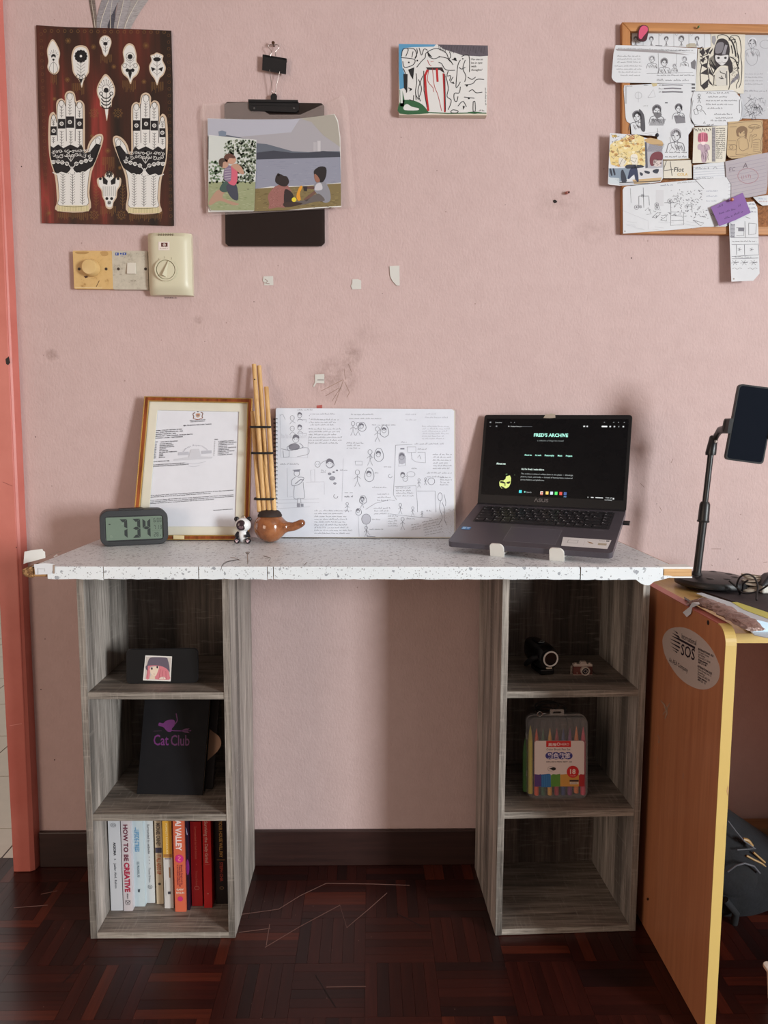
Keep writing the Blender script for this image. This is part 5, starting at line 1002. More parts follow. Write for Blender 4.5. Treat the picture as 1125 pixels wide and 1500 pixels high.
# left end: crumbled corner, grey tape patch
Pf = planeY(DY0 - .0012)
sheet(Pf, [(50, 826.5), (66, 825), (80, 826), (79, 832), (75, 841), (52, 841.5)], 0, .0008, 'edge_tape', mat('pale_grey_tape', (216, 220, 226), .35), t)
I = Ink(Pf, .0009, 2); I.line([(56, 832), (56, 841)], .5, (60, 50, 46)); I.line([(57, 833), (66, 833), (66, 837)], .4, (120, 110, 104)); I.rect(77.5, 827, 80.5, 840, (160, 142, 128), 0); I.obj('edge_mark', t)
PBD = NT('crumbled_chipboard', .95); v = PBD.mapping((1, 1, 1)); PBD.base(PBD.ramp(PBD.noise(v, 190, 5, .8), [(.35, (58, 38, 26)), (.5, (140, 100, 62)), (.66, (196, 160, 112))])); PBD.bump(PBD.noise(v, 160, 4), 1, .004)
mb = MB(); cc = [(-.628, .7925), (-.6285, .800), (-.624, .8035), (-.619, .8020), (-.614, .8052), (-.610, .806), (-.609, .786), (-.617, .7862), (-.624, .788)]
mb.prism(cc, DY0 + .001, DY0 + .06, 'y'); mb.obj('broken_corner', PBD.m, t, bevel=.001)
SLV = mat('white_torn_liner', (232, 234, 232), .6)
sheet(planeY(DY0 + .05, tilt_z=-.3, ref=(0, .81)), [(34.5, 826), (36, 808), (46, 806), (62, 804), (63.5, 807), (66, 808), (66.5, 817), (52, 821), (40, 824)], 0, .0006, 'torn_liner', SLV, t)
sheet(planeY(DY0 + .030), [(37, 836), (40, 839), (50, 841), (50, 842), (42, 842), (38, 840)], 0, .0006, 'torn_liner', SLV, t)
# right end: bare batten and hanging flap
MB().box(.536, .588, DY0 - .001, DY0 + .030, DB + .0035, DZ - .003).obj('bare_batten', m_wood('bare_batten_wood', 'X', (176, 128, 78), (214, 172, 118), 2, .6), t, bevel=.001)
MB().box(.533, .590, DY0 + .0, DY0 + .032, DZ - .0030, DZ + .0006).obj('liner_strip', SLV, t, bevel=.0008)
MB().box(.535, .589, DY0 - .0018, DY0 + .030, DB + .0005, DB + .0034).obj('liner_strip', SLV, t, bevel=.0008)
sheet(planeY(DY0 - .0016), smooth([(929, 844), (934, 851), (942, 856), (951, 857), (958, 852), (966, 850), (985, 844), (960, 843)], 3, True), 0, .0006, 'hanging_flap', TZ, t)
for px in (961,): q = onY(px, 833, DY0 - .001); MB().lathe([(.0022, 0), (.002, -.001), (.0001, -.0012)], 10, q, 'y').obj('nail_head', mat('rusty_nail', (120, 84, 56), .6), t)
I = Ink(lambda x, y, h: onZ(x, y, DZ) + Vector((0, 0, h)), .0009, 3)
I.curve([(324, 835), (326, 828), (334, 823), (350, 820)], .8, (90, 84, 82)); I.curve([(337, 817), (345, 818), (352, 822)], .6, (170, 150, 140)); I.line([(386, 815), (397, 818), (393, 823)], .7, (130, 118, 110)); I.curve([(52, 823), (70, 815), (90, 808)], .7, (150, 140, 128)); I.poly([(78, 816), (83, 812.5), (85, 814), (80, 817)], (236, 236, 234), 0)
I.line([(446, 828), (450, 824)], .8, (110, 96, 88)); I.obj('film_tear', t)['kind'] = 'stuff'
# screw standing on the desk
q = onZ(363, 827, DZ); t = thing('screw', 'single steel screw standing on its tip near the front edge of the desk', 'screw', q)
MB().lathe([(.0003, 0), (.0011, .004), (.0013, .010), (.0013, .018), (.0013, .0195)], 10, q).obj('shank', WIRE, t, smooth=True); MB().lathe([(.0014, .0190), (.0042, .0222), (.0042, .0228), (.0001, .0228)], 14, q).obj('head', WIRE, t)
# ------------------------------------------------------------------ alarm clock
a = onZ(151, 801.5, DZ); b = onZ(243.5, 797, DZ); ex = (b - a); ex.z = 0; Lc = ex.length; ang = math.atan2(ex.y, ex.x)
W_, H_, D_ = .1385, .0755, .045
mid = (a + b) / 2; F = Fr((mid.x, mid.y, DZ + .0006), (cos(ang), sin(ang), 0), (-sin(ang), cos(ang), 0), (0, 0, 1))
lean = .05; G = lambda x, y, z: F(x, y + z * lean, z)
t = CLK = thing('alarm_clock', 'black digital alarm clock with rounded corners showing 7 34', 'clock', F(0, D_ / 2))
RUB = mat('black_rubber_case', (30, 31, 34), .5); SCR = mat('clock_bezel', (38, 40, 46), .3)
o = rrect(-W_ / 2, W_ / 2, 0, H_, .019, 7); inn = rrect(-W_ / 2 + .0105, W_ / 2 - .0105, .0105, H_ - .013, .0075, 7)
mb = MB(G); mb.ring(o, inn, .0, .003, 'y'); mb.obj('bezel', RUB, t, bevel=.001)
mb = MB(G); mb.prism(o, .003, D_, 'y'); mb.obj('case', RUB, t, bevel=.004)
MB(G).prism(rrect(-.030, .020, H_ - .001, H_ + .0022, .001, 2), .006, .034, 'y').obj('snooze_button', RUB, t, bevel=.0006)
lx0, lx1, lz0, lz1 = -W_ / 2 + .012, W_ / 2 - .012, .0125, H_ - .0145
MB(G).prism(rrect(lx0, lx1, lz0, lz1, .002, 3), .0016, .0032, 'y').obj('display', mat('lcd_green', (108, 124, 110), .25), t)
I = Ink(lambda u, w, h: G(lx0 + u * (lx1 - lx0), .0016 - h, lz1 - w * (lz1 - lz0)), .0001, 3); DG = (22, 30, 28)
SEG = {'0': 'abcdef', '1': 'bc', '2': 'abged', '3': 'abgcd', '4': 'fgbc', '5': 'afgcd', '6': 'afgedc', '7': 'abc', '8': 'abcdefg'}
def seg7(ch, x, y, w, h, th, c=DG):
    asp = (lx1 - lx0) / (lz1 - lz0); tv = th * asp; g = .006
    S = {'a': [(x + g, y), (x + w - g, y), (x + w - th, y + tv), (x + th, y + tv)], 'd': [(x + th, y + h - tv), (x + w - th, y + h - tv), (x + w - g, y + h), (x + g, y + h)],
         'g': [(x + g, y + h / 2), (x + th, y + h / 2 - tv / 2), (x + w - th, y + h / 2 - tv / 2), (x + w - g, y + h / 2), (x + w - th, y + h / 2 + tv / 2), (x + th, y + h / 2 + tv / 2)],
         'f': [(x, y + .015), (x + th, y + tv), (x + th, y + h / 2 - tv * .6), (x, y + h / 2 - .012)], 'e': [(x, y + h / 2 + .012), (x + th, y + h / 2 + tv * .6), (x + th, y + h - tv), (x, y + h - .015)],
         'b': [(x + w, y + .015), (x + w - th, y + tv), (x + w - th, y + h / 2 - tv * .6), (x + w, y + h / 2 - .012)], 'c': [(x + w, y + h / 2 + .012), (x + w - th, y + h / 2 + tv * .6), (x + w - th, y + h - tv), (x + w, y + h - .015)]}
    for s in SEG[ch]: I.poly(S[s], c)
seg7('7', .235, .09, .14, .84, .055); seg7('3', .465, .09, .14, .84, .055); seg7('4', .645, .09, .14, .84, .055)
for i, (s_, y) in enumerate((('600', .09), ('713', .40), ('28', .72))):
    for k, ch in enumerate(s_): seg7(ch, .845 + k * .048 + (.012 if k and s_ != '28' else 0), y, .034, .19, .009)
I.disc(.883, .155, .003, DG, ry=.008); I.disc(.883, .22, .003, DG, ry=.008); I.rect(.81, .055, .83, .065, DG); I.rect(.81, .345, .96, .352, (60, 72, 64)); I.rect(.81, .65, .96, .657, (60, 72, 64)); I.poly([(.045, .30), (.06, .27), (.085, .29), (.08, .32), (.055, .32)], DG); I.rect(.957, .84, .966, .90, DG)
I.obj('display_digits', t)
# ------------------------------------------------------------------ framed certificate
TLc, TRc, BLc, BRc = onY(213.7, 582, -.012), onY(371, 585, -.012), onY(195, 789.6, -.062), onY(366, 789.6, -.058)
for q in (BLc, BRc): q.z = DZ + .0006
nrm = (TRc - TLc).cross(BLc - TLc).normalized(); nrm = nrm if nrm.y < 0 else -nrm
def FQ(u, w, h=0): return (TLc * (1 - u) + TRc * u) * (1 - w) + (BLc * (1 - u) + BRc * u) * w + nrm * h
t = CERT = thing('framed_certificate', 'copper-brown framed certificate leaning on the wall behind the alarm clock', 'picture frame', (BLc + BRc) / 2)
FRM = m_wood('copper_brown_moulding', 'Z', (120, 60, 30), (170, 92, 50), 1, .25, (.35, .65)); FRM.node_tree.nodes['Principled BSDF'].inputs['Metallic'].default_value = .35; GLD = mat('gold_fillet', (206, 168, 96), .25, .7); MAT_ = m_paper('cream_mount', (218, 214, 198))
def fr_ring(u0, w0, u1, w1, h0, h1, m, nm, sub=False):
    A = [(u0, w0), (1 - u0, w0), (1 - u0, 1 - w0), (u0, 1 - w0)]; B = [(u1, w1), (1 - u1, w1), (1 - u1, 1 - w1), (u1, 1 - w1)]
    MB(lambda a, b, h: FQ(a, b, h)).ring(A, B, h0, h1, 'z').obj(nm, m, t, bevel=.0008)
AR = (TRc - TLc).length / (BLc - TLc).length
fr_ring(0, 0, .040, .040 * AR, 0, .012, FRM, 'moulding'); fr_ring(.0, .0, .010, .010 * AR, .010, .0132, GLD, 'gold_edge'); fr_ring(.036, .036 * AR, .046, .046 * AR, .008, .0122, GLD, 'gold_fillet'); fr_ring(.044, .044 * AR, .125, .125 * AR, .0045, .0068, MAT_, 'mount')
MB(lambda a, b, h: FQ(a, b, h)).box(.05, .95, .05, .95, .001, .004).obj('certificate_paper', m_paper('certificate_paper', (222, 224, 232)), t)
I = Ink(lambda x, y, h: FQ(x, y, h), .0042, 6)
# map zoomed photo measurements (region 200,580..380,700 at x6.25) to the frame
def fq_uv(px, py):
    u0 = .5; w0 = .5
    Pz = Pl(TLc, TRc, BLc); p = Pz(px, py); e1 = TRc - TLc; e2 = BLc - TLc; d = p - TLc
    w_ = (d - e1 * 0).dot(e2) / e2.length_squared; row0 = TLc * (1 - w_) + BLc * w_; row1 = TRc * (1 - w_) + BRc * w_; u_ = (p - row0).dot(row1 - row0) / (row1 - row0).length_squared; return u_, w_
GX = lambda x, y: fq_uv(200 + x / 6.25, 580 + y / 6.25); GY = lambda x, y: fq_uv(200 + x / 6.25, 690 + y / 6.25)
I2 = Ink(lambda px, py, h: (lambda uv: FQ(uv[0], uv[1], h))(fq_uv(px, py)), .0042, 6)
Zf = lambda x, y: (200 + x / 6.25, 580 + y / 6.25); Zg = lambda x, y: (200 + x / 6.25, 690 + y / 6.25)
TX = (74, 74, 84)
x, y = Zf(565, 207); I2.poly(smooth([Zf(*p) for p in ((546, 196), (565, 190), (586, 196), (582, 220), (565, 230), (549, 220))], 3, True), (196, 166, 140), 0); I2.rect(x - 2, y - 1.6, x + 2, y - .4, (160, 84, 70), 1); I2.rect(x - 2, y + .4, x + 2, y + 1.4, (84, 84, 110), 1)
for s in (-1, 1): I2.curve([(x + s * 4, y - 4), (x + s * 7.2, y - 2), (x + s * 6, y + 2), (x + s * 7, y + 4.5)], 1.1, (120, 80, 60), 1)
I2.curve([(x - 7, y + 4.5), (x, y + 6.5), (x + 7, y + 4.5)], .9, (150, 96, 72), 1); star_(I2, x, y - 5.2, 1.3)
def tline(s_, x, y, w, sz=2.0, z=Zf, c=TX, b=.02): q = z(x, y); I2.text(s_, q[0], q[1], sz, c, 1, fit=w / 6.25, bold=b)
tline('LEMBAGA PEPERIKSAAN MALAYSIA', 490, 256, 145, 1.6); tline('KEMENTERIAN PENDIDIKAN', 497, 269, 130, 1.5); tline('SIJIL PELAJARAN MALAYSIA TAHUN', 432, 301, 255, 2.0, b=.03)
for i, (s_, w) in enumerate((('NAMA : CALON TERTERA DI SINI', 240), ('NO. KAD PENGENALAN : 000', 250), ('ANGKA GILIRAN : 000', 188), ('SEKOLAH : SMK DARUL EHSAN BATU', 342), ('TARIKH LAHIR : SEPTEMBER', 256))): tline(s_, 180 - i * 1.5, 332 + i * 17.5, w, 2.0, b=.03)
tline('KOD', 170, 436, 30); tline('NAMA MATA PELAJARAN', 225, 439, 155)
for i, w in enumerate((108, 125, 135, 58, 80, 160, 38, 40, 55)): tline('%d' % (1103 + i * 119), 168 - i, 457 + i * 15.6, 22); tline(('BAHASA MELAYU', 'BAHASA INGGERIS', 'PENDIDIKAN MORAL', 'SEJARAH', 'MATEMATIK', 'MATEMATIK TAMBAHAN', 'FIZIK', 'KIMIA', 'BIOLOGI')[i], 218 - i, 457 + i * 15.6, w)
tline('GRED', 715, 446, 34)
for i, w in enumerate((140, 165, 140, 82, 165, 100, 150, 100, 135)): tline('A+', 714 - i, 467 + i * 15.5, 10); tline('CEMERLANG TERTINGGI' if w > 140 else 'CEMERLANG', 752 - i, 467 + i * 15.6, w)
tline('LAYAK MENDAPAT SIJIL', 152, 616, 155); tline('CALON MENDAPAT KREDIT DALAM BAHASA MELAYU', 152, 646, 290); tline('CALON MENUNJUKKAN KEPUJIAN BAGI MATA PELAJARAN INI', 150, 660, 330)
GRY = (184, 186, 196); cx, cy = Zf(540, 560)
I2.rect(*Zf(385, 540), *Zf(480, 568), GRY, 0); I2.rect(*Zf(598, 540), *Zf(690, 568), GRY, 0); I2.poly([Zf(*p) for p in ((500, 520), (575, 520), (590, 590), (700, 600), (690, 615), (340, 615), (345, 600), (480, 590))], (200, 202, 210), 0)
for k, ch in enumerate('Lembaga Peperiksaan'): th = pi * (1.13 + .74 * k / 18); I2.text(ch, cx + 18 * cos(th), cy + 12 * sin(th) + .8, 3.0, (160, 160, 172), 1, 'c', ang=th + pi / 2)
I2.curve([Zf(440, 640), Zf(540, 655), Zf(640, 640)], .5, GRY, 1); I2.curve([Zf(480, 672), Zf(530, 682), Zf(580, 672)], .5, GRY, 1)
for i, (s_, w) in enumerate((('Sijil ini dikeluarkan oleh Lembaga Peperiksaan kepada calon yang tersebut di atas dan menunjukkan', 770), ('peperiksaan yang diduduki dan gred yang telah dicapai dalam tahun itu', 560), ('', 0), ('Semua maklumat dalam sijil ini adalah sah setakat tarikh dikeluarkan Lembaga Peperiksaan dan boleh disemak', 770), ('dengan merujuk kepada rekod rasmi yang disimpan oleh pihak Lembaga Peperiksaan Kementerian Pendidikan', 770), ('sekiranya terdapat keraguan mengenai kesahihan sijil ini sila hubungi pihak kami', 590))):
    if s_: tline(s_, 120, 238 + i * 14.5, w, 1.7, Zg, b=.025)
tline('PENGARAH PEPERIKSAAN', 705, 414, 175, 1.6, Zg); tline('A 0000', 872, 129, 70, 1.5)
I2.obj('print', t)
q = FQ(.40, .955, .0125); Pz = Pl(FQ(0, 0, .0135), FQ(1, 0, .0135), FQ(0, 1, .0135)); sheet(Pz, [(254, 784), (270, 784.5), (270, 790), (254, 789.5)], 0, .0006, 'masking_tape', mat('masking_tape', (226, 206, 160), .6), t)
# ------------------------------------------------------------------ spiral sketchbook
S0, S1, S2, S3 = onY(404, 597.8, -.014), onY(667.5, 599.5, -.014), onY(406.5, 787.5, -.030), onY(667, 788.5, -.030)
for q in (S2, S3): q.z = DZ + .0006
Ps = Pl(S0, S1, S2); t = thing('sketchbook', 'open spiral-bound sketchbook full of pencil doodles and notes, leaning on the wall', 'sketchbook', (S2 + S3) / 2)
oc = [(404, 599.5), (405.5, 597.8), (664, 599.5), (667, 602), (667.3, 786.5), (666, 788.3), (404.5, 787)]
sheet(Ps, [(x + .4, y + .2) for x, y in oc], -.010, -.0075, 'back_cover', mat('grey_card', (150, 142, 134), .7), t); sheet(Ps, oc, -.0072, -.0008, 'page_block', m_paper('page_edges', (206, 200, 190)), t)
oc2 = [(404, 599.5), (405.5, 597.8), (662, 599.3), (665, 602), (665.2, 786.8), (404.5, 786.7)]; sheet(Ps, oc2, -.0006, 0, 'open_page', m_paper('sketch_page', (222, 226, 236)), t)
n = 30; wi = mat('black_coil_wire', (40, 40, 46), .35, .6)
for k in range(n):
    y = 614 + (784 - 614) * k / (n - 1); P0 = Ps(403.3, y); pts = []
    for j in range(13): a_ = 2 * pi * j / 12; pts.append(P0 + (S1 - S0).normalized() * (.0052 * cos(a_) + .0005) + Vector((0, -1, 0)) * (.0055 * sin(a_) - .003) + Vector((0, 0, .0012 * sin(a_))))
    MB().tube(pts, .0008, 5, False).obj('coil_ring', wi, t, smooth=True)
I = Ink(Ps, .0001, 17); Qs = lambda pts: [(390 + x / 3.879, 580 + y / 3.879) for x, y in pts]
PL = (118, 120, 134); PM = (92, 94, 108); PLL = (168, 170, 182)
def q1(x, y): return 390 + x / 3.879, 580 + y / 3.879
def notes(x, y, w, rows, lh=15, size=10, c=PM, ang=0.0): a_, b_ = q1(x, y); I.block(a_, b_, w / 3.879, rows, lh / 3.879, size / 3.879 * .9, c, 1, ang, .36)
def L_(pts, w=.4, c=PL): I.line(Qs(pts), w, c, 1)
def Cv(pts, w=.45, c=PL): I.curve(Qs(pts), w, c, 1)
notes(175, 82, 90, 1); notes(245, 105, 160, 1); notes(250, 137, 180, 3); notes(240, 190, 190, 6, 16); notes(482, 108, 170, 1); notes(470, 131, 220, 1); notes(600, 168, 150, 1); notes(455, 270, 100, 3, 14); notes(80, 390, 110, 1)
notes(790, 108, 60, 1, c=PLL); notes(792, 138, 60, 1, c=PLL); notes(905, 105, 60, 1, c=PLL); notes(900, 125, 170, 1, c=PLL); notes(885, 175, 160, 6, 14, c=PLL); notes(765, 265, 40, 1); notes(840, 275, 180, 1, c=PM); notes(945, 335, 110, 6, 16); notes(912, 440, 140, 2, 22); notes(985, 465, 70, 4, 14)
notes(270, 655, 220, 9, 16, 10); notes(600, 522, 100, 1); notes(628, 560, 80, 3, 18); notes(610, 640, 100, 3, 16); notes(690, 685, 60, 5, 14); notes(735, 525, 110, 4, 15); notes(820, 735, 60, 3, 14, ang=-.15); notes(885, 720, 110, 6, 15, ang=-.2); notes(795, 700, 50, 1); notes(905, 655, 40, 1); notes(600, 705, 60, 1); notes(585, 760, 100, 1); notes(420, 425, 50, 1); notes(615, 440, 30, 1); notes(665, 405, 45, 1); notes(858, 305, 50, 1); notes(822, 415, 40, 1)
for y in (132, 150, 172, 205, 225): I.disc(*q1(245, y - 20), .5, PM, 1, n=6)
def head(x, y, r, hair=True, c=PM):
    a_, b_ = q1(x, y); r /= 3.879; I.ring(a_, b_, r, .45, c, 1, ry=r * 1.15)
    if hair: I.poly(smooth([(a_ - r, b_), (a_ - r * .8, b_ - r * 1.1), (a_, b_ - r * 1.5), (a_ + r, b_ - r * .9), (a_ + r, b_ - r * .1), (a_, b_ - r * .6)], 3, True), (112, 112, 124), 2)
    for s in (-1, 1): I.disc(a_ + s * r * .4, b_, r * .12, c, 3, n=6)
for x, y in ((148, 125), (148, 185), (190, 110), (190, 180)): head(x, y, 12, x > 160); Cv([(x - 14, y + 35), (x, y + 20), (x + 18, y + 30)])
for x, y in ((200, 112), (200, 188)): L_([(x - 20, y + 22), (x + 30, y + 24), (x + 25, y + 38)]); 
L_([(78, 110), (95, 105), (108, 135)]); L_([(78, 105), (82, 350), (235, 352), (240, 230)], .3, PLL)
head(168, 245, 18); Cv([(150, 275), (120, 290), (130, 310), (180, 300), (210, 290), (190, 268)], .7); I.poly(smooth(Qs([(130, 280), (165, 268), (190, 285), (180, 305), (135, 305)]), 3, True), (130, 130, 142), 1); Cv([(170, 300), (235, 295), (238, 330), (175, 345)], .5); L_([(85, 300), (130, 310), (130, 345), (100, 350), (95, 310)], .6)
for k in range(18): L_([(88 + k * 8, 215 + (k % 3) * 6), (90 + k * 8, 240)], .25, PLL)
# standing figure with sash
L_([(150, 422), (195, 418)], .9); I.ring(*q1(174, 440), 4, .5, PM, 1, ry=4.4); I.poly(Qs([(155, 420), (192, 420), (190, 430), (158, 430)]), (130, 132, 146), 2)
Cv([(165, 462), (145, 480), (150, 510), (190, 500), (214, 470), (205, 462), (180, 462)], .7); Cv([(160, 512), (158, 580), (190, 582), (218, 578), (212, 520), (210, 490)], .5); L_([(165, 500), (195, 475), (213, 478)], 1.0); L_([(178, 584), (178, 610)], .5); L_([(196, 584), (198, 610)], .5); I.rect(*q1(175, 610), *q1(192, 632), (142, 144, 156), 1); I.rect(*q1(196, 612), *q1(212, 630), (142, 144, 156), 1)
for a_ in ([(118, 410), (122, 575), (150, 572)], [(250, 425), (275, 415), (276, 488), (255, 486), (250, 425)], [(225, 490), (330, 488), (330, 560)], [(60, 590), (300, 585)], [(60, 610), (300, 605)], [(60, 640), (250, 630)], [(438, 355), (430, 600)], [(523, 680), (528, 800)]): L_(a_, .3, PLL)
head(292, 388, 15, False); Cv([(310, 385), (330, 370), (350, 368)], .5); head(360, 385, 20); Cv([(340, 395), (360, 410), (385, 395), (378, 372)], .8); notes(310, 425, 30, 2, 12)
for x, y, r in ((360, 443, 9), (383, 433, 6), (402, 423, 5), (375, 468, 16), (390, 497, 8)): I.disc(*q1(x, y), r / 3.879, (150, 152, 164), 1, ry=r / 6, n=10); I.ring(*q1(x, y), r / 3.879, .5, PM, 2, ry=r / 6)
for x, y, h_ in ((493, 225, 80), (522, 225, 75), (632, 260, 85), (590, 395, 90), (518, 515, 95), (568, 800, 60), (545, 635, 60), (460, 660, 55), (868, 520, 50), (905, 505, 40), (762, 670, 60), (833, 680, 50), (885, 690, 35), (775, 760, 70)): a_, b_ = q1(x, y); stick(I, a_, b_, h_ / 3.879, PM, .45)
for x, y, rx, ry in ((545, 175, 22, 26), (672, 200, 24, 34), (640, 335, 26, 38), (586, 448, 26, 40), (525, 658, 16, 20), (550, 590, 20, 24)):
    a_, b_ = q1(x, y); I.curve([(a_ + rx / 3.879 * cos(k) * (1 + .12 * sin(3 * k)), b_ + ry / 3.879 * sin(k)) for k in [j * pi / 5 for j in range(10)]], .6, PM, 1, closed=True); head(x - 3, y - 4, rx * .5, True)
I.disc(*q1(568, 700), 6.6, (182, 184, 196), 1, ry=7.6); I.ring(*q1(568, 700), 6.6, .5, PM, 2, ry=7.6); L_([(568, 730), (570, 770), (590, 790)], .4)
for a_ in ([(735, 280), (730, 420), (722, 560), (740, 590)], [(800, 290), (850, 290), (850, 320), (805, 322), (800, 290)], [(825, 322), (828, 360), (850, 375), (905, 380), (903, 320), (860, 320)], [(757, 370), (752, 400), (790, 395), (790, 340)], [(860, 350), (870, 335), (880, 360)], [(730, 515), (850, 510), (858, 600), (860, 660)], [(700, 670), (830, 685), (940, 695)], [(858, 540), (960, 540), (965, 660)], [(565, 645), (620, 610), (700, 590), (730, 595)], [(735, 280), (830, 275)], [(505, 370), (545, 370), (545, 392), (508, 392), (505, 370)], [(592, 330), (600, 350), (590, 360)], [(445, 550), (465, 550)], [(475, 550), (492, 550)]): L_(a_, .45)
head(770, 345, 14); I.rect(*q1(762, 296), *q1(785, 304), (124, 126, 140), 1); I.poly(smooth(Qs([(752, 340), (760, 320), (785, 325), (790, 380), (755, 385)]), 2, True), (176, 178, 190), 0); head(775, 450, 12); head(790, 470, 14, False); I.ring(*q1(822, 445), 6, .4, PL, 1, ry=4); I.ring(*q1(938, 485), 5, .5, PM, 1)
I.ring(*q1(988, 573), 3.2, .5, PM, 1, ry=6); Cv([(990, 597), (985, 640), (1000, 690), (980, 730)], .6); Cv([(1000, 605), (1015, 650), (1010, 690), (1025, 735)], .6); Cv([(1010, 560), (1020, 600), (1018, 625)], .5)
I.ring(*q1(395, 570), 3, .6, PM, 1, a0=0, a1=4.2); I.ring(*q1(705, 455), 2.6, .5, PL, 1, a0=0, a1=4.6); I.scrawl(*q1(445, 575), 12, 2.6, PM, 1, .8); I.line(Qs([(570, 795), (620, 800)]), .8, PM, 1)
for k in range(80): x_, y_ = q1(960 + I.R.gauss(50, 26), 740 + I.R.gauss(40, 20)); 
for k in range(150):
    x_ = min(1068, I.R.gauss(1040, 26)); y_ = I.R.uniform(640, 795)
    if x_ > 975: I.disc(*q1(x_, y_), .28, (140, 128, 128), 1, n=5)
I.obj('pencil_drawings', t)
# ------------------------------------------------------------------ bamboo mouth organ with gourd
GRD = NT('varnished_gourd', .14); v = GRD.mapping((1, 1, 1)); GRD.base(GRD.ramp(GRD.noise(v, 34, 5, .65), [(.3, (104, 58, 30)), (.5, (146, 88, 50)), (.75, (170, 112, 70))])); GRD.b.inputs['Coat Weight'].default_value = .7
BAM = m_wood('bamboo', 'Z', (184, 140, 84), (222, 184, 128), 1.5, .4, (.3, .7)); BLKC = mat('black_cord', (28, 25, 24), .7)
gy = -.092; gc = onY(395.5, 767.5, gy); rg = .0345; gc.z = DZ + rg + .0006
t = thing('mouth_organ', 'bamboo-pipe mouth organ with a glossy brown gourd body and curved spout', 'musical instrument', (gc.x, gc.y, DZ))
tip = onY(446.5, 766.5, gy); path = []; rad = []
for s_, r_ in ((-1, .0005), (-.94, .0120), (-.80, .0207), (-.58, .0281), (-.3, .0330), (0, .0345), (.25, .0336), (.5, .0300), (.70, .0247), (.86, .0188), (.99, .0142), (1.15, .0112)):
    path.append(gc + Vector((rg * s_, 0, -rg * .00 * s_))); rad.append(r_)
e0 = path[-1]
for k, (px, py, r_) in enumerate(((431, 771.3, .0098), (437, 769, .0094), (442, 766.5, .0088), (445.5, 764.5, .0070), (447, 763.6, .0035), (447.5, 763.3, .0006))): path.append(onY(px - 1, py, gy)); rad.append(r_)
MB().tube(path, rad, 28).obj('gourd', GRD.m, t, smooth=True)
MB().lathe([(.0268, .0), (.0268, .0022), (.0240, .0075), (.0205, .0118), (.0150, .0140), (.0001, .0145)], 28, (gc.x, gc.y, gc.z + .0235)).obj('wax_collar', mat('black_wax', (44, 30, 24), .75), t, smooth=True)
pipes = [((380, 750), (370.0, 603), .0050, 0), ((387, 750), (372.0, 533.6), .0049, 0), 0, ((402, 750), (390.2, 567), .0050, 0), ((394.8, 750), (379.4, 536), .0052, 1)]
for i, ((x0, y0), (x1, y1), r_, back) in enumerate(((pipes[0]), (pipes[1]), (pipes[4]), (pipes[3]), ((394.5, 750), (381.5, 610), .0049, 0), ((384, 750), (376, 620), .0045, 1))):
    dy = .010 * back
    A = onY(x0, y0, gy + dy - .004); B = onY(x1, y1, gy + dy + .058)
    mb = MB(); pts = [A.lerp(B, k / 12) for k in range(13)]; rr = [r_ * (1 + (.06 if k in (4, 9) else 0)) for k in range(13)]
    o = mb.tube(pts, rr, 14).obj('bamboo_pipe', BAM, t, smooth=True)
    dvec = (B - A).normalized(); MB().tube([B + dvec * .0001, B + dvec * .0004], r_ * .62, 12).obj('pipe_bore', mat('dark_hole'), o)
    if i == 1: MB().lathe([(.0016, 0), (.0001, -.0004)], 12, A.lerp(B, .895) + Vector((0, -r_ - .0003, 0)), 'y').obj('finger_hole', mat('dark_hole'), o)
for (xa, xb, y) in ((366.6, 396.5, 625), (368.5, 399.5, 663), (372.8, 404.5, 730)):
    k = (746 - y) / 200; cy = gy + .004 + .058 * k * .95; a_ = onY(xa, y, cy); b_ = onY(xb, y + 1, cy); ccx = (a_ + b_) / 2; hw = (b_.x - a_.x) / 2
    for dz in (-.0012, .0012): MB().tube([(ccx.x + hw * (abs(cos(u)) ** .5) * (1 if cos(u) > 0 else -1), ccx.y + .0125 * (abs(sin(u)) ** .6) * (1 if sin(u) > 0 else -1), ccx.z + dz) for u in [2 * pi * j / 24 for j in range(25)]], .0014, 6, False).obj('binding', BLKC, t, smooth=True)
# ------------------------------------------------------------------ panda figurine
pc = onZ(355.5, 796.2, DZ); cx, cy, cz = pc.x, pc.y + .006, DZ + .0005; WT = mat('white_vinyl', (228, 228, 230), .25); BV = mat('black_vinyl', (24, 22, 28), .3)
t = thing('panda_figurine', 'tiny sitting panda figurine with a dark face window, in front of the gourd', 'figurine', (cx, cy, DZ))
MB().ball((cx, cy, cz + .0165), (.0112, .0095, .0165), 20, 12).obj('body', WT, t, smooth=True); MB().ball((cx + .0005, cy, cz + .0400), (.0172, .0140, .0155), 24, 14).obj('head', WT, t, smooth=True)
for s in (-1, 1): MB().ball((cx + s * .0135, cy + .001, cz + .0540 - .0015), (.0058, .004, .0058), 14, 8).obj('ear', BV, t, smooth=True); MB().tube([(cx + s * .0095, cy - .002, cz + .0235), (cx + s * .0135, cy - .0075, cz + .0165), (cx + s * (.0105 if s < 0 else .006), cy - .0115, cz + .0145 + (.002 if s > 0 else 0))], [.0040, .0044, .0036], 10).obj('arm', BV, t, smooth=True)
for s in (-1, 1):
    o = MB().ball((cx + s * .0118, cy - .0095, cz + .0062), (.0070, .0055, .0062), 16, 10).obj('foot', BV, t, smooth=True)
    PK = mat('pale_pink_pad', (214, 184, 190), .5); MB().ball((cx + s * .0118, cy - .0148, cz + .0052), (.0026, .0008, .0022), 10, 6).obj('paw_pad', PK, o, smooth=True)
    for k in (-1, 0, 1): MB().ball((cx + s * .0118 + k * .0027, cy - .0145, cz + .0088 - abs(k) * .0007), (.0010, .0007, .0010), 8, 5).obj('toe_pad', PK, o, smooth=True)
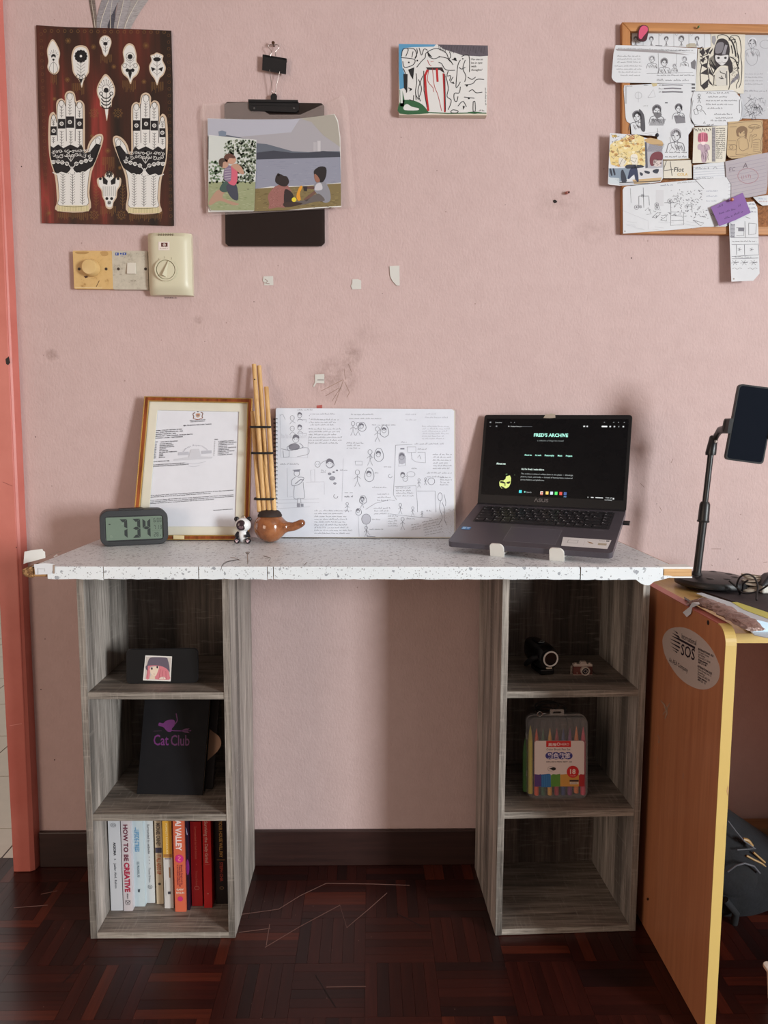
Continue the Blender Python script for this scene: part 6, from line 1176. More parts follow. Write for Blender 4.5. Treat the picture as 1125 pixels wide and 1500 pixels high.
MB().ball((cx - .0018, cy - .0098, cz + .0400), (.0112, .0046, .0116), 24, 12).obj('face_window', mat('dark_face', (52, 38, 44), .2), t, smooth=True)
for s in (-1, 1): MB().ball((cx - .0010 + s * .0026, cy - .0147, cz + .0375), (.0009, .0005, .0009), 8, 5).obj('eye', mat('pale_eye', (150, 120, 124), .4), t, smooth=True)
MB().ball((cx - .0018, cy - .0135, cz + .0365), (.0052, .0009, .0042), 12, 8).obj('muzzle', mat('mauve_muzzle', (96, 72, 80), .4), t, smooth=True)
MB().tube([(cx + .001 + .0035 * cos(u), cy, cz + .0565 + .0030 * sin(u)) for u in [pi * j / 8 for j in range(9)]], .0009, 6).obj('loop', WIRE, t, smooth=True)
# ------------------------------------------------------------------ laptop on a stand
hx, hy, hz, lyaw, lroll, bt, lt = .3875, -.118, .8896, -.4343, -.0056, .2877, .1993
ex = Vector((cos(lyaw) * cos(lroll), sin(lyaw) * cos(lroll), sin(lroll))); n0 = Vector((sin(lyaw), -cos(lyaw), 0)); up = ex.cross(-n0).normalized()
LW, LD, LH_ = .322, .213, .203
bf = n0 * cos(bt) - up * sin(bt); bu = ex.cross(-bf).normalized(); lu = up * cos(lt) - n0 * sin(lt); ln = n0 * cos(lt) + up * sin(lt)
o_ = Vector((hx, hy, hz))
BA = lambda a, b, c: o_ + ex * a + bf * b + bu * c     # a across, b from hinge to the front edge, c up off the deck
LI = lambda a, b, c: o_ + ex * a + lu * b + ln * c     # b up the lid, c towards the viewer
t = LAP = thing('laptop', 'open slate grey laptop showing a dark web page, raised on a white stand', 'laptop', (hx, hy, DZ))
SL = NT('slate_grey_laptop', .36); SL.base(SL.ramp(SL.noise(SL.mapping((1, 1, 1)), 900, 2), [(.3, (80, 76, 84)), (.7, (88, 84, 92))])); SL.b.inputs['Metallic'].default_value = .3
oB = rrect(-LW / 2, LW / 2, 0, LD, [.009, .009, .004, .004], 5); base = MB(BA).prism(oB, -.0115, 0, 'z').obj('base', SL.m, t, bevel=.0015)
MB(BA).box(-LW / 2 + .001, LW / 2 - .001, .0005, .007, -.002, .0015).obj('hinge_bar', mat('hinge_black', (36, 34, 38), .4), t)
MB(BA).prism(rrect(-LW / 2 + .020, LW / 2 - .020, .016, .105, .003, 3), -.0002, .0003, 'z').obj('keyboard_deck', mat('keyboard_well', (34, 32, 36), .5), t)
KM = mat('black_key', (30, 29, 33), .45); kz = []; kme = {}
rows = [(15, .010, [1] * 15), (15, .0148, [1] * 13 + [1.6, 1.0]), (15, .0148, [1.45] + [1] * 12 + [1.15, 1]), (14, .0148, [1.7] + [1] * 11 + [1.9, 1]), (13, .0148, [2.2] + [1] * 10 + [2.4, 1]), (10, .0148, [1.2, 1, 1, 1.1, 5.4, 1.1, 1, 1, 1, 1.8])]
yk = .0185; x_l = -LW / 2 + .0225; x_r = LW / 2 - .0225; glyph = Ink(lambda u, w, h: BA(u, w, h), .0024, 9)
LET = ['', '`1234567890-=', 'QWERTYUIOP[]', 'ASDFGHJKL;', 'ZXCVBNM,./', '']
for ri, (cnt, kh, ws) in enumerate(rows):
    tot = sum(ws); u = (x_r - x_l) / tot; x = x_l
    for ki, w_ in enumerate(ws):
        kw = u * w_ - .0022; key = (round(kw, 5), kh)
        MB(BA).box(x + .0011, x + .0011 + kw, yk, yk + kh - .0022, .0004, .0022).obj('key', KM, t)
        gc_ = x + .0035; gl = (206, 206, 212)
        if ri == 0 or w_ > 1.3: glyph.rect(gc_, yk + kh * .4, gc_ + .0028, yk + kh * .4 + .0007, gl)
        else: glyph.rect(gc_, yk + .0032, gc_ + .0016, yk + .0055, gl); glyph.rect(gc_ + .004, yk + .0068, gc_ + .0052, yk + .0078, (170, 170, 178))
        x += u * w_
    yk += kh
glyph.obj('key_legends', t)
MB(BA).prism(rrect(-.052, .052, .121, .192, .002, 3), -.0001, .0002, 'z').obj('touchpad', mat('touchpad_grey', (82, 78, 87), .32), t)
I = Ink(lambda u, w, h: BA(u, w, h), .0003, 2); Lc_ = (150, 146, 152)
I.line([(-.052, .121), (.052, .121), (.052, .192), (-.052, .192), (-.052, .121)], .0006, Lc_)
I.obj('touchpad_outline', t); I = Ink(lambda u, w, h: BA(u, w, h), .0003, 2); I.poly([(.060, .135 + .02), (.152, .155), (.150, .196), (.064, .196)], (214, 212, 212)); I.rect(.072, .166, .092, .180, (170, 168, 168), 1); I.rect(.0732, .1672, .0908, .1788, (214, 212, 212), 2); I.line([(.104, .165), (.104, .186)], .0004, (180, 180, 180), 1); I.poly([(.108, .168), (.118, .172), (.122, .178), (.114, .175)], (150, 110, 60), 1); I.rect(.130, .172, .146, .181, (170, 160, 140), 1); I.rect(.143, .158, .149, .163, (50, 50, 60), 1); I.text('Vivo', .130, .163, .006, (90, 90, 96), 1); I.text('______', .066, .163, .004, (140, 140, 146), 1)
I.obj('info_sticker', t); I = Ink(lambda u, w, h: BA(u, w, h), .0003, 2); I.rect(-.153, .135, -.134, .149, (70, 130, 190), 1); I.rect(-.151, .1365, -.144, .1475, (150, 190, 224), 2); I.rect(-.142, .138, -.136, .1395, (226, 236, 244), 2); I.rect(-.142, .142, -.137, .1435, (226, 236, 244), 2)
I.obj('processor_sticker', t); I = Ink(lambda u, w, h: BA(u, w, h), .0003, 2); I.text('SonicMaster', .112, .113, .0042, (130, 126, 132), 1); I.obj('deck_lettering', t)
# lid
oL = rrect(-LW / 2, LW / 2, 0, LH_, [.006, .006, .002, .002], 4); MB(LI).prism(oL, -.0055, 0, 'z').obj('lid', mat('lid_black', (18, 18, 21), .4, Specular_IOR_Level=.3), t, bevel=.001)
sx0, sx1, sy0, sy1 = -LW / 2 + .0065, LW / 2 - .0065, .0205, LH_ - .009
MB(LI).box(sx0, sx1, sy0, sy1, .0002, .0006).obj('display_panel', mat('display_off_black', (13, 13, 16), .28, Specular_IOR_Level=.15), t)
UV = lambda u, w, h: LI(sx0 + u * (sx1 - sx0), sy1 - w * (sy1 - sy0), h)
I = Ink(lambda X, Y, h: UV((X - 48) / 1043.0, (Y - 75) / 575.0, h), .0007, 4); CY = (150, 214, 200); WHT = (176, 182, 184)
I.text("FRED'S ARCHIVE", 546, 207, 34, CY, 1, 'c', bold=.035, fit=252); I.text("a collection of things I've created", 546, 241, 15, (120, 130, 132), 1, 'c', shear=.3, fit=195)
for s_, x0, w_ in (('About me', 360, 55), ('Art work', 440, 47), ('Photography', 512, 70), ('Music', 608, 33), ('Projects', 667, 46)): I.text(s_, x0, 350, 16, CY, 1, fit=w_, bold=.03)
I.text('About me', 150, 421, 20, (190, 214, 208), 1, fit=72, bold=.03); I.text("Hi, I'm Fred, I make things", 347, 456, 17, (186, 206, 202), 1, fit=168, bold=.03)
for i, (s_, w_) in enumerate((('This archive is where I collect them in one place \u2014 drawings,', 384), ('photos, music, and code \u2014 instead of leaving them scattered', 380), ('across folders and platforms.', 178))): I.text(s_, 345, 489 + i * 22, 15, (150, 158, 160), 1, fit=w_)
I.obj('web_page_text', t, m_screen()); I = Ink(lambda X, Y, h: UV((X - 48) / 1043.0, (Y - 75) / 575.0, h), .0007, 4); YG = (190, 204, 120); I.poly([(234, 508), (262, 500), (272, 520), (271, 560), (262, 584), (244, 597), (205, 599), (188, 580), (184, 552), (194, 540), (216, 540), (230, 528)], YG, 1)
I.poly(smooth([(186, 552), (205, 545), (232, 556), (228, 562), (205, 560)], 3, True), (20, 20, 18), 2); I.poly(smooth([(240, 552), (268, 545), (262, 562), (245, 562)], 3, True), (20, 20, 18), 2); I.poly(smooth([(200, 582), (222, 590), (232, 600), (205, 596)], 3, True), (20, 20, 18), 2); I.poly([(228, 490), (240, 486), (243, 494), (230, 500)], (60, 90, 60), 2); I.poly([(222, 560), (232, 558), (236, 578), (226, 582)], (110, 124, 70), 2); I.disc(298, 496, 3, (60, 80, 60), 2)
I.obj('portrait_picture', t, MATS['lit_screen_pixels']); I = Ink(lambda X, Y, h: UV((X - 48) / 1043.0, (Y - 75) / 575.0, h), .0007, 4); I.rect(340, 607, 361, 627, (60, 190, 200), 1); I.disc(384, 618, 6, (110, 180, 170), 1); I.text('Search', 397, 624, 14, (150, 156, 160), 1)
for x0, c_ in ((500, (200, 190, 180)), (540, (226, 190, 100)), (573, (180, 196, 210)), (606, (76, 204, 100)), (640, (190, 70, 60)), (672, (56, 84, 140))): I.rect(x0, 608, x0 + 20, 630, c_, 1)
I.disc(512, 620, 6, (180, 80, 70), 2); I.rect(500, 632, 520, 635, (200, 90, 80), 1); I.rect(672, 640, 692, 643, (110, 160, 210), 1)
for x0, x1 in ((843, 848), (866, 885), (898, 950)): I.rect(x0, 634, x1, 641, WHT, 1)
I.text('7:33 AM', 968, 640, 13, WHT, 1, fit=46); I.text('13/7/2025', 964, 655, 12, WHT, 1, fit=50); I.rect(1018, 634, 1028, 645, WHT, 1)
I.obj('taskbar', t, MATS['lit_screen_pixels']); I = Ink(lambda X, Y, h: UV((X - 48) / 1043.0, (Y - 75) / 575.0, h), .0007, 4); I.text('Fred archive', 118, 108, 13, WHT, 1, fit=50); I.rect(72, 98, 84, 108, (120, 126, 130), 1); I.rect(236, 100, 242, 106, (110, 116, 120), 1); I.rect(263, 100, 268, 106, (110, 116, 120), 1); I.text('fredsarchive.art', 238, 137, 13, WHT, 1, fit=86); I.rect(326, 131, 402, 134, (80, 84, 90), 1); I.disc(224, 132, 4, WHT, 1); I.rect(74, 131, 84, 134, (110, 116, 120), 1); I.rect(122, 128, 134, 137, (110, 116, 120), 1)
for x0, x1, c_ in ((777, 790, WHT), (800, 810, WHT), (907, 946, (206, 214, 216)), (961, 972, WHT), (990, 1001, (150, 156, 160)), (1023, 1029, (110, 116, 120)), (1052, 1062, WHT)): I.rect(x0, 124, x1, 134, c_, 1)
for x0 in (920, 985, 1018, 1058): I.rect(x0, 96, x0 + 8, 100, (120, 126, 130), 1)
I.obj('browser_bar', t, MATS['lit_screen_pixels'])
I = Ink(lambda X, Y, h: UV((X - 48) / 1043.0, (Y - 75) / 575.0, h), -.0001, 4); I.text('\u039bSUS', 510, 686, 34, (104, 98, 98), 1, 'c', bold=.02, sx=1.35); I.obj('brand_lettering', t)
MB(LI).prism([(-.028 + .002, LH_ - .007), (-.024 + .003, LH_ + .0022), (-.016, LH_ + .0012), (-.010, LH_ + .0032), (-.001, LH_ + .0018), (.0, LH_ - .0065), (-.012, LH_ - .0075)], -.001, .0012, 'z').obj('camera_tape', mat('grubby_tape', (176, 164, 150), .6), t)
MB(BA).box(LW / 2 + .0002, LW / 2 + .013, .040, .054, -.0105, -.0055).obj('usb_receiver', mat('black_plastic'), t, bevel=.0008)
# stand: two slim arms with front lips, joined by a cross bar
t = thing('laptop_stand', 'white folding stand under the laptop with two hooked front lips', 'laptop stand', onZ(780, 812, DZ)); WS = mat('white_stand_plastic', (222, 220, 214), .35)
for (px, py) in ((737, 811), (821, 818)):
    q = onZ(px, py, DZ); d = q - o_; al = d.dot(ex); bl = LD
    # position across the laptop from the front edge
    best = min([k / 1000 for k in range(-160, 160)], key=lambda a_: (BA(a_, LD, -.02) - q).xy.length); a_ = best
    lipf = rrect(a_ - .0145, a_ + .0135, -.0238, .0045, [.010, .006, .003, .003], 4)
    MB(lambda u, b, c: BA(u, b, c)).prism([(x, z) for x, z in lipf], LD + .0012, LD + .0052, 'y').obj('front_lip', WS, t, bevel=.0012)
    ft = BA(a_, LD + .0012, -.024); n0f = Vector((n0.x, n0.y, 0))
    f0 = Vector((ft.x, ft.y, DZ + .0010)); f1 = f0 - n0f * .185
    MB(lambda u, b, c: f0 + ex * u - n0f * b + Vector((0, 0, c))).box(-.0075, .0075, -.002, .185, 0, .0045).obj('foot_bar', WS, t, bevel=.001)
    MB(lambda u, b, c: BA(a_ + u, b, c)).box(-.007, .007, .03, LD + .003, -.0165, -.0120).obj('support_arm', WS, t, bevel=.001)
    MB(lambda u, b, c: BA(a_ + u, b, c)).box(-.0075, .0075, LD - .010, LD + .004, -.0228, -.0120).obj('arm_end', WS, t, bevel=.001)
    p0 = BA(a_, .045, -.0165); p1 = Vector((f0 - n0f * .150)); p1.z = DZ + .004; MB().tube([p0, p1], .004, 8).obj('prop_strut', WS, t)
# ================================================================== shelf units
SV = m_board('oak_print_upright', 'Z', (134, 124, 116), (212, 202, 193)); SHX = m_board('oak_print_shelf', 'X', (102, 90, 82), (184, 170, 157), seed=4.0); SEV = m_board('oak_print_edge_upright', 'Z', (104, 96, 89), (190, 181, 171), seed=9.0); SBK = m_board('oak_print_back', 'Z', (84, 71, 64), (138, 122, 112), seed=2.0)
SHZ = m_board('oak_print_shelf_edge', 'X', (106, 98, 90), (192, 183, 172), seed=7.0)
UW, UD, UH, UT = .300, .2592, .7855, .0139; US = (UH - UT) / 3
def unit(x0, rot, label, UD=UD):
    o = Vector((x0, -(.012 + .2592), 0)); F = Fr(o, (cos(rot), sin(rot), 0), (-sin(rot), cos(rot), 0), (0, 0, 1)); t = thing('shelf_unit', label, 'shelf', F(UW / 2, UD / 2, 0))
    for s in (0, 1):
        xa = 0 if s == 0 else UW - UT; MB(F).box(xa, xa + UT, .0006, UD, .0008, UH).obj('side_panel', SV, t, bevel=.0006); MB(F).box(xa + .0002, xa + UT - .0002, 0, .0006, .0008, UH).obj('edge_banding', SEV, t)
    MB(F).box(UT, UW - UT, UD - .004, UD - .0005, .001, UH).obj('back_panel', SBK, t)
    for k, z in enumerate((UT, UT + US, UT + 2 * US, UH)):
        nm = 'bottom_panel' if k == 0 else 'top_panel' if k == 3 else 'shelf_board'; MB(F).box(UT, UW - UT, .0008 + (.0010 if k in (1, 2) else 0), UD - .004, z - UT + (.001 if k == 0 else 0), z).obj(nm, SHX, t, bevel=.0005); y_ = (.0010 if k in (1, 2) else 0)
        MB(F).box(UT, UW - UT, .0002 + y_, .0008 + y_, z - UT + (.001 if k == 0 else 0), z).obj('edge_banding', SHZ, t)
    for z in (.018, .34, .52, .70):
        for xx, sx in ((-.0006, 0), (UW + .0001, 0)): MB(F).box(xx, xx + .0005, .050, .053, z, z + .003).obj('cover_cap', mat('pale_cap', (170, 164, 156), .5), t)
    return F
FL = unit(-.5798, -.0051, 'grey-brown oak-print shelf unit at the left, with books in its bottom bay')
FRt = unit(.2632, .0379, 'grey-brown oak-print shelf unit at the right, with an empty bottom bay', .2455)
Z0, Z1, Z2 = UT, UT + US, UT + 2 * US
# ------------------------------------------------------------------ phone with sticker
a, b = onZ(188, 1002, Z2), onZ(286, 1002, Z2); ang = math.atan2(b.y - a.y, b.x - a.x) + .05; L = .146; H = .0705
mid = (a + b) / 2; F = Fr((mid.x, mid.y + .003, Z2 + .0006), (cos(ang), sin(ang), 0), (-sin(ang), cos(ang), 0), (0, 0, 1)); lean = .09
G = lambda x, y, z: F(x, y + z * lean, z)
t = thing('smartphone', 'black smartphone with a square sticker, on its long edge in the top left bay', 'phone', F(0, .005))
MB(G).prism(rrect(-L / 2, L / 2, 0, H, .009, 5), 0, .0085, 'y').obj('phone_body', mat('phone_case_black', (13, 14, 17), .5, Specular_IOR_Level=.3), t, bevel=.002)
MB(G).ring(rrect(-L / 2 - .0003, L / 2 + .0006, -.0002, H + .0002, .009, 5), rrect(-L / 2 + .002, L / 2 - .002, .002, H - .002, .007, 5), .0030, .0062, 'y').obj('side_frame', mat('phone_frame_grey', (96, 96, 104), .25, .7), t)
W0 = onZ(212, 1000, Z2); Pst = Pl(G(0, -.0003, 0), G(.1, -.0003, 0), G(0, -.0003, .1))
st = [(213, 960), (252, 961.5), (250, 998), (209.5, 996.5)]; MB().add([Pst(x, y, h) for h in (0, .0003) for x, y in st], [(0, 1, 2, 3), (7, 6, 5, 4), (0, 4, 5, 1), (1, 5, 6, 2), (2, 6, 7, 3), (3, 7, 4, 0)]).obj('sticker', mat('sticker_white', (224, 220, 216), .3), t)
S = lambda pts: [(195 + x / 10, 950 + y / 10) for x, y in pts]
I = Ink(Pst, .0003, 3); I.poly(S([(190, 118), (560, 132), (535, 462), (165, 450)]), (196, 186, 180))
I.poly(smooth(S([(205, 250), (290, 240), (360, 245), (430, 260), (510, 310), (535, 400), (530, 455), (330, 450), (325, 400), (350, 330), (345, 260), (250, 270), (250, 330), (235, 445), (190, 440), (205, 350)]), 2, True), (206, 122, 132), 1)
I.poly(smooth(S([(250, 290), (340, 260), (380, 270), (345, 380), (320, 405), (270, 380), (250, 330)]), 3, True), (226, 206, 186), 2); I.poly(S([(265, 385), (320, 400), (322, 450), (240, 448)]), (216, 196, 176), 2)
I.poly(smooth(S([(185, 260), (205, 240), (230, 160), (280, 128), (480, 132), (510, 170), (530, 250), (535, 345), (500, 300), (430, 262), (330, 246), (240, 250), (215, 262), (218, 325), (190, 300)]), 3, True), (96, 86, 100), 3)
for x, y in ((276, 292), (355, 272)): I.disc(*S([(x, y)])[0], 1.3, (44, 32, 48), 4, ry=1.9, n=10)
for a_ in ([(400, 300), (380, 440)], [(440, 320), (430, 360), (445, 440)], [(480, 330), (485, 450)], [(215, 300), (205, 430)]): I.line(S(a_), .5, (162, 76, 92), 4)
I.line(S([(300, 368), (318, 374)]), .5, (150, 90, 80), 4); I.poly(smooth(S([(395, 425), (450, 412), (480, 450), (385, 450)]), 2, True), (222, 200, 190), 3); I.obj('sticker_print', t)
# ------------------------------------------------------------------ black boxed notebook and the things behind it
a, b = onZ(200, 1163.5, Z1), onZ(297, 1165.5, Z1); ang = math.atan2(b.y - a.y, b.x - a.x); W = .1435; H = .214; mid = (a + b) / 2
F = Fr((mid.x, mid.y, Z1 + .0006), (cos(ang), sin(ang), 0), (-sin(ang), cos(ang), 0), (0, 0, 1)); lean = .20
G = lambda x, y, z: F(x + z * .045, y + z * lean, z * .98)
NB = mat('black_cloth_cover', (13, 13, 18), .75, Specular_IOR_Level=.25); t = thing('notebook', 'large black hardcover notebook with a faint purple cat emblem, middle left bay', 'notebook', F(0, .01))
MB(G).box(-W / 2, W / 2, 0, .0022, 0, H).obj('front_cover', NB, t, bevel=.0008); MB(G).box(-W / 2, W / 2, .0166, .0188, 0, H).obj('back_cover', NB, t, bevel=.0008); MB(G).box(-W / 2, -W / 2 + .0025, .001, .0186, 0, H).obj('spine', NB, t, bevel=.0008); MB(G).box(-W / 2 + .003, W / 2 - .003, .0023, .0165, .002, H - .002).obj('pages', mat('shaded_page_edge', (176, 164, 148), .8), t)
Pn = Pl(G(0, 0, 0), G(.1, 0, 0), G(0, 0, .1)); PU = (92, 24, 96); PD = (78, 24, 74); I = Ink(Pn, .0001, 1)
I.poly(smooth(S([(370, 1120), (385, 1085), (440, 1095), (480, 1060), (560, 1040), (610, 1060), (605, 1130), (570, 1170), (560, 1215), (510, 1218), (470, 1180), (440, 1150), (385, 1135)]), 3, True), PU, 0); I.curve(S([(600, 1120), (645, 1060), (640, 1000), (630, 950)]), 1.4, PD, 1); I.line(S([(540, 1196), (600, 1204), (700, 1206), (850, 1203)]), 1.3, PU, 1)
I.poly(S([(690, 1206), (770, 1172), (830, 1170), (800, 1196), (850, 1204), (800, 1214), (830, 1240), (760, 1230)]), PD, 1); I.line(S([(300, 1210), (420, 1205)]), .5, (60, 26, 62), 1)
I.text('Cat', *S([(300, 1415)])[0], 22, PU, 1, fit=22, bold=.012); I.text('Club', *S([(552, 1420)])[0], 22, PD, 1, fit=27.5, bold=.012); I.obj('cover_print', t)
c = FL(.222, .150, Z1 + .001); t = thing('paper_envelope', 'brown curved flap of card sticking out behind the black notebook', 'card', c)
Pe = Pl(G(0, .026, 0), G(.1, .026, 0), G(0, .026, .1)); sheet(Pe, smooth([(300, 1062), (311, 1071), (321, 1079), (324, 1090), (318, 1101), (305, 1113), (296, 1120), (296, 1064)], 4, True), -.0006, .0006, 'flap', mat('kraft_card', (150, 118, 98), .8), t)
BKI = mat('black_plastic'); t = thing('coil_pad', 'dark spiral pad standing behind the black notebook', 'notepad', G(.02, .040, 0))
MB(G).box(-W / 2 + .02, W / 2 + .014, .029, .040, 0, H * .97).obj('pad', mat('dark_pad_cover', (34, 28, 30), .6), t, bevel=.001)
for k in range(18): z = .02 + k * .0105; MB(G).tube([(W / 2 + .0135 + .003 * cos(u), .0345 + .006 * sin(u), z) for u in [2 * pi * j / 10 for j in range(11)]], .0006, 5, False).obj('wire_loop', mat('black_coil_wire'), t)
# ------------------------------------------------------------------ books
class SpineInk(Ink):
    def poly(s, p, c, h=0): Ink.poly(s, [(a * s.w_, b) for a, b in p], c, h)
    def rect(s, a, b, c_, d, c, h=0): Ink.rect(s, a * s.w_, b, c_ * s.w_, d, c, h)
    def disc(s, x, y, r, c, h=0, ry=None, n=18): Ink.disc(s, x * s.w_, y, r * s.w_, c, h, ry, n)
    def ring(s, x, y, r, w, c, h=0, ry=None): Ink._ringm(s, x * s.w_, y, r * s.w_, w * s.w_, c, h, ry)
    def line(s, p, w, c, h=0, raw=False): Ink.line(s, [(a * s.w_, b) for a, b in p], w * s.w_, c, h)
    def curve(s, p, w, c, h=0): Ink.line(s, smooth([(a * s.w_, b) for a, b in p], 4), w * s.w_, c, h)
    def text(s, t, x, y, size, c, h=1, align='l', sx=1, bold=0): Ink.text(s, t, x * s.w_, y, size, c, h, align, bold=bold)
def _ringm(s, cx, cy, r, w, c, h, ry):
    ry = ry or r; Ink.line(s, [(cx + r * cos(2 * pi * k / 20), cy + ry * sin(2 * pi * k / 20)) for k in range(21)], w, c, h)
Ink._ringm = _ringm
def book(x0, x1, yf, h, col, label, draw, depth=.135, m=None, round_=.18, tilt=0.0, m2=None):
    yf = yf + .001; w = x1 - x0 - .0006; x0 += .0003; t = thing('book', label, 'book', ((x0 + x1) / 2, yf, Z0), 'books in the bottom bay of the left unit'); z0 = Z0 + .0004
    m = m or mat('book_cover_%d_%d_%d' % col, col, .35)
    n = 8; bul = .0003; sp = [(x0 + w * k / n, yf - bul * sin(pi * k / n)) for k in range(n + 1)]; o = [(x0, yf + depth)] + [(x0, yf)] + sp[1:-1] + [(x0 + w, yf), (x0 + w, yf + depth), (x0 + w - .0012, yf + depth), (x0 + w - .0012, yf + .003), (x0 + .0012, yf + .003), (x0 + .0012, yf + depth)]
    MB().prism(o, z0, z0 + h, 'z').obj('cover', m, t); MB().box(x0 + .0013, x0 + w - .0013, yf + .0032, yf + depth - .003, z0 + .002, z0 + h - .002).obj('pages', mat('book_page_edges', (206, 198, 182), .85), t)
    # spine coordinates: u 0..1 left to right, v metres down from the top
    def T(u, v, hh): return Vector((x0 + u, yf - bul * sin(pi * min(1, max(0, u / w))) - hh, z0 + h - v))
    I = SpineInk(T, .0004, 2); I.w_ = w; ww = w; I.R = random.Random(1)
    def vt(s_, u, v, fit, size, c, bold=0.02, up=False, h=1):
        V, Fc = glyphs(s_, bold, 0); xs = [a[0] for a in V]; ys = [a[1] for a in V]; W_ = max(xs) - min(xs); x_ = min(xs); cyy = .35
        I._add([(u * ww + (b - cyy) * size, v + (a - x_) / W_ * fit) for a, b in V], Fc, c, h)
    draw(I, vt, h, w); I.obj('spine_print', t); return t
WHC = (206, 206, 210)
def b1(I, vt, h, w): I.ring(.45, .013, .22, .03, (110, 110, 116), 1, ry=.0042); I.ring(.45, .013, .11, .03, (110, 110, 116), 1, ry=.002); vt('AKSIOMA', .5, .052, .030, .0070, (40, 40, 46), .03); I.disc(.5, .0905, .06, (30, 30, 34), 1, ry=.0014); vt('Jaafar Abd. Rahim', .5, .099, .058, .0066, (90, 92, 100), .01)
B0 = [(-.5619, -.5356, -.2003), (-.5341, -.5139, -.2018), (-.5160, -.4918, -.1869), (-.4935, -.4734, -.1748), (-.4694, -.4539, -.1782), (-.4478, -.4279, -.1937), (-.4217, -.3974, -.2061), (-.3975, -.3910, -.2003), (-.3900, -.3664, -.1865), (-.3620, -.3439, -.1929), (-.3390, -.3119, -.1797)]
top = lambda i, y: onY(110 + 300 / 3.879, 1170 + y / 3.879, B0[i][2]).z - Z0
book(*B0[0], .2085, WHC, 'thick white paperback at the left end of the row, its spine reading AKSIOMA', b1)
def b2(I, vt, h, w): vt('HOW TO BE', .5, .012, .083, .0128, (104, 38, 60), .035); vt('CREATIVE', .52, .098, .068, .0150, (168, 30, 66), .045); vt('adrianus', .52, .169, .012, .005, (60, 60, 66)); I.ring(.5, .190, .25, .05, (50, 50, 56), 1, ry=.005); I.disc(.5, .191, .07, (50, 50, 56), 1, ry=.0016); I.curve([(.2, .185), (.5, .189), (.8, .185)], .04, (50, 50, 56), 1)
book(*B0[1], .2095, (204, 196, 200), 'white book with maroon lettering HOW TO BE CREATIVE on the spine', b2)
def b3(I, vt, h, w): vt('UPSIDE-STRESS', .45, .022, .050, .0130, (70, 140, 186), .02); I.line([(.35, .016), (.35, .022)], .05, (70, 140, 186), 1); I.line([(.65, .018), (.65, .070)], .02, (160, 196, 214), 1); vt('KELLY McGONIGAL, PhD', .5, .095, .036, .0070, (70, 90, 104), .01); I.poly([(.4, .159), (.6, .158), (.55, .166), (.4, .165)], (60, 70, 80), 1)
book(*B0[2], .1990, (190, 204, 210), 'pale blue-white book with blue lettering UPSIDE-STRESS on the spine', b3)
def b4(I, vt, h, w): vt('Surrounded by setbacks', .5, .012, .068, .0066, (96, 98, 104), .012); vt('\u2022 \u2022 \u2022', .5, .086, .018, .005, (130, 132, 138)); vt('Thomas Erikson', .5, .112, .034, .0058, (110, 112, 118), .006); I.ring(.5, .157, .22, .05, (90, 92, 98), 1, ry=.0042); I.disc(.5, .157, .08, (90, 92, 98), 1, ry=.0016)
book(*B0[3], .1950, (200, 204, 206), 'narrow white book with small grey lettering Surrounded by setbacks', b4)
def b5(I, vt, h, w): vt('MICHAEL CAINEY', .5, .010, .052, .0118, (76, 66, 66), .02); I.poly([(.05, .066), (.95, .066), (.95, .078), (.05, .078)], (70, 66, 86), 1); vt('IT ALL ADDS UP', .5, .082, .046, .0125, (176, 96, 66), .03); I.rect(.0, .0, 1.0, .004, (176, 150, 110), 1); I.disc(.5, .150, .2, (70, 60, 56), 1, ry=.003)
book(*B0[4], .1970, (200, 184, 158), 'slim tan book with dark names above orange words IT ALL ADDS UP', b5)
def b6(I, vt, h, w): I.rect(0, -.0, 1, .088, (206, 156, 56), 0); I.rect(.05, .080, .95, .086, (160, 110, 60), 2); vt('FORREST RODRIGUEZ', .45, .010, .070, .0058, (226, 206, 150), .01, h=2); I.poly([(.6, .110), (.75, .110), (.75, .134), (.62, .134)], (140, 100, 70), 1); I.rect(.2, .088, .8, .092, (150, 140, 146), 2); I.line([(.2, .14), (.2, .175)], .03, (170, 170, 170), 1); I.rect(.42, .166, .72, .172, (50, 50, 60), 1)
book(*B0[5], .2050, (204, 202, 200), 'book with a yellow upper half and white lower half on the spine', b6)
def b7(I, vt, h, w): vt('AI VALLEY', .48, -.004 + .006, .070, .0170, (226, 206, 204), .04); I.disc(.5, .0900, .38, (196, 40, 122), 1, ry=.0092); I.curve([(.38, .085), (.6, .087), (.4, .093), (.62, .095)], .09, (226, 120, 140), 2); vt('Microsoft, Google, and the', .70, .104, .046, .0046, (120, 30, 60), .015); vt('Trillion-Dollar Race to Cash', .52, .104, .050, .0046, (120, 30, 60), .015); vt('In on Artificial Intelligence', .34, .104, .046, .0046, (120, 30, 60), .015); I.text('GARY', .5, .1625, .006, (230, 214, 200), 1, 'c', sx=1 / .024, bold=.02); I.text('RIVLIN', .5, .170, .006, (230, 214, 200), 1, 'c', sx=1 / .024, bold=.02); I.disc(.5, .182, .24, (190, 40, 110), 1, ry=.0058)
book(*B0[6], .2120, (204, 102, 74), 'bright orange book with white capitals AI VALLEY and a magenta dot', b7)
def b8(I, vt, h, w): I.poly([(.2, .018), (.5, .022), (.9, .036), (.6, .036)], (150, 150, 180), 1); I.disc(.6, .11, .6, (110, 24, 110), 1, ry=.018)
book(*B0[7], .2088, (30, 20, 40), 'very thin dark violet book squeezed right of the orange one', b8)
def b9(I, vt, h, w): vt('Surrounded by bad bosses', .5, .010, .075, .0066, (206, 96, 84), .01); vt('\u2022', .5, .096, .003, .005, (206, 96, 84)); vt('Thomas Erikson', .5, .112, .034, .0058, (196, 90, 80), .006); I.ring(.5, .152, .22, .05, (200, 110, 100), 1, ry=.004)
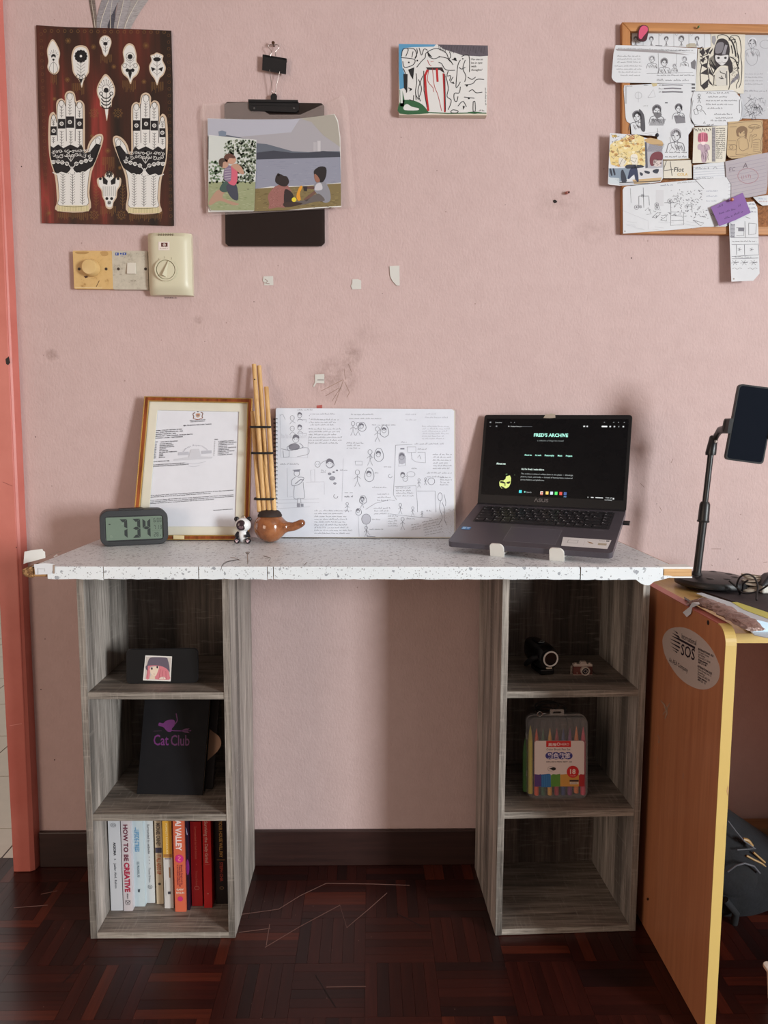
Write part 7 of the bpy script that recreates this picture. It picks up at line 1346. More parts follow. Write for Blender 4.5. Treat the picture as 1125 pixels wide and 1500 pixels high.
book(*B0[8], .1943, (166, 30, 34), 'wide red book with faint lettering Surrounded by bad bosses', b9)
def b10(I, vt, h, w): vt('Surviving the Daily Grind', .45, .006, .094, .0098, (216, 170, 160), .008); I.line([(.35, .104), (.65, .104)], .0004, (206, 130, 120), 1); vt('Author Surname', .5, .108, .050, .0052, (196, 80, 80), .004); I.rect(.4, .170, .6, .173, (200, 120, 110), 1)
book(*B0[9], .2048, (184, 40, 42), 'narrow red book with pale lettering Surviving the Daily Grind', lambda I, vt, h, w: (vt('Surviving the Daily Grind', .45, .006, .094, .0098, (216, 170, 160), .008), I.rect(.2, .1045, .8, .105, (206, 130, 120), 1), I.rect(.4, .170, .6, .173, (200, 120, 110), 1)))
def b11(I, vt, h, w): vt('YOUR HOUSE WILL PAY', .5, .005, .084, .0098, (170, 128, 66), .022); I.rect(.15, .0945, .8, .0955, (150, 110, 60), 1); vt('STEPH CHA', .5, .100, .045, .0098, (150, 52, 40), .022); I.ring(.5, .160, .16, .04, (120, 90, 60), 1, ry=.003)
book(*B0[10], .1978, (24, 16, 18), 'black book at the right end with gold and red lettering YOUR HOUSE WILL PAY', b11)
# ------------------------------------------------------------------ camcorder
GB = mat('glossy_black_camera', (16, 16, 19), .18); CH = mat('chrome', (190, 188, 186), .15, 1.0); HK = mat('strap_black', (22, 21, 23), .7)
q = onZ(803, 991, Z2); A = q + Vector((0, .030, 0)); ang = .20
F = Fr((A.x - .004, A.y, Z2 + .0006), (cos(ang), sin(ang), 0), (-sin(ang), cos(ang), 0), (0, 0, 1)); t = thing('camcorder', 'black compact camcorder with a silver lens ring, top bay of the right unit', 'video camera', F(0, 0))
prof = []; mb = MB(F); nseg = 24; secs = [(-.026, .018, .021, .036), (-.022, .021, .0245, .036), (.0, .0225, .0265, .0365), (.040, .022, .027, .037), (.062, .019, .024, .038), (.068, .012, .017, .038)]
vs = [(rx * math.copysign(abs(cos(u)) ** .65, cos(u)) , y, cz_ + rz * math.copysign(abs(sin(u)) ** .65, sin(u))) for y, rx, rz, cz_ in secs for u in [2 * pi * k / nseg for k in range(nseg)]]
fs = [(i * nseg + k, i * nseg + (k + 1) % nseg, (i + 1) * nseg + (k + 1) % nseg, (i + 1) * nseg + k) for i in range(len(secs) - 1) for k in range(nseg)] + [tuple(range(nseg)), tuple((len(secs) - 1) * nseg + k for k in range(nseg))]
mb.add(vs, fs); mb.obj('camera_body', GB, t, smooth=True)
MB(F).box(-.017, .016, -.024, .030, 0, .014).obj('base_block', GB, t, bevel=.004)
MB(F).lathe([(.0165, 0), (.0168, -.006), (.0150, -.0075)], 32, (.002, -.0245, .0385), 'y').obj('lens_barrel', GB, t, smooth=True)
MB(F).ring(circ_pts(.002, .0385, .0172, n=36), circ_pts(.002, .0385, .0140, n=36), -.0335, -.0305).obj('lens_ring', mat('satin_silver_ring', (226, 220, 216), .35, .15), t, bevel=.0008)
MB(F).lathe([(.0139, 0), (.0100, -.001), (.0001, -.0022)], 30, (.002, -.0290, .0385), 'y').obj('lens_glass', mat('dark_lens_glass', (18, 22, 34), .06), t, smooth=True)
MB(F).ring(circ_pts(.002, .0385, .0090, n=24), circ_pts(.002, .0385, .0080, n=24), -.0312, -.0305).obj('inner_ring', mat('dull_ring', (60, 60, 66), .3), t)
MB(F).box(-.006, .007, -.030, -.026, .0155, .0195).obj('front_badge', mat('warm_white_badge', (190, 176, 160), .3), t, bevel=.001)
MB(F).tube([(-.021, -.018, .040), (-.030, -.012, .036), (-.0335, .004, .024), (-.030, .024, .012), (-.022, .036, .010)], [.004, .0055, .006, .0055, .004], 10).obj('hand_strap', HK, t, smooth=True)
MB(F).box(-.012, .004, .004, .040, .0615, .0665).obj('top_grip', GB, t, bevel=.002); MB(F).tube([(-.004, .010, .0660), (-.001, .006, .0695), (.004, .008, .0660)], .0012, 8).obj('strap_lug', CH, t, smooth=True)
# miniature camera trinket
q = onZ(855, 991, Z2); F = Fr((q.x, q.y + .012, Z2 + .0006), (1, 0, 0), (0, 1, 0), (0, 0, 1)); t = thing('toy_camera', 'tiny brown and silver retro camera keychain beside the camcorder', 'toy camera', F(0, 0))
BR = mat('brown_leatherette', (92, 46, 40), .5); SIL = mat('worn_silver', (186, 170, 160), .35, .35)
MB(F).prism(rrect(-.0205, .0205, .0005, .0195, .003, 4), -.005, .006, 'y').obj('camera_body', BR, t, bevel=.001); MB(F).box(-.0205, .0205, -.0056, .0066, .0190, .0245).obj('top_plate', SIL, t, bevel=.001); MB(F).box(-.0205, .0205, -.0052, .0062, 0, .0014).obj('base_plate', SIL, t)
MB(F).prism([(-.007, .0243), (.009, .0243), (.006, .0300), (-.004, .0300)], -.0052, .005, 'y').obj('prism_housing', SIL, t, bevel=.0008)
for x in (-.015, .0150): MB(F).lathe([(.0028, 0), (.0028, .002), (.0001, .0022)], 12, (x, 0, .0245)).obj('dial', SIL, t)
MB(F).ring(circ_pts(.0035, .0110, .0098, n=28), circ_pts(.0035, .0110, .0070, n=28), -.0135, -.005).obj('lens_ring', SIL, t, bevel=.0006)
MB(F).lathe([(.0071, 0), (.005, -.001), (.0001, -.0014)], 20, (.0035, -.0105, .0110), 'y').obj('lens_glass', mat('dark_lens_glass'), t, smooth=True); MB(F).ring(circ_pts(.0035, .0110, .0042, n=20), circ_pts(.0035, .0110, .0032, n=20), -.0128, -.0118).obj('inner_ring', SIL, t); MB(F).ball((-.0125, -.0054, .0050), .0011, 8, 6).obj('stud', SIL, t)
for sgn, pts in ((-1, [(-.021, -.002, .019), (-.0245, -.003, .015), (-.025, -.003, .010), (-.024, -.003, .004), (-.027, .0, .0012), (-.045, .001, .0012)]), (1, [(.021, 0, .012), (.024, -.001, .004), (.030, -.001, .0012), (.040, .002, .0012), (.050, .0, .0012)])): MB(F).tube(pts, .0007, 5).obj('chain', mat('dark_chain', (96, 84, 78), .35, .8), t)
for k in range(5): MB(F).tube([(-.0245 + .0016 * cos(u), -.003, .018 - k * .0035 + .0020 * sin(u)) for u in [2 * pi * j / 8 for j in range(9)]], .0005, 5, False).obj('chain_link', SIL, t)
# ------------------------------------------------------------------ case of brush pens
a, b = onZ(772, 1170, Z1), onZ(862, 1169, Z1); W = .128; H = .176; mid = (a + b) / 2; ang = 0.01; yF = mid.y - .002
F = Fr((mid.x, yF, Z1 + .0008), (cos(ang), sin(ang), 0), (-sin(ang), cos(ang), 0), (0, 0, 1)); lean = .055; G = lambda x, y, z: F(x - z * .012 - .0005, y + z * lean, z)
CL = m_clear('frosted_case', (190, 190, 190), .10, .15); t = thing('pen_case', 'clear hinged plastic case of coloured brush pens with a white label card, middle right bay', 'pen case', F(0, .014)); D = .026
outr = rrect(-W / 2, W / 2, 0, H, .014, 5); inr = rrect(-W / 2 + .0022, W / 2 - .0022, .0022, H - .0022, .012, 5)
MB(G).ring(outr, inr, 0, D, 'y').obj('case_wall', m_clear('frosted_case_wall', (150, 150, 150), .30, .2), t); MB(G).prism(inr, .0002, .0014, 'y').obj('front_shell', CL, t); MB(G).prism(inr, D - .0014, D - .0002, 'y').obj('back_shell', CL, t)
MB(G).ring(rrect(-W / 2 - .0012, W / 2 + .0012, -.0002, H + .0012, .015, 5), rrect(-W / 2 + .0008, W / 2 - .0008, .0018, H - .0008, .013, 5), D * .5 - .001, D * .5 + .001, 'y').obj('seam_rim', m_clear('frosted_case_wall'), t)
for z in (.045, .125): MB(G).box(-W / 2 - .002, -W / 2 + .001, .009, .017, z, z + .012).obj('hinge', m_clear('frosted_case_wall'), t)
MB(G).ring(rrect(-.014, .016, H - .001, H + .0125, .002, 3), rrect(-.008, .010, H + .0035, H + .0080, .0018, 3), D * .5 - .001, D * .5 + .001, 'y').obj('hang_tab', m_clear('frosted_case_wall'), t)
C7 = lambda pts: [(750 + x / 8.654, 1020 + y / 8.654) for x, y in pts]; Pc7 = Pl(G(0, -.0003, 0), G(.1, -.0003, 0), G(0, -.0003, .1))
card = C7([(285, 585), (305, 562), (895, 562), (917, 585), (915, 1140), (285, 1145)])
sheet(Pc7, card, 0, .0003, 'label_card', mat('label_card_white', (224, 206, 200), .5), t)
I = Ink(Pc7, .0003, 3); I.rect(*C7([(433, 564)])[0], *C7([(747, 642)])[0], (206, 40, 40), 0)
q = C7([(458, 628)])[0]; I.text('\u82f1\u96c4', *q, 5.0, (238, 220, 214), 2, fit=12, bold=.02); I.disc(*C7([(587, 605)])[0], 2.4, (238, 220, 214), 2); I.disc(*C7([(587, 605)])[0], 1.5, (206, 40, 40), 3); I.text('HERO', *C7([(615, 622)])[0], 5.2, (238, 220, 214), 2, fit=12.5)
I.text('Color Brush Pen Set', *C7([(436, 684)])[0], 4.2, (60, 40, 44), 2, fit=35)
for x in (478, 555, 633, 712): I.disc(*C7([(x, 752)])[0], 6.4, (62, 56, 128), 1, ry=5.4)
I.text('\u5f69\u8272\u8f6f\u7b14', *C7([(446, 784)])[0], 9.2, (226, 214, 224), 2, fit=34, bold=.025, shear=.1)
I.text('BRUSH PEN SET 18', *C7([(436, 836)])[0], 2.3, (70, 50, 50), 2, fit=37, bold=.02)
I.poly(smooth(C7([(470, 915), (500, 905), (520, 898), (552, 905), (552, 930), (520, 938), (495, 924)]), 2, True), (30, 26, 30), 2); I.ring(*C7([(495, 917)])[0], 5.0, .35, (110, 90, 90), 2, ry=3.4)
I.poly(C7([(285, 985), (340, 992), (360, 985), (370, 990), (370, 1142), (285, 1145)]), (88, 60, 118), 1); I.poly(C7([(370, 990), (430, 985), (470, 980), (490, 990), (492, 1152), (370, 1150)]), (50, 110, 168), 1); I.poly(C7([(492, 1000), (520, 985), (560, 990), (610, 982), (612, 1140), (492, 1145)]), (92, 140, 56), 1); I.poly(C7([(612, 990), (700, 985), (760, 990), (848, 990), (848, 1142), (612, 1142)]), (206, 148, 70), 1); I.poly(C7([(848, 1000), (870, 985), (900, 990), (917, 988), (915, 1140), (848, 1142)]), (170, 40, 44), 1)
for k in range(16): x = 374 + k * 7; I.line(C7([(x, 995), (x + 1, 1148)]), .3, (88, 150, 200) if k % 2 else (36, 84, 140), 2)
I.disc(*C7([(770, 955)])[0], 8.9, (200, 38, 38), 2, n=24); I.text('18', *C7([(770, 982)])[0], 9.8, (240, 214, 204), 3, 'c', bold=.03); I.text('COLORS', *C7([(770, 1012)])[0], 2.2, (240, 180, 170), 3, 'c'); I.rect(*C7([(728, 1058)])[0], *C7([(845, 1080)])[0], (54, 40, 44), 2); I.rect(*C7([(732, 1084)])[0], *C7([(842, 1114)])[0], (216, 196, 180), 2); I.text('ACID FREE', *C7([(740, 1106)])[0], 2.4, (90, 60, 60), 3, fit=10); I.obj('label_print', t)
cols = [((214, 196, 66), 'yellow brush pen, leftmost in the clear pen case'), ((222, 88, 54), 'orange-red brush pen, second from the left in the pen case'), ((52, 96, 70), 'dark green brush pen, third from the left in the pen case'), ((220, 158, 66), 'amber brush pen between the dark green and crimson pens'), ((170, 48, 66), 'crimson brush pen in the middle of the pen case'), ((50, 66, 120), 'navy blue brush pen right of the crimson pen'), ((128, 56, 116), 'purple brush pen right of the navy one'), ((226, 128, 66), 'light orange brush pen, second from the right in the pen case'), ((210, 66, 96), 'pink-red brush pen, rightmost in the clear pen case')]
px = [240, 320, 405, 490, 578, 662, 745, 828, 915]
for i, ((c_, lab), x_) in enumerate(zip(cols, px)):
    b_ = Pc7(750 + x_ / 8.654, 1100); xx = (b_ - F.o).dot(F.x) + .001 + (b_.z - F.o.z) * .012; z0 = .0040 + (.004 if i in (0, 7) else 0); tp = .148 if i in (0, 8) else .145; r_ = .0050 if i not in (0, 8) else .0054
    t2 = thing('brush_pen', lab, 'pen', G(xx, .008, z0), 'brush pens in the clear case'); Lz = lambda p_: [(r, z) for r, z in p_]; m_ = mat('pen_%d_%d' % (c_[0], c_[1]), c_, .35)
    MB(lambda a_, b_, c__: G(xx + a_, .0085 + b_, z0 + c__)).lathe([(r_ * .8, 0), (r_, .001), (r_, tp - .033), (r_ * .75, tp - .020), (.0012, tp - .004), (.0003, tp)], 14).obj('barrel', m_, t2, smooth=True)
    MB(lambda a_, b_, c__: G(xx + a_, .0085 + b_, z0 + c__)).lathe([(r_ * 1.12, tp - .030), (r_ * 1.12, tp + .014), (r_ * .9, tp + .0165), (.0001, tp + .0165)], 14).obj('cap', m_clear('frosted_cap', (170, 150, 148), .10, .2) if 'frosted_cap' not in MATS else MATS['frosted_cap'], t2, smooth=True)
    if i in (0,): MB(lambda a_, b_, c__: G(xx - .009 + a_, .0175 + b_, z0 + c__)).lathe([(r_ * .8, 0), (r_, .001), (r_, tp - .063), (r_ * .75, tp - .050), (.0012, tp - .034), (.0001, tp - .03)], 12).obj('barrel', mat('pen_back_green', (70, 110, 54), .35), thing('brush_pen', 'green brush pen in the rear row at the left wall of the case', 'pen', G(xx - .009, .0175, z0), 'brush pens in the clear case'), smooth=True)
# cord coil with a metal ring behind the case
t = thing('coiled_cable', 'black cord coiled above and behind the pen case', 'cord', FRt(.12, .14, Z1))
Pk2 = planeY(yF + .075)
for k, (cx_, cy_, rx, ry) in enumerate(((801, 1030, 17, 7), (807, 1034, 22, 9), (796, 1036, 15, 6))):
    pts = [Pk2(cx_ + rx * cos(u), cy_ + 4 + ry * sin(u), .004 * k) for u in [2 * pi * j / 26 for j in range(27)]]; MB().tube(pts, .0021, 8, False).obj('loop', BLKC, t, smooth=True)
MB().tube([Pk2(826, 1036, 0), Pk2(832, 1060, 0), Pk2(830, 1110, 0), FRt(.155, .16, Z1 + .003)], .0021, 8).obj('trailing_end', BLKC, t, smooth=True)
c = Pk2(788, 1041.5, .02); t = thing('key_ring', 'small shiny metal ring at the top left corner of the pen case', 'ring', c)
c = G(-.0385, .003, H + .0062); t.location = c
MB().tube([c + Vector((.0052 * cos(u), 0, .0052 * sin(u))) for u in [2 * pi * j / 20 for j in range(21)]], .0010, 8, False).obj('ring', CH, t, smooth=True); MB().tube([c + Vector((.005, 0, 0)), c + Vector((.014, .002, .001)), c + Vector((.022, .006, -.001))], .0006, 6).obj('chain', CH, t)
# ================================================================== the beech table at the right
YEL = mat('yellow_edge_band', (206, 176, 104), .4); PNK = mat('pinkish_edge_top', (176, 96, 84), .45)
SID = m_wood('reddish_wood_laminate', 'Z', (172, 108, 74), (196, 132, 92), 1, .35, (.25, .75)); TOPM = m_wood('beech_table_top', 'Y', (176, 142, 86), (206, 172, 108), .6, .35)
px0, px1 = .5855, .6035; TF, TB = -.541, -.012; TH = .7325; TZ_ = .712
t = TBL = thing('side_table', 'tall beech-laminate table with a red-brown side panel and yellow edging, right edge', 'table', (.82, -.28, 0))
r = .030; out = [(TF, .001)] + [(TF + r - r * cos(a), TH - r + r * sin(a)) for a in [pi / 2 * k / 8 for k in range(9)]] + [(TB, TH), (TB, .001)]
e = .0016; inn = [(TF + e, .001)] + [(TF + r - (r - e) * cos(a), TH - r + (r - e) * sin(a)) for a in [pi / 2 * k / 8 for k in range(9)]] + [(TB, TH - e), (TB, .001)]
MB().prism(inn, px0, px1, 'x').obj('side_panel', SID, t, bevel=.001)
st = MB(); pts = list(zip(out[:-1], inn[:-1])); vs = []
# edge band: yellow up the front and round the corner, the pinkish worn band along the top
def band(idx, m, nm):
    mb = MB()
    for i in idx:
        (o0, i0), (o1, i1) = pts[i], pts[i + 1]; mb.add([(px0 - .0002, *o0), (px1 + .0002, *o0), (px1 + .0002, *o1), (px0 - .0002, *o1), (px0 - .0002, *i0), (px1 + .0002, *i0), (px1 + .0002, *i1), (px0 - .0002, *i1)], [(0, 1, 2, 3), (4, 7, 6, 5), (0, 4, 5, 1), (1, 5, 6, 2), (2, 6, 7, 3), (3, 7, 4, 0)])
    return mb.obj(nm, m, t)
band(range(0, 9), YEL, 'front_edge_band'); band([9], PNK, 'top_edge_band')
MB().box(px1, 1.45, TF + .042, TB, TZ_ - .0165, TZ_).obj('table_top', TOPM, t, bevel=.001); MB().box(px1, 1.45, TF + .0405, TF + .042, TZ_ - .0168, TZ_ - .0004).obj('top_edge_strip', YEL, t)
MB().box(1.45, 1.468, TF, TB, .001, TH).obj('side_panel', SID, t, bevel=.001)
MB().lathe([(.0042, 0), (.0042, -.0006), (.0001, -.0006)], 16, (px0 - .0, *[onX(1037.5, 912, px0)[i] for i in (1, 2)]), 'x').obj('cap_hole', mat('dark_hole'), t)
MB().box(1.12, 1.449, TF + .05, TB - .002, .02, TZ_ - .018).obj('added_shade_block', SID, t, bevel=.001)  # unseen block added to keep light off the wall under the table
for k in range(3): MB().box(1.125, 1.445, TF + .034, TF + .0495, .03 + .222 * k, .244 + .222 * k).obj('added_block_front', TOPM, t, bevel=.001)  # drawer faces of the added block, also out of view
# round sticker on the side panel
Xp = px0 - .0003
class XPl:
    def __call__(s, px, py, h=0): p = onX(px, py, Xp); return p - Vector((h, 0, 0))
XP = XPl(); E6 = lambda pts: [(960 + x / 9.375, 910 + y / 9.375) for x, y in pts]
cE = onX(*E6([(490, 508)])[0], Xp); pl = onX(*E6([(97, 300)])[0], Xp); pr = onX(*E6([(884, 700)])[0], Xp)
ey_ = [onX(*q, Xp) for q in smooth(E6([(97, 300), (112, 200), (180, 115), (290, 82), (420, 95), (560, 165), (700, 290), (800, 430), (870, 590), (884, 700), (862, 810), (800, 890), (700, 935), (580, 928), (430, 860), (300, 745), (200, 600), (130, 460)]), 3, True)]
n_ = len(ey_); fs = [tuple(range(n_)), tuple(reversed(range(n_, 2 * n_)))] + [(i, (i + 1) % n_, n_ + (i + 1) % n_, n_ + i) for i in range(n_)]
mesh_obj('oval_sticker', list(ey_) + [p + Vector((.00028, 0, 0)) for p in ey_], fs, mat('sticker_pale', (196, 180, 172), .45), t)
I = Ink(XP, .0001, 4); IN = (40, 28, 40)
for a, b, c_, d_ in (((245, 122), (300, 150), (315, 168), 0), ((222, 155), (320, 200), (338, 226), 0), ((212, 196), (330, 240), (545, 372), 1), ((200, 236), (330, 290), (350, 312), 0), ((200, 285), (330, 345), (345, 368), 0), ((208, 338), (310, 390), (328, 408), 0), ((232, 385), (290, 415), (308, 430), 0)):
    if d_: I.poly(E6([(212, 196), (330, 235), (548, 352), (548, 384), (325, 262)]), IN, 1)
    else: I.poly(E6([a, b, c_, (c_[0] - 14, c_[1] + 6), (a[0] + 30, a[1] + 22)]), IN, 1)
def xt(s_, p0, p1, size, z, bold=.0, squeeze=1): # text between two measured points, letters upright on the panel
    V, Fc = glyphs(s_, bold, 0); xs = [v_[0] for v_ in V]; W_ = max(xs) - min(xs); x_ = min(xs); a0 = onX(*E6([p0])[0], Xp); a1 = onX(*E6([p1])[0], Xp); d = a1 - a0; P = []
    for u, w_ in V: p = a0 + d * ((u - x_) / W_) + Vector((-.0003, 0, w_ * size)); P.append(p)
    nn = len(I.v); I.v += P; I.f += [tuple(i + nn for i in f_) for f_ in Fc]; I.c += [lin(IN)] * len(Fc)
xt('International', (362, 235), (562, 335), .0150, 0); xt('SOS', (352, 455), (540, 540), .0300, 0, .012); xt('An AEA Company', (190, 550), (445, 705), .0125, 0)
for i in range(6): xt(('INTERNATIONAL SOS', 'Clinic Suite 31, 3rd floor', 'Jalan Tun Razak', 'Phone 603 211 00 00', '24 hour emergency', '603 211 00')[i], (590, 392 + i * 36), (800 - (0, 60, 120, 45, 80, 100)[i], 494 + i * 36 - (0, 30, 60, 22, 40, 50)[i]), .0052, 0, .03 if i in (0, 4, 5) else 0)
for i in range(6): xt(('INTERNATIONAL SOS', 'Clinic Permai Unit 12', 'Ground floor', 'Phone 603 452 00', '24 hour emergency', '603 211 11')[i], (582, 628 + i * 36), (778 - (0, 10, 95, 30, 70, 90)[i], 735 + i * 36 - (0, 5, 48, 15, 35, 45)[i]), .0052, 0, .03 if i in (0, 4, 5) else 0)
SC_ = (172, 140, 118); [I.line(a, w, SC_, 0, w1) for a, w, w1 in (([(968, 1026), (973, 1032), (976, 1040)], 1.2, 3.2), ([(976, 1036), (977, 1045), (974, 1053)], 3.6, 1.2), ([(982, 1029), (978, 1036)], .8, 2.2), ([(971, 1047), (975, 1042)], .8, 1.6))]; I.curve([(963, 1077), (966, 1082), (964, 1088), (967, 1086)], .8, SC_, 0); I.line([(1001, 1133), (1000.5, 1141)], 1.0, SC_, 0); I.line([(963, 1108), (963, 1120)], .5, SC_, 0)
I.disc(949, 1317, 1.6, (40, 20, 14), 0, ry=2.2); I.obj('sticker_print', t)['kind'] = 'stuff'
I = Ink(lambda x, y, h: onY(x, y, TF) - Vector((0, h, 0)), .0003, 5)
for a in ([(1066.5, 1150), (1064.5, 1158), (1066, 1166)], [(1061, 1206), (1059.5, 1216), (1060.5, 1212)]): I.poly(a, (196, 150, 110), 0)
I.obj('chipped_edge_mark', t)
# ------------------------------------------------------------------ phone holder and phone
BKP = mat('black_stand_plastic', (26, 26, 28), .38); c = Vector((.748, -.128, TZ_)); t = thing('phone_holder', 'black desktop phone holder with a round weighted base and bent arm', 'phone stand', c)
MB().lathe([(.070, .0), (.076, .003), (.077, .010), (.074, .0155), (.062, .0200), (.030, .0225), (.016, .0245), (.0001, .0245)], 44, (c.x, c.y, TZ_ + .0075)).obj('base', BKP, t, smooth=True)
for k in range(8):
    a = 2 * pi * k / 8 + .3; MB().ball((c.x + .045 * cos(a), c.y + .045 * sin(a), TZ_ + .0285), (.009, .009, .0022), 10, 6).obj('base_button', BKP, t, smooth=True)
yb = c.y
yf = c.y - .075
A = onY(1020.5, 842, yb); B = onY(1030, 764, yb); C_ = onY(1033, 735, yb); D_ = onY(1041, 666, yb); E_ = onY(1045.5, 641, yb); A.z = TZ_ + .030
MB().tube([A, B], .0085, 20).obj('lower_pole', BKP, t, smooth=True); MB().tube([A - Vector((0, 0, .002)), A + Vector((.0003, 0, .006))], [.013, .0095], 20).obj('pole_foot', BKP, t, smooth=True)
dv = (C_ - B).normalized(); MB().tube([B - dv * .001, B + dv * .002, B + dv * .003, C_ - dv * .006, C_], [.0125, .0130, .0118, .0110, .0085], 20).obj('clutch', BKP, t, smooth=True)
MB().tube([C_, D_], .0062, 18).obj('upper_pole', BKP, t, smooth=True)
MB().tube([D_ - Vector((0, 0, .001)), D_ + Vector((0, 0, .003)), E_ + Vector((0, 0, .001)), E_ + Vector((.0005, 0, .004))], [.0105, .0112, .0085, .006], 18).obj('elbow', BKP, t, smooth=True); MB().lathe([(.0035, 0), (.0035, -.0012), (.0001, -.0014)], 12, (E_.x, E_.y - .0090, E_.z - .008), 'y').obj('pivot_screw', mat('dark_chain'), t)
Fh = onY(1061, 629, yf + .010); MB().tube([E_ - Vector((0, 0, .008)), onY(1050, 637, yb - .012), onY(1055, 630, yb - .035), Fh, onY(1085, 628, yf + .012)], [.0065, .0062, .0075, .0085, .0060], 14).obj('arm', BKP, t, smooth=True)
PH = [(1082, 561.5), (1150, 561.5), (1136, 674), (1064, 673.5)]
Pph = planeY(yf - .026); p0 = Pph(1083, 562); p1 = Pph(1062.5, 673); axv = (p0 - p1).normalized(); axu = axv.cross(Vector((0, 1, 0))).normalized(); axu = axu if axu.x > 0 else -axu; axu = (axu + Vector((0, -.11, 0))).normalized()
Hh = (p0 - p1).length; Wp = .0745
PF = lambda a_, y_, b_: p1 + axu * a_ + axv * b_ + Vector((0, y_, 0))
MB(PF).box(-.010, Wp + .010, .0095, .0185, Hh * .36, Hh * .52).obj('clamp_back', BKP, t, bevel=.002)
for s, x in ((0, -.0085), (1, Wp + .001)): MB(PF).prism(rrect(x, x + .0075, Hh * .34, Hh * .54, .003, 3), -.0055, .0185, 'y').obj('clamp_jaw', BKP, t, bevel=.0015)
MB().tube([PF(.020, .018, Hh * .44), PF(.010, .030, Hh * .44), onY(1078, 629, yf + .012)], .0065, 12).obj('ball_joint', BKP, t, smooth=True)
t = thing('smartphone', 'dark smartphone clamped upright in the phone holder, screen off', 'phone', PF(Wp / 2, .004, 0))
MB(PF).prism(rrect(0, Wp, 0, Hh, .0075, 6), 0, .0088, 'y').obj('phone_body', mat('phone_body_dark', (18, 20, 24), .35), t, bevel=.0015); MB(PF).prism(rrect(.0028, Wp - .0028, .0032, Hh - .0032, .006, 5), -.0004, .0002, 'y').obj('screen', mat('phone_glass', (22, 27, 36), .10, Specular_IOR_Level=.12), t)
# ------------------------------------------------------------------ mat, cables, adapter, packets
def flat(pts, z0, z1, name, m, parent, nm):
    P = [onZ(x, y, z1) for x, y in pts]; n = len(P); tri = [tuple(a) for a in tessellate_polygon([[Vector((p.x, p.y, 0)) for p in P]])]; vs = P + [Vector((p.x, p.y, z0)) for p in P]
    o = mesh_obj(nm, vs, tri + [tuple(i + n for i in reversed(a)) for a in tri] + [(i, (i + 1) % n, n + (i + 1) % n, n + i) for i in range(n)], m, parent)
    bm = bmesh.new(); bm.from_mesh(o.data); bmesh.ops.recalc_face_normals(bm, faces=bm.faces); bm.to_mesh(o.data); bm.free(); return o
MT = NT('dark_mousepad', .7); MT.base(MT.ramp(MT.noise(MT.mapping((1, 1, 1)), 120, 3), [(.3, (38, 30, 34)), (.7, (54, 44, 48))]))
mz = TZ_ + .0044
def quad_slab(x0, x1, y0, y1, z0, z1): return MB().box(x0, x1, y0, y1, z0, z1)
t = thing('desk_mat', 'dark brown-black desk mat on the table under the phone holder', 'mat', (1.0, -.2, TZ_)); flat([(1004, 857), (1030, 846), (1125, 846), (1300, 862), (1300, 918), (1125, 898)], TZ_ + .0004, mz, 'desk_mat', MT.m, t, 'pad')
R = random.Random(5); CB = mat('beige_cable', (178, 164, 148), .5); BC = mat('black_cable', (24, 22, 24), .4)
cc = onZ(1110, 866, mz); t = thing('beige_cable', 'bundle of beige-grey cable coiled beside the phone holder base', 'cable', (cc.x, cc.y, mz))
for k in range(9):
    rx, ry = .030 + R.uniform(-.004, .006), .012 + R.uniform(-.003, .004); z = mz + .0035 + k * .0034; ph = R.uniform(-.15, .15); MB().tube([(cc.x + rx * cos(u), cc.y + ry * sin(u) + .001 * k, z + ph * .03 * cos(u)) for u in [2 * pi * j / 22 for j in range(23)]], .0019, 7, False).obj('cable_turn', CB, t, smooth=True)
bc = onZ(1083, 866, mz); t = thing('black_cable', 'black looped cable standing up in front of the beige bundle', 'cable', (bc.x, bc.y - .012, mz)); P = planeY(bc.y - .034)
for pts in ([(1068, 851), (1078, 861), (1083, 866), (1098, 862), (1108, 853), (1118, 843)], [(1083, 868), (1076, 856), (1077, 843), (1084, 837), (1091, 841), (1092, 852), (1087, 862), (1083, 868)], [(1083, 871), (1084, 862), (1082, 852), (1085, 846)]): MB().tube([P(x, y, .002 * i) for i, (x, y) in enumerate(smooth(pts, 5))][:60], .0019, 8).obj('loop', BC, t, smooth=True)
for o in t.children: pass
ac = onZ(1124, 870, mz); t = thing('power_adapter', 'white plug adapter with a dark cap at the right edge of the table', 'adapter', (ac.x + .004, ac.y + .01, mz)); MB().box(ac.x - .012, ac.x + .030, ac.y - .002, ac.y + .036, mz + .0004, mz + .017).obj('housing', mat('adapter_white', (206, 204, 196), .4), t, bevel=.004)
MB().add([(ac.x - .016, ac.y - .004, mz + .0175), (ac.x + .036, ac.y - .004, mz + .0175), (ac.x + .036, ac.y + .036, mz + .0175), (ac.x - .016, ac.y + .036, mz + .0175), (ac.x + .006, ac.y + .006, mz + .040), (ac.x + .036, ac.y + .006, mz + .044), (ac.x + .036, ac.y + .030, mz + .044), (ac.x + .006, ac.y + .030, mz + .040)], [(0, 3, 2, 1), (4, 5, 6, 7), (0, 1, 5, 4), (1, 2, 6, 5), (2, 3, 7, 6), (3, 0, 4, 7)]).obj('dark_cap', mat('navy_black_plastic', (26, 28, 36), .35), t, bevel=.003)
# papers under the packet
t = thing('paper_sheets', 'white and yellow striped papers under the crumpled wrapper, hanging over the table edge', 'paper', onZ(1105, 900, mz + .002))
PWH = mat('bluish_white_paper', (204, 214, 222), .5); PYL = mat('yellow_print_stripe', (206, 204, 96), .5)
flat([(1020, 869), (1028, 868), (1058, 878), (1130, 900), (1190, 924), (1130, 935), (1105, 930), (1080, 905), (1046, 880)], mz + .0004, mz + .0016, '', PWH, t, 'sheet'); flat([(1072, 882), (1080, 882), (1125, 897), (1150, 905), (1150, 915), (1122, 905), (1090, 893)], mz + .0018, mz + .0022, '', PYL, t, 'yellow_stripe')
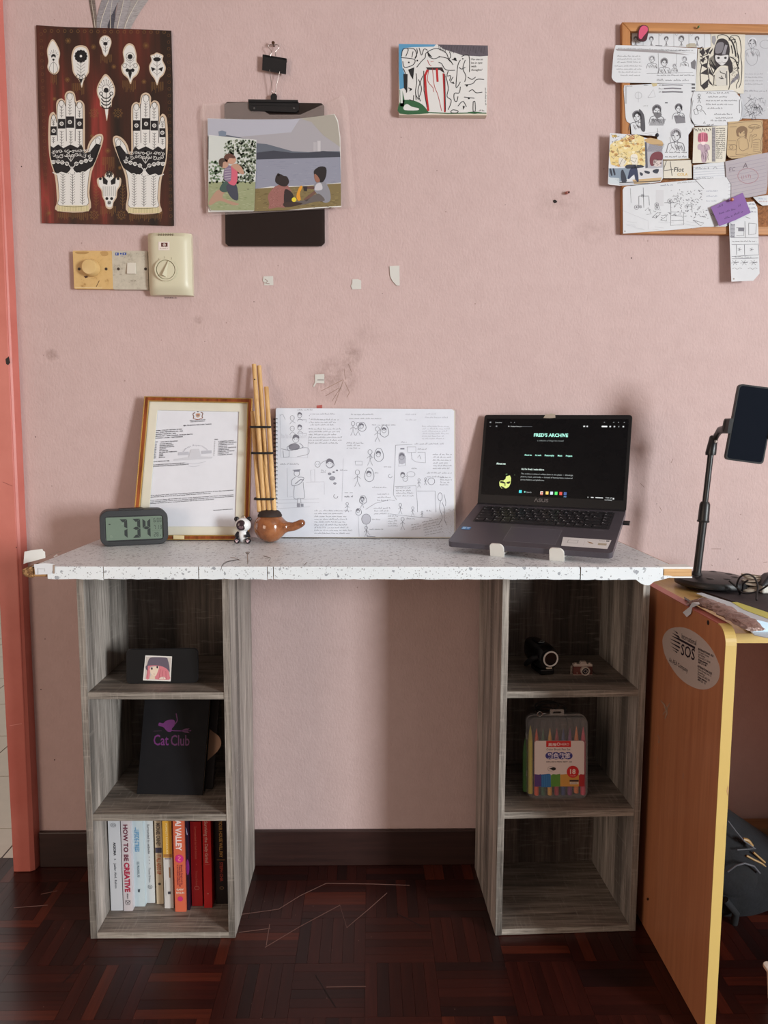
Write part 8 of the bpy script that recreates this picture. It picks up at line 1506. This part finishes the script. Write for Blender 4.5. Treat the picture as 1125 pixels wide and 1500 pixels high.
# crumpled wrapper
WR = NT('crinkled_wrapper', .38); v = WR.mapping((1, 1, 1)); WR.base(WR.ramp(WR.noise(v, 60, 4, .7), [(.32, (96, 72, 66)), (.5, (150, 122, 112)), (.62, (128, 96, 88)), (.75, (176, 156, 148))])); WR.b.inputs['Metallic'].default_value = .25; WR.bump(WR.noise(v, 90, 3), .9, .004)
cl = [(1011, 877), (1030, 881), (1055, 890), (1080, 904), (1106, 917)]; z0 = mz + .0028; zz = TH + .0045
pts = [onZ(x, y, zz + .006) for x, y in cl]; t = thing('food_wrapper', 'crumpled brown foil wrapper with a white torn end lying across the table edge', 'wrapper', (pts[2].x, pts[2].y, TH + .001))
P3 = []; 
for i in range(25):
    s = i / 24 * 4; k = min(3, int(s)); P3.append(pts[k].lerp(pts[k + 1], s - k))
R = random.Random(9); mb = MB(); seg = 16; vs = []
for i, p in enumerate(P3):
    d = (P3[min(24, i + 1)] - P3[max(0, i - 1)]).normalized(); w = Vector((-d.y, d.x, 0)) * -1; fl_ = min(1, (i + .6) / 5, (24.6 - i) / 5 + .25); a_, b_ = .0175 * (.85 + .25 * fl_), .0062 * fl_ + .0008
    for k in range(seg): u = 2 * pi * k / seg; j = R.uniform(.74, 1.2); vs.append(Vector((p.x, p.y, TH + .002 + b_)) + w * a_ * cos(u) * j + Vector((0, 0, b_ * sin(u) * (j if sin(u) > 0 else 1))))
fs = [(i * seg + k, i * seg + (k + 1) % seg, (i + 1) * seg + (k + 1) % seg, (i + 1) * seg + k) for i in range(24) for k in range(seg)] + [tuple(range(seg)), tuple(24 * seg + k for k in range(seg))]
mb.add(vs, fs); mb.obj('crumpled_foil', WR.m, t, smooth=True)
q = onZ(1010, 876, TH + .003); Pw = lambda x, y, h=0: onZ(x, y, TH + .004 + h)
flat([(1002, 874), (1012, 880), (1026, 884), (1018, 885), (1003, 878)], TH + .0022, TH + .0032, '', mat('dark_wrapper_end', (34, 28, 30), .4), t, 'dark_end')
# white twist hanging over the panel
Pt_ = planeY(onX(1008, 890, px0 - .004).y); mesh_obj('torn_white_end', [onX(x, y, px0 - .0035 - .003 * ((i % 3) == 1)) for i, (x, y) in enumerate([(1024, 882), (1014, 882.5), (1010, 889), (1000, 897), (1006, 904), (1012, 899), (1014, 890), (1025, 885)])], [(0, 1, 7), (1, 6, 7), (1, 2, 6), (2, 5, 6), (2, 3, 5), (3, 4, 5)], mat('white_wrapper_end', (226, 232, 240), .35), t)
Py = planeY(TF + .030); mesh_obj('blue_white_end', [Vector((p.x, p.y, p.z)) for p in [Py(1102, 911), Py(1110, 908), Py(1125, 912), Py(1126, 926), Py(1118, 925.5), Py(1104, 929), Py(1103, 918)]], [(0, 1, 6), (1, 2, 3, 4), (1, 4, 5, 6)], mat('light_blue_foil', (190, 214, 230), .35), t)
# ------------------------------------------------------------------ things under the table
NV = NT('black_nylon', .9); v = NV.mapping((1, 1, 1)); NV.base(NV.ramp(NV.noise(v, 22, 3), [(.3, (9, 9, 12)), (.7, (19, 20, 26))])); NV.bump(NV.noise(v, 26, 4), .6, .006)
t = thing('backpack', 'black backpack with thin yellow-tan piping slumped under the side table', 'backpack', (.81, -.17, 0))
secs = []; mb = MB(); seg = 20; rows_ = [(.0, .085, .06, .80), (.02, .105, .075, .81), (.06, .125, .085, .83), (.09, .13, .088, .832), (.12, .118, .086, .818), (.155, .095, .076, .79), (.19, .072, .062, .762), (.22, .052, .05, .74), (.245, .036, .034, .728), (.26, .014, .014, .722)]
vs = [(cx_ + rx * math.copysign(abs(cos(u)) ** .8, cos(u)), -.155 + ry * math.copysign(abs(sin(u)) ** .8, sin(u)), z_) for z_, rx, ry, cx_ in rows_ for u in [2 * pi * k / seg for k in range(seg)]]
mb.add(vs, [(i * seg + k, i * seg + (k + 1) % seg, (i + 1) * seg + (k + 1) % seg, (i + 1) * seg + k) for i in range(len(rows_) - 1) for k in range(seg)] + [tuple(range(seg)), tuple((len(rows_) - 1) * seg + k for k in range(seg))]); mb.obj('bag_body', NV.m, t, smooth=True)
P = planeY(-.238); TN = mat('tan_piping', (150, 116, 66), .5)
_q = P(1084, 1290); MB().ball((_q.x, _q.y + .012, _q.z), (.055, .022, .045), 20, 12).obj('front_pocket', NV.m, t, smooth=True); MB().tube([P(1062, 1272, .012), P(1074, 1262, .014), P(1086, 1259, .014), P(1100, 1264, .012), P(1110, 1276, .008)], .0022, 8).obj('pocket_zip', mat('grey_webbing', (70, 70, 76), .6), t, smooth=True)
for pts in ([(1090, 1231), (1097, 1233), (1103, 1241)], [(1095, 1255), (1106, 1261), (1118, 1267), (1128, 1276)], [(1105, 1250), (1114, 1258), (1122, 1265)]): MB().tube([P(x, y, -.004) for x, y in smooth(pts, 4)], [.0022 if pts[0][0] != 1090 else .004] * (len(smooth(pts, 4))), 8).obj('piping', TN, t, smooth=True)
MB().tube([P(1066, 1202, 0), P(1078, 1218, 0), P(1090, 1232, 0), P(1106, 1243, 0)], .0016, 6).obj('strap_edge', mat('grey_webbing', (70, 70, 76), .6), t); MB().tube([P(1080, 1245, 0), P(1107, 1243, 0)], .0014, 6).obj('buckle_strap', mat('grey_webbing'), t)
MB().tube([P(1062, 1318, 0), P(1078, 1338, 0), (P(1072, 1370, 0)), (P(1066, 1420, 0))], .008, 10).obj('shoulder_strap', NV.m, t, smooth=True)
KB = m_wood('brown_cardboard', 'X', (112, 84, 56), (136, 104, 72), 1, .8); t = thing('cardboard_box', 'low brown cardboard box against the wall behind the backpack', 'box', (1.05, -.03, 0)); MB().box(.80, 1.10, -.062, -.016, .0, .118).obj('carton', KB, t, bevel=.001)
t = thing('red_stool', 'dark red low plastic stool under the table at the right edge', 'stool', (1.10, -.20, 0)); RD = mat('dark_red_plastic', (104, 34, 34), .4)
MB().box(.985, 1.105, -.20, -.09, .172, .190).obj('seat', RD, t, bevel=.004)
for x, y in ((1.0, -.19), (1.092, -.19), (1.0, -.10), (1.092, -.10)): MB().tube([(x, y, .172), (x + (.008 if x > 1.1 else -.008), y, .0)], .008, 10).obj('leg', mat('grey_stool_leg', (150, 142, 134), .5), t)
# white basket, lower right corner
c0 = onZ(1114, 1478, 0.0); t = thing('plastic_basket', 'white perforated plastic basket on the floor at the lower right corner', 'basket', (.9, -.5, 0)); WB = mat('white_basket_plastic', (206, 196, 186), .4)
wx, wy, hz_ = .22, .17, .060; _c = onZ(1114.5, 1410, .063); hx0, hy0 = _c.x + .011, _c.y - .011 - wy; hd = MB()
def wall_grid(fn, nu, nv, name):
    mb = MB(); du, dv = 1.0 / nu, 1.0 / nv
    for i in range(nu):
        for j in range(nv):
            u0, u1, w0, w1 = i * du, (i + 1) * du, j * dv, (j + 1) * dv; a, b, c_, d_ = u0 + du * .28, u1 - du * .28, w0 + dv * .25, w1 - dv * .25
            o = [(u0, w0), (u1, w0), (u1, w1), (u0, w1)]; n = [(a, c_), (b, c_), (b, d_), (a, d_)]
            mb.ring([fn_ for fn_ in o], n, 0, 1, 'z')
    mb.v = [fn(v_[0], v_[1], v_[2]) for v_ in mb.v]; mb.obj(name, WB, t)
th = .003; fl2 = lambda z: .006 * z / hz_
wall_grid(lambda u, w, h: Vector((hx0 + wx * u, hy0 - fl2(w * hz_) + th * h, .002 + w * hz_)), 9, 3, 'basket_side'); wall_grid(lambda u, w, h: Vector((hx0 + wx * u, hy0 + wy + fl2(w * hz_) - th * h, .002 + w * hz_)), 9, 3, 'basket_side')
wall_grid(lambda u, w, h: Vector((hx0 - fl2(w * hz_) + th * h, hy0 + wy * u, .002 + w * hz_)), 7, 3, 'basket_side'); wall_grid(lambda u, w, h: Vector((hx0 + wx + fl2(w * hz_) - th * h, hy0 + wy * u, .002 + w * hz_)), 7, 3, 'basket_side')
MB().box(hx0, hx0 + wx, hy0, hy0 + wy, 0.0003, .003).obj('basket_floor', WB, t); MB().ring(rrect(hx0 - .011, hx0 + wx + .011, hy0 - .011, hy0 + wy + .011, .01, 4), rrect(hx0 - .004, hx0 + wx + .004, hy0 - .004, hy0 + wy + .004, .008, 4), hz_, hz_ + .006, 'z').obj('rim', WB, t, bevel=.001)
# dark stool leg glimpsed through the doorway
t = thing('dark_chair', 'dark brown chair edge with a chrome foot, far left beyond the door post', 'chair', (-2.62, 2.4, 0)); DBR = mat('dark_brown_leather', (46, 26, 22), .4)
MB().box(-2.90, -2.18, 2.15, 2.75, .16, .46).obj('seat', DBR, t, bevel=.03); MB().box(-2.90, -2.18, 2.70, 2.85, .40, .85).obj('backrest', DBR, t, bevel=.03)
for x in (-2.85, -2.22):
    for y in (2.2, 2.8): MB().tube([(x, y, 0), (x, y, .17)], .018, 12).obj('leg', CH, t, smooth=True)
